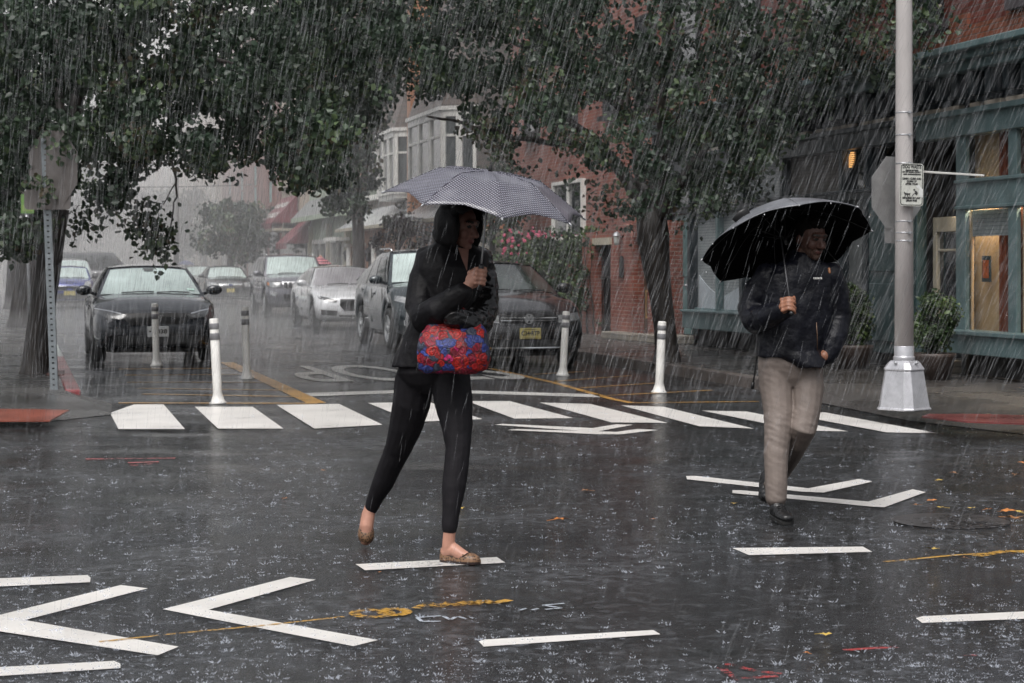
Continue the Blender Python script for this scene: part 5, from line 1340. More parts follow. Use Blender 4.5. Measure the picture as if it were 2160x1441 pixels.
# -- dark sedan with yellow plate, right kerb
C = car('parked_car', 'dark grey sedan with round chrome badge and yellow plate, nearest on the right', 1118, 26.0, dict(L=4.7, W=1.80, H=1.46, nose=.80, cowl=1.02, xc=1.28, xr=2.1, xq=3.4, xd=4.1, deck=1.05, belt=1.0, wr=.32, wf=.9, wbase=2.68, paint=paint('graphite_paint', (.030, .030, .033), .26), glass=m_wind_d, lean=.26, roofw=.66), g)
C['decal']('grille', [(-.42, .735), (.42, .735), (.40, .64), (-.40, .64)], m_black, off=.008)
for z in (.662, .70): C['decal']('grille_bar', [(-.41, z), (.41, z), (.41, z+.009), (-.41, z+.009)], m_chrome, off=.013)
C['both']('headlight', [(.43, .735), (.84, .785), (.86, .73), (.70, .655), (.43, .635)], m_lampg, off=.010)
C['both']('headlight_trim', [(.43, .645), (.70, .665), (.70, .652), (.43, .632)], m_chrome, off=.014)
C['decal']('lower_intake', [(-.66, .40), (.66, .40), (.62, .27), (-.62, .27)], m_black, off=.006)
C['decal']('intake_trim', [(-.62, .295), (.62, .295), (.62, .283), (-.62, .283)], m_chrome, off=.010)
C['both']('intake_trim', [(.70, .41), (.715, .41), (.65, .29), (.615, .283), (.635, .295)], m_chrome, off=.010)
vw = ring_poly(.068, .058)+stroke([(-.040, .042), (-.018, -.004)], .013)+stroke([(.040, .042), (.018, -.004)], .013)+stroke([(-.019, .004), (0, .004)], .001)
vw += stroke([(-.026, .052), (0, .004), (.026, .052)], .013)+stroke([(-.052, .018), (-.027, -.046), (0, -.004), (.027, -.046), (.052, .018)], .013)
C['badge'](vw, .69, off=.02)
C['plate'](.485, 'C34\u2022RTP', m_plate_y, yc=.02)
# -- dark SUV behind the woman
C = car('parked_car', 'dark grey green SUV with silver roof rails parked behind the woman', 948, 31.6, dict(L=4.53, W=1.82, H=1.69, nose=.95, cowl=1.12, xc=1.10, xr=1.85, xq=3.35, xd=4.42, deck=1.16, belt=1.09, rdrop=.10, wr=.355, wf=.88, wbase=2.62, clear=.23, paint=paint('slate_green_paint', (.030, .042, .048)), rails=m_chrome, cuts=[(.07, .33), (.355, .62), (.645, .86)], roofw=.70), g)
C['decal']('grille', [(-.45, .87), (.45, .87), (.40, .70), (-.40, .70)], m_black, off=.008)
C['both']('headlight', [(.45, .86), (.84, .93), (.86, .84), (.5, .74)], m_lampg, off=.01)
C['both']('fog_lamp', [(.62, .50), (.76, .52), (.76, .43), (.62, .43)], m_lampg, off=.01)
C['decal']('lower_intake', [(-.55, .5), (.55, .5), (.5, .33), (-.5, .33)], m_black, off=.006)
C['badge'](ring_poly(.07, .06)+stroke([(-.035, .034), (-.022, -.034)], .013)+stroke([(.035, .034), (.022, -.034)], .013)+[[(-.03, -.006), (.03, -.006), (.03, .006), (-.03, .006)]], .79)
C['plate'](.60, '', m_plate_y)
# -- silver sedan
C = car('parked_car', 'silver white sedan with dark grille parked between the two SUVs', 752, 42.6, dict(L=4.67, W=1.85, H=1.415, nose=.76, cowl=.97, xc=1.35, xr=2.15, xq=3.4, xd=4.2, deck=1.02, belt=.95, wr=.335, wf=.83, wbase=2.83, paint=paint('silver_paint', (.68, .69, .71), .25, .15), glass=m_wind_w, lean=.3, roofw=.66, rim=m_rim_d), g)
C['decal']('grille', [(-.36, .69), (.36, .69), (.38, .55), (.27, .42), (-.27, .42), (-.38, .55)], m_black, off=.008)
C['both']('headlight', [(.42, .66), (.62, .72), (.84, .765), (.82, .70), (.62, .63), (.45, .61)], m_lamp_d, off=.009)
C['both']('lower_intake', [(.42, .42), (.80, .45), (.78, .33), (.45, .31)], m_black, off=.007)
C['decal']('lower_intake', [(-.40, .33), (.40, .33), (.36, .24), (-.36, .24)], m_black, off=.006)
C['decal']('bumper_trim', [(-.78, .275), (.78, .275), (.78, .255), (-.78, .255)], m_chrome, off=.01)
# -- grey off-roader
C = car('parked_car', 'grey SUV with seven slot chrome grille parked beyond the silver sedan', 634, 54.2, dict(L=4.82, W=1.94, H=1.76, nose=1.03, cowl=1.18, xc=1.35, xr=2.0, xq=4.0, xd=4.6, deck=1.2, belt=1.14, wr=.385, wf=.86, wbase=2.91, clear=.27, paint=paint('grey_violet_paint', (.20, .20, .225), .24, .4), lean=.16, rails=m_chrome, cuts=[(.06, .33), (.355, .60), (.62, .86)], roofw=.76, spokes=5), g)
C['decal']('grille_panel', [(-.52, 1.0), (.52, 1.0), (.47, .80), (-.47, .80)], M('grille_chrome', (.55, .55, .57), .25, metal=.8), off=.008)
for k in range(7):
    y = -.42+k*.14; C['decal']('grille_slot', [(y-.048, .975), (y+.048, .975), (y+.045, .825), (y-.045, .825)], m_black, off=.016, cuts=1)
C['both']('headlight', [(.56, .99), (.90, 1.0), (.90, .88), (.80, .83), (.56, .84)], m_lampg, off=.01)
C['both']('headlight_housing', [(.54, 1.01), (.93, 1.02), (.93, .87), (.81, .81), (.54, .82)], m_black, off=.006)
C['both']('marker_lamp', [(.87, .97), (.91, .98), (.91, .90), (.87, .89)], m_amber, off=.016, cuts=1)
C['decal']('lower_intake', [(-.50, .63), (.50, .63), (.44, .42), (-.44, .42)], m_black, off=.006)
C['both']('fog_lamp', [(.66, .68), (.86, .74), (.86, .62), (.72, .58)], m_lampg, off=.01)
C['both']('fog_trim', [(.66, .585), (.86, .63), (.86, .60), (.68, .555)], m_chrome, off=.012)
C['plate'](.66, '', m_plate_y, yc=.45)
# -- dark sedan beyond
C = car('parked_car', 'dark grey sedan with bright chrome grille bars parked beyond the grey SUV', 487, 72.5, dict(L=4.83, W=1.83, H=1.44, nose=.82, cowl=1.0, xc=1.25, xr=2.05, xq=3.45, xd=4.15, deck=1.06, belt=.98, wr=.33, wf=.95, wbase=2.73, paint=paint('charcoal_paint', (.06, .065, .07)), lean=.2, roofw=.68), g)
C['decal']('grille', [(-.46, .81), (.46, .81), (.42, .64), (-.42, .64)], m_chrome, off=.008)
for z in (.675, .725, .775): C['decal']('grille_gap', [(-.44, z), (.44, z), (.44, z+.014), (-.44, z+.014)], m_black, off=.014, cuts=2)
C['both']('headlight', [(.52, .82), (.86, .85), (.86, .68), (.56, .66)], m_lampg, off=.01)
C['decal']('lower_intake', [(-.6, .45), (.6, .45), (.55, .3), (-.55, .3)], m_black, off=.006)
C['badge']([[(.09*math.cos(a), .036*math.sin(a)) for a in [2*PI*k/16 for k in range(16)]]], .73, M('oval_blue', (.08, .12, .3), .3))
C['plate'](.52, '', m_plate_y)
# -- pale sedan behind it
C = car('parked_car', 'grey sedan half hidden behind the dark sedan with chrome bars', 432, 83, dict(L=4.7, W=1.82, H=1.46, nose=.82, cowl=1.0, xc=1.2, xr=2.0, xq=3.5, xd=4.2, deck=1.06, belt=.98, wr=.33, wf=.95, wbase=2.73, paint=paint('pale_grey_paint', (.26, .27, .28)), lean=.25, roofw=.68), g)
C['decal']('grille', [(-.4, .77), (.4, .77), (.36, .66), (-.36, .66)], m_black, off=.008)
C['both']('headlight', [(.46, .80), (.86, .84), (.86, .70), (.5, .67)], m_lampg, off=.01)
# -- small blue hatchback, left kerb
C = car('parked_car', 'small bright blue hatchback with round headlights and winged badge at the left kerb', 147, 66, dict(L=3.82, W=1.70, H=1.43, nose=.86, cowl=1.0, xc=1.0, xr=1.5, xq=3.2, xd=3.65, deck=1.05, belt=.98, wr=.31, wf=.72, wbase=2.47, paint=paint('blue_paint', (.035, .05, .24), .22, .2), mirror=m_black, lean=.2, roofw=.74, cuts=[(.06, .45), (.48, .8)]), g)
C['decal']('grille', [(-.42, .74), (.42, .74), (.46, .67), (.38, .60), (-.38, .60), (-.46, .67)], m_black, off=.008)
for pl in ([(-.44, .755), (.44, .755), (.44, .735), (-.44, .735)], [(-.40, .615), (.40, .615), (.40, .595), (-.40, .595)]): C['decal']('grille_trim', pl, m_chrome, off=.013)
for s in (-1, 1):
    C['decal']('headlight', [(s*.64+.135*math.cos(2*PI*k/20), .80+.135*math.sin(2*PI*k/20)) for k in range(20)], m_chrome, off=.012)
    C['decal']('headlight_lens', [(s*.64+.10*math.cos(2*PI*k/20), .80+.10*math.sin(2*PI*k/20)) for k in range(20)], m_lampg, off=.02)
C['decal']('lower_intake', [(-.6, .50), (.6, .50), (.6, .30), (-.6, .30)], m_black, off=.006)
C['decal']('bonnet_scoop', [(-.16, .915), (.16, .915), (.15, .895), (-.15, .895)], m_black, off=.01)
C['badge'](ring_poly(.03, .018, 12)+[[(-.11, .02), (-.03, .012), (-.03, -.008), (-.10, -.002)], [(.11, .02), (.03, .012), (.03, -.008), (.10, -.002)]], .835)
C['plate'](.50, '', m_plate_y, w=.4)
# -- SUV behind it
C = car('parked_car', 'silver SUV with roof rails just behind the small blue hatchback', 150, 72.2, dict(L=4.5, W=1.85, H=1.72, nose=.95, cowl=1.12, xc=1.1, xr=1.8, xq=3.8, xd=4.3, deck=1.15, belt=1.08, wr=.35, wf=.88, wbase=2.65, clear=.23, paint=paint('mist_paint', (.36, .37, .38)), rails=m_black, roofw=.74), g)
C = car('parked_car', 'pale car faintly seen between the left trunks in the haze', 60, 92, dict(L=4.5, W=1.82, H=1.55, nose=.9, cowl=1.05, xc=1.1, xr=1.8, xq=3.6, xd=4.2, deck=1.1, belt=1.0, wr=.33, wf=.88, wbase=2.65, paint=paint('white_paint', (.6, .6, .6))), g)
# -- grey pickup crossing at the next corner (seen from its side)
nd = (-RD, SD)
C = car('crossing_car', 'hazy grey van crossing the far junction side on, seen above the dark sedan', 322, 84, dict(L=5.2, W=1.95, H=2.08, nose=1.15, cowl=1.32, xc=1.05, xr=1.75, xq=4.75, xd=5.1, deck=1.4, belt=1.30, wr=.40, wf=1.0, wbase=3.2, clear=.3, paint=paint('haze_grey_paint', (.15, .15, .16)), roofw=.86, cuts=[(.05, .29), (.31, .9)]), None, nd)
for sg in (-1, 1):
    m2 = MB(); m2.ell(C['T'](.28, sg*.80, .98), (.08, .1, .08)); m2.build('headlight', M('lit_headlight', (1, .75, .4), .3, emit=(1, .7, .35), estr=4.0) if 'lit_headlight' not in bpy.data.materials else bpy.data.materials['lit_headlight'], C['t'])
# ================================================================ PEOPLE
m_skin_w = M('skin_light', (.50, .26, .19), .42, var=.12, vscale=25, spec=.4)
m_skin_m = M('skin_brown', (.27, .12, .072), .42, var=.15, vscale=25, spec=.4)
m_skin_shaded = M('skin_brown_shaded', (.075, .035, .026), .5, var=.15, vscale=25, spec=.4)  # man's face: brown skin with the umbrella's shade painted into it
m_lip = M('lip', (.34, .10, .09), .4); m_brow = M('brow', (.025, .018, .014), .6); m_eye = M('eye_dark', (.02, .015, .012), .25)
m_beard = M('beard_stubble', (.075, .04, .028), .7, var=.4, vscale=200)
m_hair = M('hair_dark', (.016, .012, .010), .5, var=.4, vscale=60)
m_nail = M('finger_nail', (.50, .27, .20), .3)
m_jacket = M('black_rain_jacket', (.0075, .007, .0085), .5, var=.35, vscale=9, bump=.35, bscale=22, spec=.22)
m_leather = M('wet_black_leather', (.006, .0055, .006), .24, var=.3, vscale=9, bump=.45, bscale=14, spec=.5)
m_navy = M('navy_rain_jacket', (.006, .0065, .011), .42, var=.4, vscale=8, bump=.6, bscale=20, spec=.28)
m_legging = M('charcoal_legging', (.013, .012, .0145), .7, var=.25, vscale=30, spec=.2)
m_shirt = M('dark_blouse', (.03, .012, .016), .6, var=.3, vscale=40)
def W(px, py, dy, Y0): return P(px, py, Y0+dy)
def blob(name, mb, voxel, mats, parent, smooth=4, folds=None, paintf=None):
    """one continuous skin grown over overlapping closed shapes"""
    me = mb.mesh(name+'_core', [m for m in mats][:1]); o = bpy.data.objects.new(name+'_core', me); COL.objects.link(o)
    for p_ in me.polygons: p_.material_index = 0
    r = o.modifiers.new('r', 'REMESH'); r.mode = 'VOXEL'; r.voxel_size = voxel
    s = o.modifiers.new('s', 'SMOOTH'); s.factor = .5; s.iterations = smooth
    dg = bpy.context.evaluated_depsgraph_get(); dg.update()
    m2 = bpy.data.meshes.new_from_object(o.evaluated_get(dg)); m2.name = name
    bpy.data.objects.remove(o); bpy.data.meshes.remove(me)
    m2.materials.clear()
    for m in mats: m2.materials.append(m)
    n = len(m2.vertices)
    if folds:
        nr = [v.normal.copy() for v in m2.vertices]
        for v, q in zip(m2.vertices, nr): v.co += q*folds(v.co)
    if paintf:
        for p_ in m2.polygons: p_.material_index = paintf(p_.center)
    m2.polygons.foreach_set('use_smooth', [True]*len(m2.polygons)); m2.update()
    return obj(name, m2, parent)
def slices(mb, rows, Y0, yaw=0.0, n=20, mi=0):
    """torso-like stack: rows of (px, py, dy, rx_px, ry_px)"""
    k = Y0/FPX; rings = []
    ca, sa = math.cos(yaw), math.sin(yaw)
    for px, py, dy, rx, ry in rows:
        c = W(px, py, dy, Y0); ring = []
        for j in range(n):
            a = 2*PI*j/n; e = 2.3
            x = math.copysign(abs(math.cos(a))**(2/e), math.cos(a))*rx*k; y = math.copysign(abs(math.sin(a))**(2/e), math.sin(a))*ry*k
            ring.append(c+Vector((x*ca-y*sa, x*sa+y*ca, 0)))
        rings.append(ring)
    mb.loft(rings, mi, True)
def pxtube(mb, rows, Y0, n=14, ends=True):
    """limb: rows of (px, py, dy, r_px) or (.., (rx, ry))"""
    k = Y0/FPX
    mb.tube([W(r[0], r[1], r[2], Y0) for r in rows], [(r[3]*k if not hasattr(r[3], '__len__') else (r[3][0]*k, r[3][1]*k)) for r in rows], n=n, round_ends=ends and not any(hasattr(r[3], '__len__') for r in rows))
def frame(fwd, up=Vector((0, 0, 1))):
    f = Vector(fwd).normalized(); r = f.cross(up).normalized(); u = r.cross(f); return Matrix((r, f, u)).transposed()   # local x right, y forward, z up
def head(mb, c, R, s):
    """skull, jaw, nose, ears, lips in a local frame (y forward); s scales a 22 cm head"""
    q = lambda x, y, z: c+R@(Vector((x, y, z))*s)
    E = lambda p, r: mb.ell(q(*p), [x*s for x in r], R, 18, 12)
    E((0, -.012, .028), (.076, .096, .088)); E((0, .022, -.01), (.066, .072, .085)); E((0, .038, -.052), (.052, .052, .056)); E((0, .066, -.088), (.026, .026, .022))
    E((-.034, .062, -.025), (.026, .026, .028)); E((.034, .062, -.025), (.026, .026, .028)); E((0, .078, .032), (.055, .018, .016))
    mb.tube([q(0, .082, .022), q(0, .098, -.004), q(0, .112, -.026)], [.010*s, .0125*s, .0155*s], n=10, round_ends=True)
    E((-.012, .098, -.031), (.010, .012, .009)); E((.012, .098, -.031), (.010, .012, .009))
    E((0, .087, -.054), (.024, .013, .0065)); E((0, .085, -.064), (.021, .013, .0075)); E((0, .08, -.058), (.028, .014, .016))
    for sg in (-1, 1):
        E((sg*.076, -.005, -.005), (.010, .020, .032)); E((sg*.031, .075, .012), (.017, .014, .011))
    return q
def face_paint(q, s, lip=1, eye=2, brow=3, beard=None):
    pts = []
    for sg in (-1, 1):
        pts += [(q(sg*.031, .088, .012), .0095*s, eye), (q(sg*.022, .088, .012), .006*s, eye), (q(sg*.040, .086, .012), .006*s, eye)]
        pts += [(q(sg*(.018+.008*k), .094-.0035*k, .034+.001*k), .0065*s, brow) for k in range(5)]
    pts += [(q(x*.006, .098-abs(x)*.0012, -.059), .0085*s, lip) for x in range(-3, 4)]
    def f(p):
        for c, r, m in pts:
            if (p-c).length < r: return m
        return beard(p) if beard else 0
    return f
def fist(mb, c, axis, back, s=1.0, thumb=True, rad=.013, wrap=4.1, start=-.55, wristdir=None, thumb_up=1, drop=0.0):
    """hand closed round a shaft: axis = shaft direction (towards the thumb), back = from shaft towards the back of the hand"""
    d = Vector(axis).normalized(); n = Vector(back); n = (n-d*n.dot(d)).normalized(); t = d.cross(n)
    nails = []
    fl = [.98, 1.08, 1.0, .82]
    for i in range(4):
        o = (.030-.0205*i)*s; fr = (.0098 if i < 3 else .0085)*s; R = rad+fr*.95; pts = []
        kn = c+d*(o*1.05)+n*(R+.010*s)-t*(.028*s)
        pts.append(kn-n*.004*s); m = 7
        for k in range(m):
            a = start+wrap*fl[i]*k/(m-1); rr_ = R+.006*s*math.exp(-k*.8)
            pts.append(c+d*(o-.002*k*s*(1 if i > 1 else 0))+n*(rr_*math.cos(a))+t*(rr_*math.sin(a)))
        rr = [fr*1.18, fr*1.12, fr*1.08, fr*1.1, fr, fr*1.02, fr*.95, fr*.85]
        mb.tube(pts, rr, n=10, round_ends=True); nails.append(pts[-1])
        mb.ell(kn, (fr*1.25, fr*1.25, fr*1.2))
    # palm
    pc = c-t*((.046-.010*min(1, drop*2))*s)+n*(.006*s)-d*(.020*drop*s)
    mb.ell(pc, (.040*s, .017*s, .042*s), Matrix((t, n, d)).transposed(), 16, 10)
    mb.ell(c-t*.026*s+n*.012*s, (.026*s, .018*s, .040*s), Matrix((t, n, d)).transposed(), 16, 10)
    wr = c-t*((.088-.024*drop)*s)+n*(.004*s)-d*(.008+.050*drop)*s
    if wristdir is not None: wr = c+Vector(wristdir)*.09*s
    mb.tube([pc, (pc+wr)/2, wr], [(.030*s), .027*s, .025*s], n=12, round_ends=True)
    if thumb:
        b0 = c-t*.048*s-n*.012*s+d*.012*s*thumb_up; b1 = c-t*.022*s-n*.026*s+d*.034*s*thumb_up; b2 = c+t*.006*s-n*.022*s+d*.044*s*thumb_up; b3 = c+t*.022*s-n*.006*s+d*.044*s*thumb_up
        mb.tube([b0, b1, b2, b3], [.015*s, .0125*s, .0112*s, .0092*s], n=10, round_ends=True); mb.ell(b0, (.018*s, .018*s, .018*s))
    return wr, nails
def foldf(freq, amp, stretch=(1, 1, 1), seed=0.0, ridged=True):
    sx_, sy_, sz_ = stretch
    def f(p):
        v = mnoise.noise(Vector((p.x*freq*sx_+seed, p.y*freq*sy_, p.z*freq*sz_)))
        w = mnoise.noise(Vector((p.x*freq*2.3*sx_-seed, p.y*freq*2.3*sy_, p.z*freq*2.3*sz_+seed)))
        if ridged: v = .5-abs(v)*1.6
        return amp*(v*.75+w*.45)
    return f

# ---------------------------------------------------------------- umbrella builder
def umbrella(name, label, apex, rim_c, R, mat_out, tip_px_rot, group=None, shaft_to=None, kink=.42, kz=.22, sag=.10, under=None, rib=8, edge=None, lift=0.0, ribmat=None, seam=None, scallop=.075, shaftmat=None, flatk=.28):
    """canopy round the axis apex->rim centre, eight ribs, scalloped hem, shaft down to the hand"""
    ax = (apex-rim_c); dep = ax.length; ax.normalize()
    X = Vector((1, 0, 0)); X = (X-ax*X.dot(ax)).normalized(); Yv = ax.cross(X)
    t = thing(name, label, 'umbrella', shaft_to if shaft_to is not None else rim_c)
    def prof(r):     # drop below apex for radius fraction r
        if r < kink: return dep*kz*(r/kink)**1.6
        e = (r-kink)/(1-kink); return dep*(kz+(1-kz)*(e*(1-flatk)+flatk*e*e))
    nr, ns = 14, 12; rings = []
    def pt(th, r, k):
        # k: 0 at a rib, 1 mid panel
        inset = 1-scallop*k*(r**1.5); dz = prof(r)+sag*dep*k*r*(1-r)*1.1-scallop*1.3*dep*k*r**4
        return apex-ax*dz+(X*math.cos(th)+Yv*math.sin(th))*R*r*inset
    vs = []; fs = []; N_ = rib*ns
    vs.append(apex)
    for j in range(1, nr+1):
        for i in range(N_):
            f = (i % ns)/ns; k = 1-(2*f-1)**2; th = tip_px_rot+2*PI*i/N_
            rr = j/nr
            thr = tip_px_rot+2*PI*(i//ns)/rib
            vs.append(pt(th, rr*(1-(1-math.cos(PI/rib))*(1-(abs(2*f-1)))*.85), k))
    for i in range(N_): fs.append((0, 1+i, 1+(i+1) % N_))
    for j in range(nr-1):
        for i in range(N_):
            a = 1+j*N_+i; b = 1+j*N_+(i+1) % N_; fs.append((a, a+N_, b+N_, b))
    mb = MB(); mb.add(vs, fs, 0, True)
    me = mb.mesh('canopy', [mat_out, under or mat_out])
    o = obj('canopy', me, t); sd_ = o.modifiers.new('thick', 'SOLIDIFY'); sd_.thickness = .0022; sd_.offset = -1
    sd_.material_offset = 1 if under else 0
    rm = ribmat or m_steel
    for i in range(rib):
        th = tip_px_rot+2*PI*i/rib; m2 = MB(); m2.tube([pt(th, r/10, 0)+ax*.0012 for r in range(1, 11)], .0019, n=5); m2.build('seam', seam or mat_out, t)
    for i in range(rib):
        th = tip_px_rot+2*PI*i/rib; m2 = MB()
        m2.tube([pt(th, r, 0)-ax*.006 for r in (.03, .2, .42, .6, .8, 1.0)], .0024, n=6)
        run = apex-ax*(dep*.75+.02); m2.tube([run, pt(th, .45, 0)-ax*.010], .0022, n=6)
        m2.build('rib', rm, t)
        m2 = MB(); e = pt(th, 1.0, 0); d = (pt(th, 1.0, 0)-pt(th, .95, 0)).normalized(); m2.lathe([(.002, -.012), (.0045, -.004), (.0045, .008), (.002, .012)], e, n=8, axis=d); m2.build('rib_tip', m_steel, t)
    m2 = MB(); m2.lathe([(.012, -.004), (.010, .012), (.005, .03), (.003, .034)], apex, n=12, axis=ax); m2.build('ferrule', m_black, t)
    if shaft_to is not None:
        m2 = MB(); m2.tube([apex, shaft_to], .0046, n=10); m2.build('shaft', shaftmat or m_steel, t)
        d = (shaft_to-apex).normalized(); m2 = MB(); m2.tube([shaft_to-d*.05, shaft_to+d*.055], .0125, n=14, round_ends=True); m2.build('handle', m_black, t)
        m2 = MB(); run = apex-ax*(dep*.75+.02); m2.tube([run+ax*.02, run-ax*.03], .011, n=10); m2.build('runner', m_black, t)
    return t, pt, ax
# dotted cloth: white dots on dark violet grey, laid on the cloth by object position
def dotted(name, c0, c1, period, apex, X, Yv):
    m, nt, N, L, b = _nt(name)
    g = N.new('ShaderNodeNewGeometry')
    def dot(v):
        n = N.new('ShaderNodeVectorMath'); n.operation = 'DOT_PRODUCT'; n.inputs[1].default_value = v; L.new(g.outputs['Position'], n.inputs[0]); return n.outputs['Value']
    def mth(op, a, bb=None):
        n = N.new('ShaderNodeMath'); n.operation = op
        if hasattr(a, 'links'): L.new(a, n.inputs[0])
        else: n.inputs[0].default_value = a
        if bb is not None:
            if hasattr(bb, 'links'): L.new(bb, n.inputs[1])
            else: n.inputs[1].default_value = bb
        return n.outputs[0]
    u = mth('DIVIDE', dot(X), period); v = mth('DIVIDE', dot(Yv), period)
    p = mth('ADD', u, v); q = mth('SUBTRACT', u, v)
    a = mth('SUBTRACT', mth('FRACT', p), .5); c = mth('SUBTRACT', mth('FRACT', q), .5)
    r2 = mth('ADD', mth('MULTIPLY', a, a), mth('MULTIPLY', c, c))
    f = mth('LESS_THAN', r2, .085)
    nz = N.new('ShaderNodeTexNoise'); nz.inputs['Scale'].default_value = 9; nz.inputs['Detail'].default_value = 6; L.new(g.outputs['Position'], nz.inputs['Vector'])
    mx = N.new('ShaderNodeMixRGB'); L.new(f, mx.inputs['Fac']); mx.inputs[1].default_value = c4(c0); mx.inputs[2].default_value = c4(c1)
    # wet film: thin scattering drops whiten patches of the cloth
    rp = N.new('ShaderNodeValToRGB'); rp.color_ramp.elements[0].position = .5; rp.color_ramp.elements[1].position = .75
    rp.color_ramp.elements[0].color = (0, 0, 0, 1); rp.color_ramp.elements[1].color = (.6, .6, .6, 1); L.new(nz.outputs['Fac'], rp.inputs['Fac'])
    m2 = N.new('ShaderNodeMixRGB'); L.new(rp.outputs['Color'], m2.inputs['Fac']); L.new(mx.outputs[0], m2.inputs[1]); m2.inputs[2].default_value = (.25, .25, .28, 1)
    L.new(m2.outputs[0], b.inputs['Base Color']); b.inputs['Roughness'].default_value = .3
    n2 = N.new('ShaderNodeTexNoise'); n2.inputs['Scale'].default_value = 60; L.new(g.outputs['Position'], n2.inputs['Vector'])
    bp = N.new('ShaderNodeBump'); bp.inputs['Strength'].default_value = .25; bp.inputs['Distance'].default_value = .01; L.new(n2.outputs['Fac'], bp.inputs['Height']); L.new(bp.outputs['Normal'], b.inputs['Normal'])
    return m

# ---------------------------------------------------------------- the woman
YW = 9.1; kw = YW/FPX
woman = thing('person', 'person in a black hooded jacket, leggings and leopard flats walking under the dotted umbrella', 'person', W(900, 1175, 0, YW))
m_leop = None
def leopard():
    m, nt, N, L, b = _nt('leopard_cloth')
    g = N.new('ShaderNodeNewGeometry')
    vo = N.new('ShaderNodeTexVoronoi'); vo.inputs['Scale'].default_value = 95; L.new(g.outputs['Position'], vo.inputs['Vector'])
    nz = N.new('ShaderNodeTexNoise'); nz.inputs['Scale'].default_value = 120; L.new(g.outputs['Position'], nz.inputs['Vector'])
    ad = N.new('ShaderNodeMath'); ad.operation = 'MULTIPLY_ADD'; ad.inputs[1].default_value = .5; L.new(nz.outputs['Fac'], ad.inputs[0]); L.new(vo.outputs['Distance'], ad.inputs[2])
    rp = N.new('ShaderNodeValToRGB'); e = rp.color_ramp.elements; e[0].position = .38; e[0].color = (.11, .058, .032, 1); e[1].position = .9; e[1].color = (.22, .125, .068, 1)
    k = e.new(.46); k.color = (.03, .015, .01, 1); k = e.new(.64); k.color = (.04, .02, .012, 1); k = e.new(.70); k.color = (.19, .105, .06, 1)
    L.new(ad.outputs[0], rp.inputs['Fac']); L.new(rp.outputs['Color'], b.inputs['Base Color']); b.inputs['Roughness'].default_value = .45
    return m
m_leop = leopard(); m_trim = M('shoe_trim', (.03, .018, .016), .4)
# skeleton points in picture survey: px, py, depth offset, radius in px
hand_w = W(1013, 584, -.27, YW); shaft_top_w = W(1036, 362, -.27, YW)
mb = MB()
hf = Vector((.80, -.58, -.20)); Rh = frame(hf); hc = W(968, 477, -.02, YW); sH = .225/.225*1.0
qh = head(mb, hc, Rh, 1.0)
pxtube(mb, [(958, 510, .0, 22), (960, 540, .0, 24)], YW)                                          # neck
slices(mb, [(958, 535, .0, 40, 26), (955, 560, .01, 60, 36), (952, 640, .0, 52, 34), (930, 735, .02, 48, 32), (916, 790, .03, 46, 28)], YW, .5)
pxtube(mb, [(905, 560, .02, 20), (893, 655, -.10, 17), (905, 664, -.16, 15), (972, 612, -.26, 12)], YW)     # right arm
pxtube(mb, [(1012, 570, .06, 19), (1024, 660, -.02, 17), (1000, 680, -.12, 14), (955, 668, -.24, 12)], YW)  # left arm
pxtube(mb, [(874, 812, .06, 28), (848, 930, .16, 23), (832, 965, .20, 22), (803, 1035, .29, 15), (783, 1072, .33, 11.5)], YW)  # rear leg
pxtube(mb, [(950, 812, -.01, 28), (964, 930, -.14, 22), (962, 985, -.17, 21), (955, 1060, -.20, 16), (948, 1128, -.22, 12.5)], YW)
# feet: bare insteps inside the flats
rearT, rearH = W(771, 1139, .305, YW), W(775, 1084, .36, YW)
mb.tube([W(782, 1066, .335, YW), W(777, 1085, .335, YW), W(773, 1110, .32, YW), rearT+Vector((0, .01, .0))], [.028, .034, .036, .030], n=14, round_ends=True)
mb.ell(W(775, 1082, .36, YW), (.026, .03, .028))
frT = W(1001, 1182, -.27, YW); frH = W(938, 1166, -.20, YW)
mb.tube([W(948, 1120, -.22, YW), W(946, 1150, -.22, YW), W(945, 1163, -.215, YW)], [.029, .031, .030], n=14, round_ends=True)
mb.tube([W(942, 1163, -.21, YW), W(958, 1160, -.23, YW), W(975, 1172, -.25, YW), W(996, 1182, -.27, YW)], [.030, .033, .030, .024], n=14, round_ends=True)
hd_ax = (shaft_top_w-hand_w).normalized()
wr, nails = fist(mb, hand_w, hd_ax, (.25, -1, .1), s=.95, wrap=4.0, start=.1, thumb_up=1, drop=1.0)
pxtube(mb, [(968, 620, -.27, 12), (985, 606, -.285, 12)], YW)
wr2, _ = fist(mb, W(944, 672, -.215, YW), (1, .2, -.1), (0, -.3, 1), s=.9, wrap=3.6, start=-.3)
fp = face_paint(qh, 1.0)
blob('body', mb, .0042, [m_skin_w, M('lip_shaded', (.20, .065, .06), .4), m_eye, m_brow, M('skin_face_shaded', (.27, .135, .105), .45, var=.15, vscale=25)], woman, smooth=3, paintf=lambda p: fp(p) or (4 if (p-hc).length < .2 else 0))  # face and lip colours darkened to paint in the umbrella's shade
# hair inside the hood
mb = MB(); E = lambda p, r: mb.ell(hc+Rh@Vector(p), r, Rh, 16, 10)
E((0, -.03, .045), (.083, .090, .085)); E((-.06, .0, -.02), (.030, .055, .10)); E((.06, .0, -.02), (.030, .055, .10))
blob('hair', mb, .008, [m_hair], woman, 2)
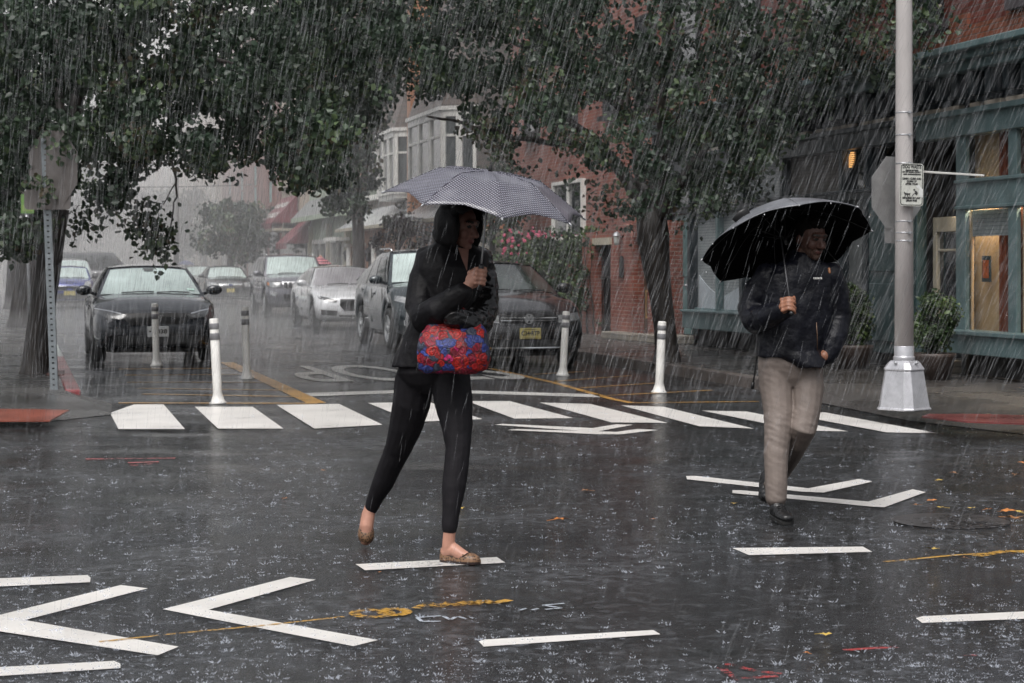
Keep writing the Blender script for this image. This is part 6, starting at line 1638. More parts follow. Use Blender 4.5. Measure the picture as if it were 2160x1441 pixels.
# jacket with hood
mb = MB()
slices(mb, [(956, 508, .01, 34, 30), (955, 522, .02, 58, 42), (955, 536, .02, 76, 50), (954, 565, .0, 77, 54), (952, 620, .0, 76, 56), (946, 670, .0, 79, 57), (934, 715, .01, 84, 58), (922, 750, .02, 89, 60), (916, 773, .02, 90, 60)], YW, .18)
pxtube(mb, [(908, 548, .02, 32), (895, 590, -.02, 33), (889, 645, -.08, 34), (899, 672, -.17, 33), (926, 654, -.25, 31), (974, 618, -.285, 22)], YW)
mb.tube([hc+Rh@Vector((0, -.05, -.10)), W(957, 530, .03, YW)], [.075, .10], n=16, round_ends=True)
jk = blob('jacket', mb, .0065, [m_jacket, m_shirt], woman, smooth=3, folds=foldf(9, .010, (1, 1, .45), 3.1))
# open neckline: blouse and skin wedge set on the chest
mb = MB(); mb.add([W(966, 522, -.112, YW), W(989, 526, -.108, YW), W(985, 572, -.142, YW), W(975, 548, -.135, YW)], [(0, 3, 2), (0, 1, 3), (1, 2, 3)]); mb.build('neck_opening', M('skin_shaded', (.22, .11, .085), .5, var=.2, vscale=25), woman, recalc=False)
# shiny left sleeve
mb = MB(); pxtube(mb, [(1010, 548, .07, 30), (1020, 600, .03, 31), (1020, 648, -.03, 32), (1010, 680, -.12, 31), (985, 683, -.22, 27), (955, 670, -.28, 21)], YW)
blob('leather_sleeve', mb, .0055, [m_leather], woman, 2, folds=lambda p: foldf(15, .012, (1, 1, 1.6), 1.7)(p))
# hood shell: sphere sector open at the face
def hood(parent):
    mb = MB(); nu, nv = 30, 18; vs = []; fs = []
    for i in range(nu+1):
        a = -PI*.60+PI*1.2*i/nu*1.0   # round the back of the head, 0 = back
        for j in range(nv+1):
            e = -1.15+2.3*j/nv
            k = math.cos(e*.82)
            x = .108*math.sin(a)*max(.28, k); y = -.122*math.cos(a)*max(.28, k); z = .125*math.sin(e)*1.0+.010
            if abs(a) > 1.3: y += (abs(a)-1.3)*.045
            if z < -.05: x *= 1+.25*(-.05-z)/.06; y -= .015
            pt_ = Vector((x, y-.002+(.018 if z > .09 else 0), z)); pt_ += pt_.normalized()*.006*mnoise.noise(pt_*22)
            vs.append(hc+Rh@pt_)
    w = nv+1
    for i in range(nu):
        for j in range(nv): fs.append((i*w+j, i*w+j+1, (i+1)*w+j+1, (i+1)*w+j))
    # visor: extend the brim above the brow from side to side
    o = len(vs); nb = 16
    for i in range(nb+1):
        a = -1.9+3.8*i/nb; xx = .092*math.sin(a*.83); zz = .075+.045*math.cos(a*.83)
        vs.append(hc+Rh@Vector((xx*1.02, .005+.0*abs(a), zz+.012))); vs.append(hc+Rh@Vector((xx*.98, .075+.038*math.cos(a*.8), zz-.006)))
    for i in range(nb): fs.append((o+2*i, o+2*i+1, o+2*i+3, o+2*i+2))
    # cheek flaps down to the collar
    for sg in (-1, 1):
        o = len(vs); rows = [(.098, .035, .06), (.100, .045, .0), (.094, .045, -.06), (.075, .04, -.12)]
        for (x, y, z) in rows: vs.append(hc+Rh@Vector((sg*x*1.03, y-.06, z))); vs.append(hc+Rh@Vector((sg*x, y+.025, z)))
        for k in range(3): fs.append((o+2*k, o+2*k+1, o+2*k+3, o+2*k+2))
    mb.add(vs, fs, 0, True); b = mb.build('hood', m_jacket, parent, recalc=True)
    s = b.modifiers.new('thick', 'SOLIDIFY'); s.thickness = .008; s.offset = 0
    return b
hood(woman)
# leggings
mb = MB()
slices(mb, [(915, 755, .02, 72, 50), (914, 785, .02, 77, 50), (914, 808, .02, 62, 42), (914, 828, .02, 34, 26)], YW, .35)
pxtube(mb, [(875, 800, .05, 43), (868, 850, .07, 41), (856, 900, .12, 36), (838, 950, .19, 28.5), (822, 985, .235, 25.5), (808, 1018, .275, 24), (792, 1050, .315, 18), (783, 1072, .335, 15)], YW)
pxtube(mb, [(950, 800, -.01, 43), (957, 850, -.05, 41), (964, 900, -.11, 33), (966, 945, -.15, 26), (962, 990, -.17, 26), (957, 1030, -.19, 25), (952, 1075, -.21, 19), (948, 1113, -.22, 16.5)], YW)
blob('leggings', mb, .006, [m_legging], woman, 3, folds=foldf(16, .0022, (1, 1, 1), 5))
# flats
def flat_shoe(pts, rads, cut_dir, name='shoe'):
    pass
def shoe_shell(heel, toe, up, w, l_extra, name, mat, trim, h=.052, opening=(.06, .66)):
    """ballet flat: sole plate, low sides, closed toe, dark piped edge"""
    d = (toe-heel); L = d.length; d.normalize(); up = Vector(up); up = (up-d*up.dot(d)).normalized(); s = d.cross(up)
    n = 22; st = 14; vs = []; fs = []
    def width(t): return w*ip(t, [0, .06, .2, .4, .65, .82, .94, 1], [.30, .58, .70, .72, .98, .92, .62, .18])
    def top(t): return h*ip(t, [0, .08, .25, .5, .62, .72, .86, .95, 1], [1.15, 1.1, .80, .70, .78, .86, .74, .55, .3])
    mb = MB(); rail = []
    for i in range(st+1):
        t = i/st; c = heel+d*(L*t); wd = width(t); tp = top(t); ring = []
        open_ = opening[0] < t < opening[1]
        for k in range(11):
            a = PI*k/10      # 0 right bottom ... over the top to left bottom
            x = math.cos(a); z = math.sin(a)**.8
            if open_ and .25*PI < a < .75*PI:
                z = (math.sin(.25*PI)**.8); x = math.copysign(math.cos(.25*PI), math.cos(a)) if abs(a-PI/2) > .01 else 0
                z *= 1.25
                if abs(a-PI/2) < .5: z = .1
            ring.append(c+s*(x*wd)+up*(z*tp))
        rail.append(ring)
    m = 11
    vs = [p for r in rail for p in r]
    for i in range(st):
        for k in range(m-1): fs.append((i*m+k, i*m+k+1, (i+1)*m+k+1, (i+1)*m+k))
    fs += [tuple(range(m)), tuple(st*m+k for k in range(m))]
    mb.add(vs, fs, 0, True); sh = mb.build(name, mat, woman)
    s2 = MB(); sole = []
    for i in range(st+1):
        t = i/st; c = heel+d*(L*t); wd = width(t)*1.02; sole.append([c+s*wd+up*.004, c-s*wd+up*.004, c-s*wd-up*.007, c+s*wd-up*.007])
    s2.loft(sole, 0, False); s2.build('sole', trim, sh)
    e = MB()
    for side in (2, 8): e.tube([rail[i][side+(1 if side == 2 else -1)*0] for i in range(0, int(opening[1]*st)+1)], .0026, n=5)
    i = int(opening[1]*st); e.tube([rail[i][2], rail[i][3]+d*.014, rail[i][5]*.0+(rail[i+1][5]+d*.004), rail[i][7]+d*.014, rail[i][8]], .0028, n=5); e.build('piping', trim, sh)
    return sh
f_h, f_t = W(930, 1178, -.195, YW), W(1013, 1186, -.285, YW)
f_h.z = .010; f_t.z = .013
shoe_shell(f_h, f_t, (0, 0, 1), .044, 0, 'shoe', m_leop, m_trim)
r_t = W(772, 1150, .30, YW); r_t.z = .012; r_h = W(772, 1080, .385, YW)
shoe_shell(r_h, r_t, (.1, -1, .55), .043, 0, 'shoe', m_leop, m_trim, h=.05, opening=(.06, .62))
# umbrella with dots
apex = W(1034, 361, -.26, YW); nrm = Vector((.150, -.13, .985)).normalized(); rimc = apex-nrm*.165
Xd = Vector((1, 0, 0)); Xd = (Xd-nrm*Xd.dot(nrm)).normalized(); Yd = nrm.cross(Xd)
m_dots = dotted('dotted_cloth', (.034, .033, .050), (.36, .36, .41), .0165, apex, Xd, Yd)
umbrella('umbrella', 'violet grey umbrella with tiny white dots held over the hooded person', apex, rimc, .487, m_dots, math.radians(-125), shaft_to=hand_w, kink=.50, kz=.10, flatk=.08, sag=.26, under=dotted('dotted_lining', (.02, .02, .03), (.25, .25, .28), .0165, apex, Xd, Yd))

# rose patterned bag
def roses():
    m, nt, N, L, b = _nt('rose_cloth')
    g = N.new('ShaderNodeNewGeometry'); nz = N.new('ShaderNodeTexNoise'); nz.inputs['Scale'].default_value = 30; nz.inputs['Detail'].default_value = 3
    L.new(g.outputs['Position'], nz.inputs['Vector'])
    vm = N.new('ShaderNodeVectorMath'); vm.operation = 'MULTIPLY_ADD'; vm.inputs[1].default_value = (.04,)*3; L.new(nz.outputs['Color'], vm.inputs[0]); L.new(g.outputs['Position'], vm.inputs[2])
    vo = N.new('ShaderNodeTexVoronoi'); vo.inputs['Scale'].default_value = 26; L.new(vm.outputs[0], vo.inputs['Vector'])
    sp = N.new('ShaderNodeSeparateColor'); L.new(vo.outputs['Color'], sp.inputs[0])
    rp = N.new('ShaderNodeValToRGB'); rp.color_ramp.interpolation = 'CONSTANT'; e = rp.color_ramp.elements
    e[0].position = 0; e[0].color = (.30, .008, .010, 1); e[1].position = .22; e[1].color = (.028, .045, .21, 1)
    for p_, c in ((.40, (.22, .006, .025)), (.56, (.035, .045, .075)), (.72, (.40, .016, .012)), (.86, (.46, .012, .12)), (.93, (.04, .065, .29))):
        k = e.new(p_); k.color = c4(c)
    L.new(sp.outputs[0], rp.inputs['Fac'])
    # petals: dark rings round every flower's middle
    sn = N.new('ShaderNodeMath'); sn.operation = 'SINE'; ml = N.new('ShaderNodeMath'); ml.operation = 'MULTIPLY'; ml.inputs[1].default_value = 17; L.new(vo.outputs['Distance'], ml.inputs[0])
    ad = N.new('ShaderNodeMath'); ad.operation = 'MULTIPLY_ADD'; ad.inputs[1].default_value = 11; L.new(nz.outputs['Fac'], ad.inputs[0]); L.new(ml.outputs[0], ad.inputs[2]); L.new(ad.outputs[0], sn.inputs[0])
    r2 = N.new('ShaderNodeValToRGB'); r2.color_ramp.elements[0].position = .0; r2.color_ramp.elements[0].color = (.42, .38, .42, 1); r2.color_ramp.elements[1].position = .55; r2.color_ramp.elements[1].color = (1.15, 1.1, 1.1, 1)
    mr = N.new('ShaderNodeMapRange'); mr.inputs['From Min'].default_value = -1; L.new(sn.outputs[0], mr.inputs['Value']); L.new(mr.outputs[0], r2.inputs['Fac'])
    mx = N.new('ShaderNodeMixRGB'); mx.blend_type = 'MULTIPLY'; mx.inputs['Fac'].default_value = .85; L.new(rp.outputs['Color'], mx.inputs[1]); L.new(r2.outputs['Color'], mx.inputs[2])
    ed = N.new('ShaderNodeTexVoronoi'); ed.feature = 'DISTANCE_TO_EDGE'; ed.inputs['Scale'].default_value = 26; L.new(vm.outputs[0], ed.inputs['Vector'])
    r3 = N.new('ShaderNodeValToRGB'); r3.color_ramp.elements[0].color = (.30, .2, .25, 1); r3.color_ramp.elements[1].position = .09; L.new(ed.outputs['Distance'], r3.inputs['Fac'])
    m3 = N.new('ShaderNodeMixRGB'); m3.blend_type = 'MULTIPLY'; m3.inputs['Fac'].default_value = 1; L.new(mx.outputs[0], m3.inputs[1]); L.new(r3.outputs['Color'], m3.inputs[2])
    L.new(m3.outputs[0], b.inputs['Base Color']); b.inputs['Roughness'].default_value = .5
    bp = N.new('ShaderNodeBump'); bp.inputs['Strength'].default_value = .35; bp.inputs['Distance'].default_value = .005; L.new(mr.outputs[0], bp.inputs['Height']); L.new(bp.outputs['Normal'], b.inputs['Normal'])
    return m
bag = thing('handbag', 'red and blue rose patterned handbag hanging from the hooded person\'s arm', 'handbag', W(957, 785, -.27, YW))
mb = MB(); slices(mb, [(955, 786, -.27, 58, 18), (956, 779, -.27, 70, 25), (958, 758, -.27, 75, 31), (957, 730, -.265, 73, 31), (957, 705, -.25, 67, 25), (959, 682, -.225, 54, 18), (961, 660, -.20, 36, 10)], YW, .08, n=28)
blob('bag_body', mb, .005, [roses()], bag, 2, folds=lambda p: foldf(30, .0025, (1, 1, 1), 2.0)(p)+foldf(7, .014, (1.6, 1, .5), 9.0)(p))
mb = MB()
for dy in (-.235, -.215):
    mb.tube([W(932, 672, dy, YW), W(938, 655, dy, YW), W(952, 647, dy+.01, YW), W(972, 648, dy+.01, YW), W(984, 658, dy, YW), W(988, 676, dy, YW)], .008, n=8)
mb.build('bag_handles', M('bag_handle_red', (.20, .015, .02), .5, var=.3, vscale=30), bag)
mb = MB(); mb.tube([W(940, 661, -.238, YW), W(962, 663, -.24, YW), W(982, 663, -.238, YW)], .004, n=6); mb.build('zip', m_chrome, bag)
# ---------------------------------------------------------------- the man
YM_ = 10.5
man = thing('person', 'person with dark navy jacket and wet tan trousers walking under the black umbrella', 'person', W(1650, 1100, 0, YM_))
hand_m = W(1667, 645, -.32, YM_)
mb = MB()
hf = Vector((.50, -.84, -.22)); Rm = frame(hf); hm = W(1709, 503, -.02, YM_)
qm = head(mb, hm, Rm, 1.02)
pxtube(mb, [(1698, 535, .0, 21), (1690, 575, .02, 24)], YM_)
slices(mb, [(1688, 565, .02, 55, 30), (1685, 590, .02, 70, 36), (1680, 660, .02, 62, 38), (1668, 735, .02, 52, 32), (1666, 775, .02, 46, 30)], YM_, .15)
pxtube(mb, [(1618, 590, .02, 20), (1588, 655, .06, 17), (1600, 672, -.05, 16), (1650, 655, -.27, 12)], YM_)
pxtube(mb, [(1752, 590, .02, 20), (1768, 660, .06, 17), (1752, 730, .0, 14), (1738, 752, -.05, 12)], YM_)
# left hand half inside the pocket: palm, fingers, thumb
hl = W(1732, 752, .0, YM_)
mb.ell(hl, (.022, .036, .045)); 
for k in range(4):
    a = hl+Vector((-.004, -.026+.017*k, -.03)); mb.tube([a, a+Vector((-.008, -.004, -.03)), a+Vector((-.022, -.006, -.052+.004*abs(k-1))), a+Vector((-.034, -.004, -.060+.005*abs(k-1)))], [.0098, .0092, .0088, .0078], n=8, round_ends=True)
mb.tube([hl+Vector((-.006, -.03, .012)), hl+Vector((-.018, -.046, -.012)), hl+Vector((-.026, -.048, -.036))], [.013, .011, .009], n=8, round_ends=True)
pxtube(mb, [(1636, 800, .0, 28), (1641, 900, -.075, 19), (1637, 960, -.12, 15), (1638, 1062, -.155, 12)], YM_)
pxtube(mb, [(1697, 800, .03, 28), (1699, 870, -.05, 20), (1692, 908, -.08, 16), (1668, 960, .13, 13), (1640, 1008, .42, 11), (1622, 1030, .54, 10)], YM_)
ax_m = (W(1655, 430, .02, YM_)-hand_m).normalized()
wrm, nails = fist(mb, hand_m, ax_m, (-.62, -.75, 0), s=1.06, wrap=2.75, start=.15, rad=.014)
pxtube(mb, [(1646, 657, -.26, 12), (1655, 650, -.30, 12)], YM_)
nl = [Vector(x) for x in nails]
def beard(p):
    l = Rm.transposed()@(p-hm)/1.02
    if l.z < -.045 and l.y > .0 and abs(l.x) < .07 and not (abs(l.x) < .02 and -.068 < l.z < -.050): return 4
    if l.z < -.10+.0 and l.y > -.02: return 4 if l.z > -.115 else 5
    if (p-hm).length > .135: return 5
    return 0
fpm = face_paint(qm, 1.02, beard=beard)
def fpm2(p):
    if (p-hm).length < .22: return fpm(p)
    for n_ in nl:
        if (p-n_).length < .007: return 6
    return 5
blob('body', mb, .0045, [m_skin_shaded, M('lip_brown_shaded', (.11, .042, .034), .45), m_eye, m_brow, m_beard, m_skin_m, m_nail], man, 3, paintf=fpm2)  # lip colour darkened along with the shaded face
mb = MB(); E = lambda p, r: mb.ell(hm+Rm@Vector(p), r, Rm, 16, 10)
E((0, -.024, .062), (.083, .096, .070)); E((0, -.055, .02), (.078, .066, .085)); E((0, .045, .098), (.055, .05, .030)); E((-.072, -.005, .03), (.012, .03, .04)); E((.072, -.005, .03), (.012, .03, .04))
blob('hair', mb, .007, [M('hair_black', (.005, .004, .004), .8, spec=.1, var=.4, vscale=60)], man, 2, folds=lambda p: .004*mnoise.noise(p*60))
# jacket
mb = MB()
slices(mb, [(1692, 548, .02, 34, 32), (1690, 562, .03, 62, 42), (1688, 580, .03, 80, 48), (1684, 630, .02, 80, 50), (1676, 690, .02, 78, 51), (1668, 730, .02, 74, 52), (1664, 752, .02, 71, 52)], YM_, .12)
slices(mb, [(1666, 735, .02, 70, 50), (1690, 760, .0, 50, 52), (1702, 773, -.01, 34, 50)], YM_, .12)
pxtube(mb, [(1622, 585, .03, 31), (1600, 622, .06, 33), (1586, 652, .06, 31), (1594, 676, -.02, 29), (1622, 668, -.18, 26), (1653, 655, -.285, 18.5)], YM_)
pxtube(mb, [(1750, 583, .03, 30), (1764, 630, .05, 29), (1768, 668, .06, 26), (1763, 705, .02, 24), (1752, 735, -.01, 23), (1744, 752, -.02, 20)], YM_)
mb.tube([W(1692, 556, .02, YM_), W(1700, 538, .02, YM_)], [.095, .078], n=16)
blob('jacket', mb, .0068, [m_navy], man, 3, folds=foldf(9, .012, (1, 1, .6), 8.3))
# trousers
m_tan_t = M('wet_tan_twill', (.205, .168, .148), .6, var=.30, vscale=4.0, bump=.08, bscale=90, stretch=(1, 1, .7))
mb = MB()
slices(mb, [(1666, 735, .02, 66, 46), (1665, 770, .02, 66, 46), (1666, 795, .02, 58, 40), (1666, 815, .02, 40, 30)], YM_, .12)
pxtube(mb, [(1634, 770, .01, 36), (1637, 820, -.01, 35), (1642, 870, -.05, 31), (1640, 915, -.09, 28), (1637, 960, -.12, 26), (1637, 1010, -.14, 23.5), (1637, 1050, -.155, 22)], YM_)
pxtube(mb, [(1697, 770, .04, 38), (1702, 820, .0, 36), (1700, 865, -.05, 31), (1694, 905, -.09, 28), (1682, 930, -.01, 26), (1668, 960, .13, 23), (1645, 1000, .38, 20), (1628, 1022, .50, 18)], YM_)
def tf(p):
    r = foldf(9, .010, (1.0, 1.0, 2.2), 4.4)(p+Vector((0, 0, p.x*.35)))
    kz = math.exp(-((p.z-.50)/.14)**2)+.9*math.exp(-((p.z-.16)/.10)**2)+.8*math.exp(-((p.z-.86)/.12)**2)
    return r*(.09+.40*kz)
blob('trousers', mb, .006, [m_tan_t], man, 5, folds=tf)
# shoes
m_shoe = M('black_leather_shoe', (.014, .014, .015), .3, var=.3, vscale=20, bump=.3)
def lace_shoe(heel, toe, ankle, up):
    d = (toe-heel); L = d.length; d.normalize(); up = Vector(up); up = (up-d*up.dot(d)).normalized(); s = d.cross(up); R = Matrix((d, s, up)).transposed(); mb = MB()
    for t_, w_, h_ in ((.08, .034, .040), (.22, .036, .042), (.40, .038, .036), (.58, .044, .030), (.74, .047, .026), (.88, .040, .024)):
        c = heel+d*L*t_+up*(h_*.92); mb.ell(c, (L*.16, w_, h_), R, 16, 10)
    mb.tube([heel+d*L*.22+up*.05, ankle], [.040, .036], n=14, round_ends=True)
    sh = blob('shoe', mb, .005, [m_shoe], man, 3)
    sm_ = MB(); rows = []
    for k in range(13):
        t_ = k/12; w_ = ip(t_, [0, .06, .25, .45, .72, .92, 1], [.018, .034, .037, .036, .049, .036, .012]); c = heel+d*L*t_; rows.append([c+s*w_+up*.012, c-s*w_+up*.012, c-s*w_-up*.012, c+s*w_-up*.012])
    sm_.loft(rows, 0, False); sm_.build('sole', m_tyre, sh, bevel=.003)
    lc = MB()
    for k in range(4):
        c = heel+d*L*(.42+.07*k)+up*(.074-.008*k); lc.tube([c+s*.022-up*.006, c+up*.003, c-s*.022+d*.012-up*.006], .0026, n=5)
    lc.build('laces', m_black, sh)
h_ = W(1632, 1078, -.14, YM_); t_ = W(1664, 1100, -.33, YM_); h_.z = .026; t_.z = .014
lace_shoe(h_, t_, W(1638, 1058, -.155, YM_), (0, 0, 1))
h_ = W(1613, 1012, .66, YM_); t_ = W(1618, 1046, .48, YM_); t_.z = .03
lace_shoe(h_, t_, W(1622, 1018, .55, YM_), (.0, -.85, .5))
# jacket details: chest mark, orange zip pull, hem cord, pocket zip, hanging strap
sc2 = YM_/FPX
def onchest(pts, name, mat, dy=-.150):
    mb = MB(); mb.poly([W(x, y, dy, YM_) for x, y in pts]); return mb
mb = MB()
for k in range(6): mb.add([W(1716+k*3.2, 585, -.172, YM_), W(1718.2+k*3.2, 585, -.172, YM_), W(1718.2+k*3.2, 589, -.172, YM_), W(1716+k*3.2, 589, -.172, YM_)], [(0, 1, 2, 3)])
mb.build('chest_mark', m_whitew, man, recalc=False)
mb = MB(); mb.tube([W(1749, 567, -.145, YM_), W(1750, 575, -.155, YM_)], .007, n=8, round_ends=True); mb.build('zip_pull', M('orange_pull', (.24, .10, .04), .4), man)
mb = MB(); mb.tube([W(1722, 680, -.158, YM_), W(1724, 710, -.16, YM_), W(1724, 738, -.155, YM_)], .003, n=6); mb.build('pocket_zip', M('copper_zip', (.12, .07, .045), .35, metal=.4), man)
mb = MB(); mb.tube([W(1600, 715, .06, YM_), W(1598, 740, .08, YM_), W(1593, 780, .08, YM_), W(1588, 812, .08, YM_)], .005, n=6); mb.tube([W(1588.5, 806, .08, YM_), W(1587, 821, .08, YM_)], .010, n=8); mb.build('hanging_strap', m_black, man)
# black umbrella tilted back
rim_c = W(1660, 517, .06, YM_); nrm = Vector((-.185, .42, .89)).normalized(); apex = rim_c+nrm*.225
m_blackcl = M('black_umbrella_cloth', (.13, .135, .15), .32, var=.5, vscale=7, bump=.25, bscale=40)
m_blackin = M('black_umbrella_lining', (.0025, .0025, .003), .9, spec=.05)
um, pt, ax = umbrella('umbrella', 'plain black umbrella tilted back over the person in tan trousers', apex, rim_c, .492, m_blackcl, math.radians(0), shaft_to=hand_m, kink=.40, kz=.12, sag=.06, under=m_blackin, ribmat=m_black, scallop=.015, shaftmat=M('dark_steel', (.08, .08, .085), .35, metal=.6))
mb = MB(); th = math.radians(218); a_, b_ = pt(th, .80, .6)+ax*.006, pt(th+.22, .72, .6)+ax*.02
mb.tube([a_, (a_+b_)/2+ax*.012, b_], [(.006, .022), (.010, .024), (.006, .020)], n=10); mb.build('tie_strap', m_black, um)
# drops hanging from the hem
mb = MB()
for k in range(16):
    e = pt(2*PI*k/16, 1.0, 0 if k % 2 == 0 else 1); mb.ell(e-Vector((0, 0, .004)), (.0032, .0032, .0042), n=8, m=6)
mb.build('water_drops', M('water_drop', (.75, .77, .8), .05, spec=1), um)

# ---------------------------------------------------------------- two far walkers with umbrellas
def walker(px, Y, htop, label, ulabel, cmat, jmat, vx=0, stripes=None, R=.50):
    b = P(px, HY, Y); b.z = KZ; t = thing('person', label, 'person', b); mb = MB()
    o = lambda x, y, z: b+Vector((x, y, z))
    mb.ell(o(0, 0, 1.56), (.078, .095, .115)); mb.tube([o(0, 0, 1.35), o(0, 0, 1.5)], .055, n=10)
    mb.tube([o(0, 0, .80), o(0, 0, 1.0), o(0, 0, 1.3), o(0, 0, 1.4)], [.16, .155, .18, .10], n=12, round_ends=True)
    for s in (-1, 1):
        mb.tube([o(s*.09, 0, .85), o(s*.09, s*.12, .48), o(s*.09, s*.16+.05, .08)], [.085, .06, .045], n=10, round_ends=True); mb.ell(o(s*.09, s*.16, .05), (.045, .11, .045))
        mb.tube([o(s*.2, 0, 1.34), o(s*.25, 0, 1.08), o(s*.14, -.2, 1.15)], [.055, .045, .035], n=8, round_ends=True); mb.ell(o(s*.12, -.22, 1.16), (.04, .04, .045))
    def pf(p):
        z = p.z-b.z
        return 1 if z < .85 else (0 if (z > 1.46 or (abs(p.y-b.y+.22) < .07 and abs(z-1.16) < .06)) else 2)
    blob('body', mb, .012, [m_skin_w, m_legging, jmat], t, 3, paintf=pf)
    ap = b+Vector((0, -.1, htop-KZ)); umbrella('umbrella', ulabel, ap, ap-Vector((.02, -.02, 1)).normalized()*.24, R, cmat, .3, shaft_to=b+Vector((.12, -.22, 1.16)))
def striped(name, c0, c1, zper):
    m, nt, N, L, b = _nt(name); g = N.new('ShaderNodeNewGeometry'); sp = N.new('ShaderNodeSeparateXYZ'); L.new(g.outputs['Position'], sp.inputs[0])
    d = N.new('ShaderNodeMath'); d.operation = 'DIVIDE'; d.inputs[1].default_value = zper; f = N.new('ShaderNodeMath'); f.operation = 'FRACT'; L.new(sp.outputs[2], d.inputs[0]); L.new(d.outputs[0], f.inputs[0])
    gt = N.new('ShaderNodeMath'); gt.operation = 'GREATER_THAN'; gt.inputs[1].default_value = .5; L.new(f.outputs[0], gt.inputs[0]); mx = N.new('ShaderNodeMixRGB'); L.new(gt.outputs[0], mx.inputs[0]); mx.inputs[1].default_value = c4(c0); mx.inputs[2].default_value = c4(c1)
    L.new(mx.outputs[0], b.inputs['Base Color']); b.inputs['Roughness'].default_value = .4; return m
walker(676, 60.5, 1.74, 'far person under a pink striped umbrella behind the silver sedan', 'pink umbrella with dark stripes above the silver sedan roof', striped('pink_stripes', (.62, .22, .25), (.10, .035, .05), .085), m_jacket, R=.42)
walker(393, 96, 1.78, 'distant person under a small blue umbrella beyond the parked sedans', 'small blue umbrella far off beside the pale utility pole', M('blue_canopy', (.05, .07, .22), .4), m_jacket)
# ================================================================ RAIN
def rain_material(name, col, alpha, rough=.3):
    m, nt, N, L, b = _nt(name)
    d = N.new('ShaderNodeBsdfDiffuse'); d.inputs['Color'].default_value = c4(col); tl = N.new('ShaderNodeBsdfTranslucent'); tl.inputs['Color'].default_value = c4(col)
    a = N.new('ShaderNodeMixShader'); a.inputs[0].default_value = .5; L.new(d.outputs[0], a.inputs[1]); L.new(tl.outputs[0], a.inputs[2])
    t = N.new('ShaderNodeBsdfTransparent'); mx = N.new('ShaderNodeMixShader'); mx.inputs[0].default_value = alpha
    L.new(t.outputs[0], mx.inputs[1]); L.new(a.outputs[0], mx.inputs[2]); L.new(mx.outputs[0], N['Material Output'].inputs['Surface']); return m
rng = np.random.default_rng(77)
def streaks(name, n, Y0, Y1, lmin, lmax, wid, mat, label, ymin=-150, ymax=1500, pw=1.0):
    Y = Y0+(Y1-Y0)*rng.uniform(0, 1, n)**pw; px = rng.uniform(-250, 2410, n); py = rng.uniform(ymin, ymax, n)
    c = np.stack([(px-CX)*Y/FPX, Y, EYE-(py-HY)*Y/FPX], 1); c = c[c[:, 2] > .12]; n = len(c)
    lean = rng.normal(.27, .07, n)+.0028*(c[:, 0]/c[:, 1]*1000)*.25; d = np.stack([lean, rng.normal(0, .05, n), np.ones(n)], 1); d /= np.linalg.norm(d, axis=1)[:, None]
    Ls = rng.uniform(lmin, lmax, n)[:, None]; w = wid*rng.uniform(.6, 1.5, n)[:, None]
    s1 = np.array([1., 0, 0])-d*d[:, :1]; s1 /= np.linalg.norm(s1, axis=1)[:, None]; s2 = np.cross(d, s1)
    V = np.stack([c+d*Ls*.5, c+d*Ls*.1+s1*w, c+d*Ls*.1-s1*w*.5+s2*w*.87, c+d*Ls*.1-s1*w*.5-s2*w*.87, c-d*Ls*.5], 1).reshape(-1, 3)
    b = np.arange(n)[:, None]*5
    F = np.concatenate([b+np.array(f) for f in ((0, 1, 2), (0, 2, 3), (0, 3, 1), (4, 2, 1), (4, 3, 2), (4, 1, 3))], 1).reshape(-1, 3)
    me = bpy.data.meshes.new(name); me.vertices.add(len(V)); me.vertices.foreach_set('co', V.ravel()); me.loops.add(F.size); me.loops.foreach_set('vertex_index', F.ravel().astype(np.int32))
    me.polygons.add(len(F)); me.polygons.foreach_set('loop_start', (np.arange(len(F))*3).astype(np.int32)); me.materials.append(mat); me.update(calc_edges=True)
    return tag(obj(name, me), label, None, None, 'stuff')
m_rain = rain_material('falling_rain', (.86, .88, .92), .20)
m_rain2 = rain_material('falling_rain_far', (.86, .88, .92), .115)
m_rain3 = rain_material('falling_rain_veil', (.86, .88, .92), .105)
streaks('falling_rain', 2200, 4.5, 9.0, .04, .12, .00065, m_rain, 'near falling rain drops slanting across the street')
streaks('falling_rain', 20000, 9.0, 19.0, .05, .24, .0010, m_rain2, 'rain falling beyond the walkers, slanting to the left', pw=.8)
streaks('falling_rain', 110000, 17.0, 38.0, .08, .42, .0030, m_rain3, 'rain sheeting down the street before the cars and trees')
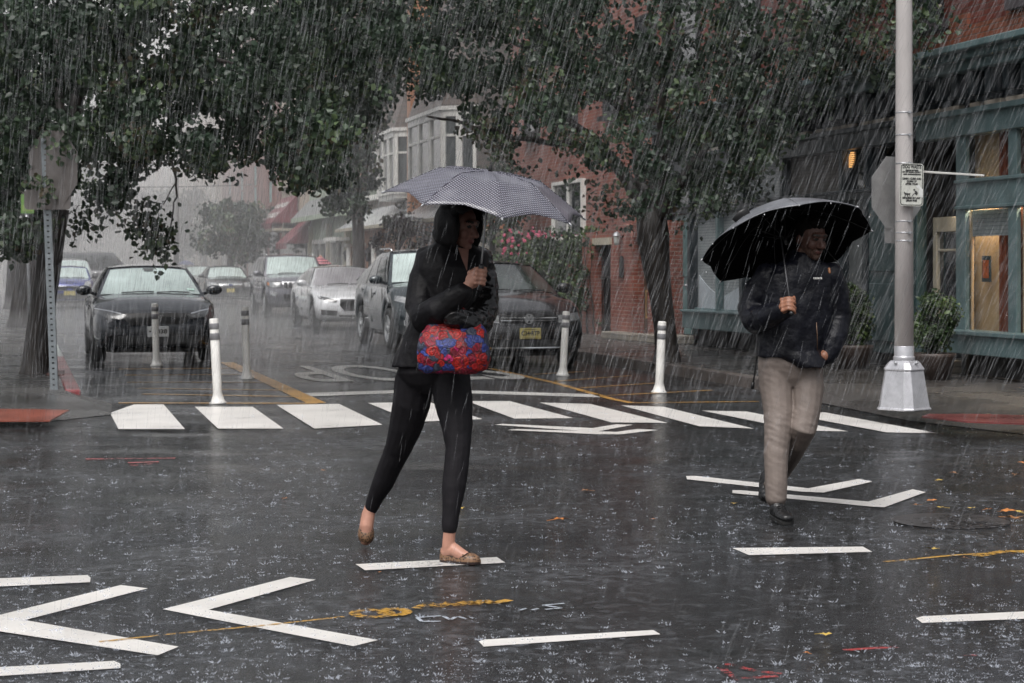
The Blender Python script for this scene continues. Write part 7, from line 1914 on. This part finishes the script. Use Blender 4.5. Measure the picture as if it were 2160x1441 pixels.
# drops bursting on the road
def splashes(n, seed):
    rng = np.random.default_rng(seed); mb = MB(); r = random.Random(seed)
    for k in range(n):
        py = HY+ (1500-HY)*(rng.uniform(.27, 1.0)); px = rng.uniform(-150, 2310); p = G(px, py)
        if mnoise.noise(Vector((p.x*.8, p.y*.45, 3)))+r.uniform(-.6, .6) < -.12: continue
        s = min(1.5, math.exp(r.gauss(-.65, .5))); kind = r.random()
        if kind < .62:       # flat burst ring
            n_ = 10; rr = .016*s*r.uniform(.7, 1.6); inn = r.uniform(.0, .75); el = r.uniform(.5, 1)
            mb.add([p+Vector((math.cos(2*PI*q/n_)*rr*(1 if w_ == 0 else inn), math.sin(2*PI*q/n_)*rr*el*(1 if w_ == 0 else inn), .0075+(.002 if w_ else 0))) for w_ in (0, 1) for q in range(n_)], [(q, (q+1) % n_, n_+(q+1) % n_, n_+q) for q in range(n_) if r.random() < .8], 1)
        if kind > .38:       # low crown
            m = r.randint(3, 7); R = .008*s; a0 = r.uniform(0, 6.28)
            for j in range(m):
                a = a0+2*PI*j/m+r.uniform(-.5, .5); d = Vector((math.cos(a), math.sin(a), r.uniform(.3, 1.6))).normalized(); l = r.uniform(.004, .017)*s; q = p+Vector((math.cos(a)*R, math.sin(a)*R, .004)); w = .0024*s
                sd = Vector((-math.sin(a), math.cos(a), 0))*w; e = q+d*l
                mb.add([q+sd, q-sd, q+Vector((0, 0, w*1.5)), e], [(0, 1, 3), (1, 2, 3), (2, 0, 3)], 0)
        for j in range(r.choice((0, 0, 1, 2, 3))):
            mb.ell(p+Vector((r.gauss(0, .016), r.gauss(0, .016), abs(r.gauss(0, .014))+.006)), (.0017*s+.0007,)*3, n=5, m=4, mi=0)
    return mb
m_splash = rain_material('splash_water', (.80, .84, .92), .42)
tag(splashes(15000, 5).build('rain_splashes', [m_splash, rain_material('splash_film', (.75, .80, .90), .13)], recalc=False), 'small bursts where rain drops hit the wet road', None, None, 'stuff')
# haze of driven rain filling the street beyond the near corner
def fog(name, u0, u1, v0, v1, z1, dens, label, z0=.15):
    m = bpy.data.materials.new(name); m.use_nodes = True; N = m.node_tree.nodes; L = m.node_tree.links; N.remove(N['Principled BSDF'])
    vs = N.new('ShaderNodeVolumeScatter'); vs.inputs['Density'].default_value = dens; vs.inputs['Color'].default_value = (.97, .98, 1, 1); vs.inputs['Anisotropy'].default_value = .1
    L.new(vs.outputs[0], N['Material Output'].inputs['Volume'])
    mb = MB(); mb.box(u0, u1, v0, v1, z0, z1, S); o = mb.build(name, m); return tag(o, label, None, None, 'structure')
fog('rain_haze', 84, 230, -40, 60, 22, .030, 'pale rain haze filling the far end of the street')
fog('rain_haze', 33, 231, -41, 61, 23, .0062, 'thin rain haze beginning behind the crosswalk')
fog('ground_spray', 28, 120, -8, 30, .55, .015, 'low white spray thrown up by the rain on the street', .02)
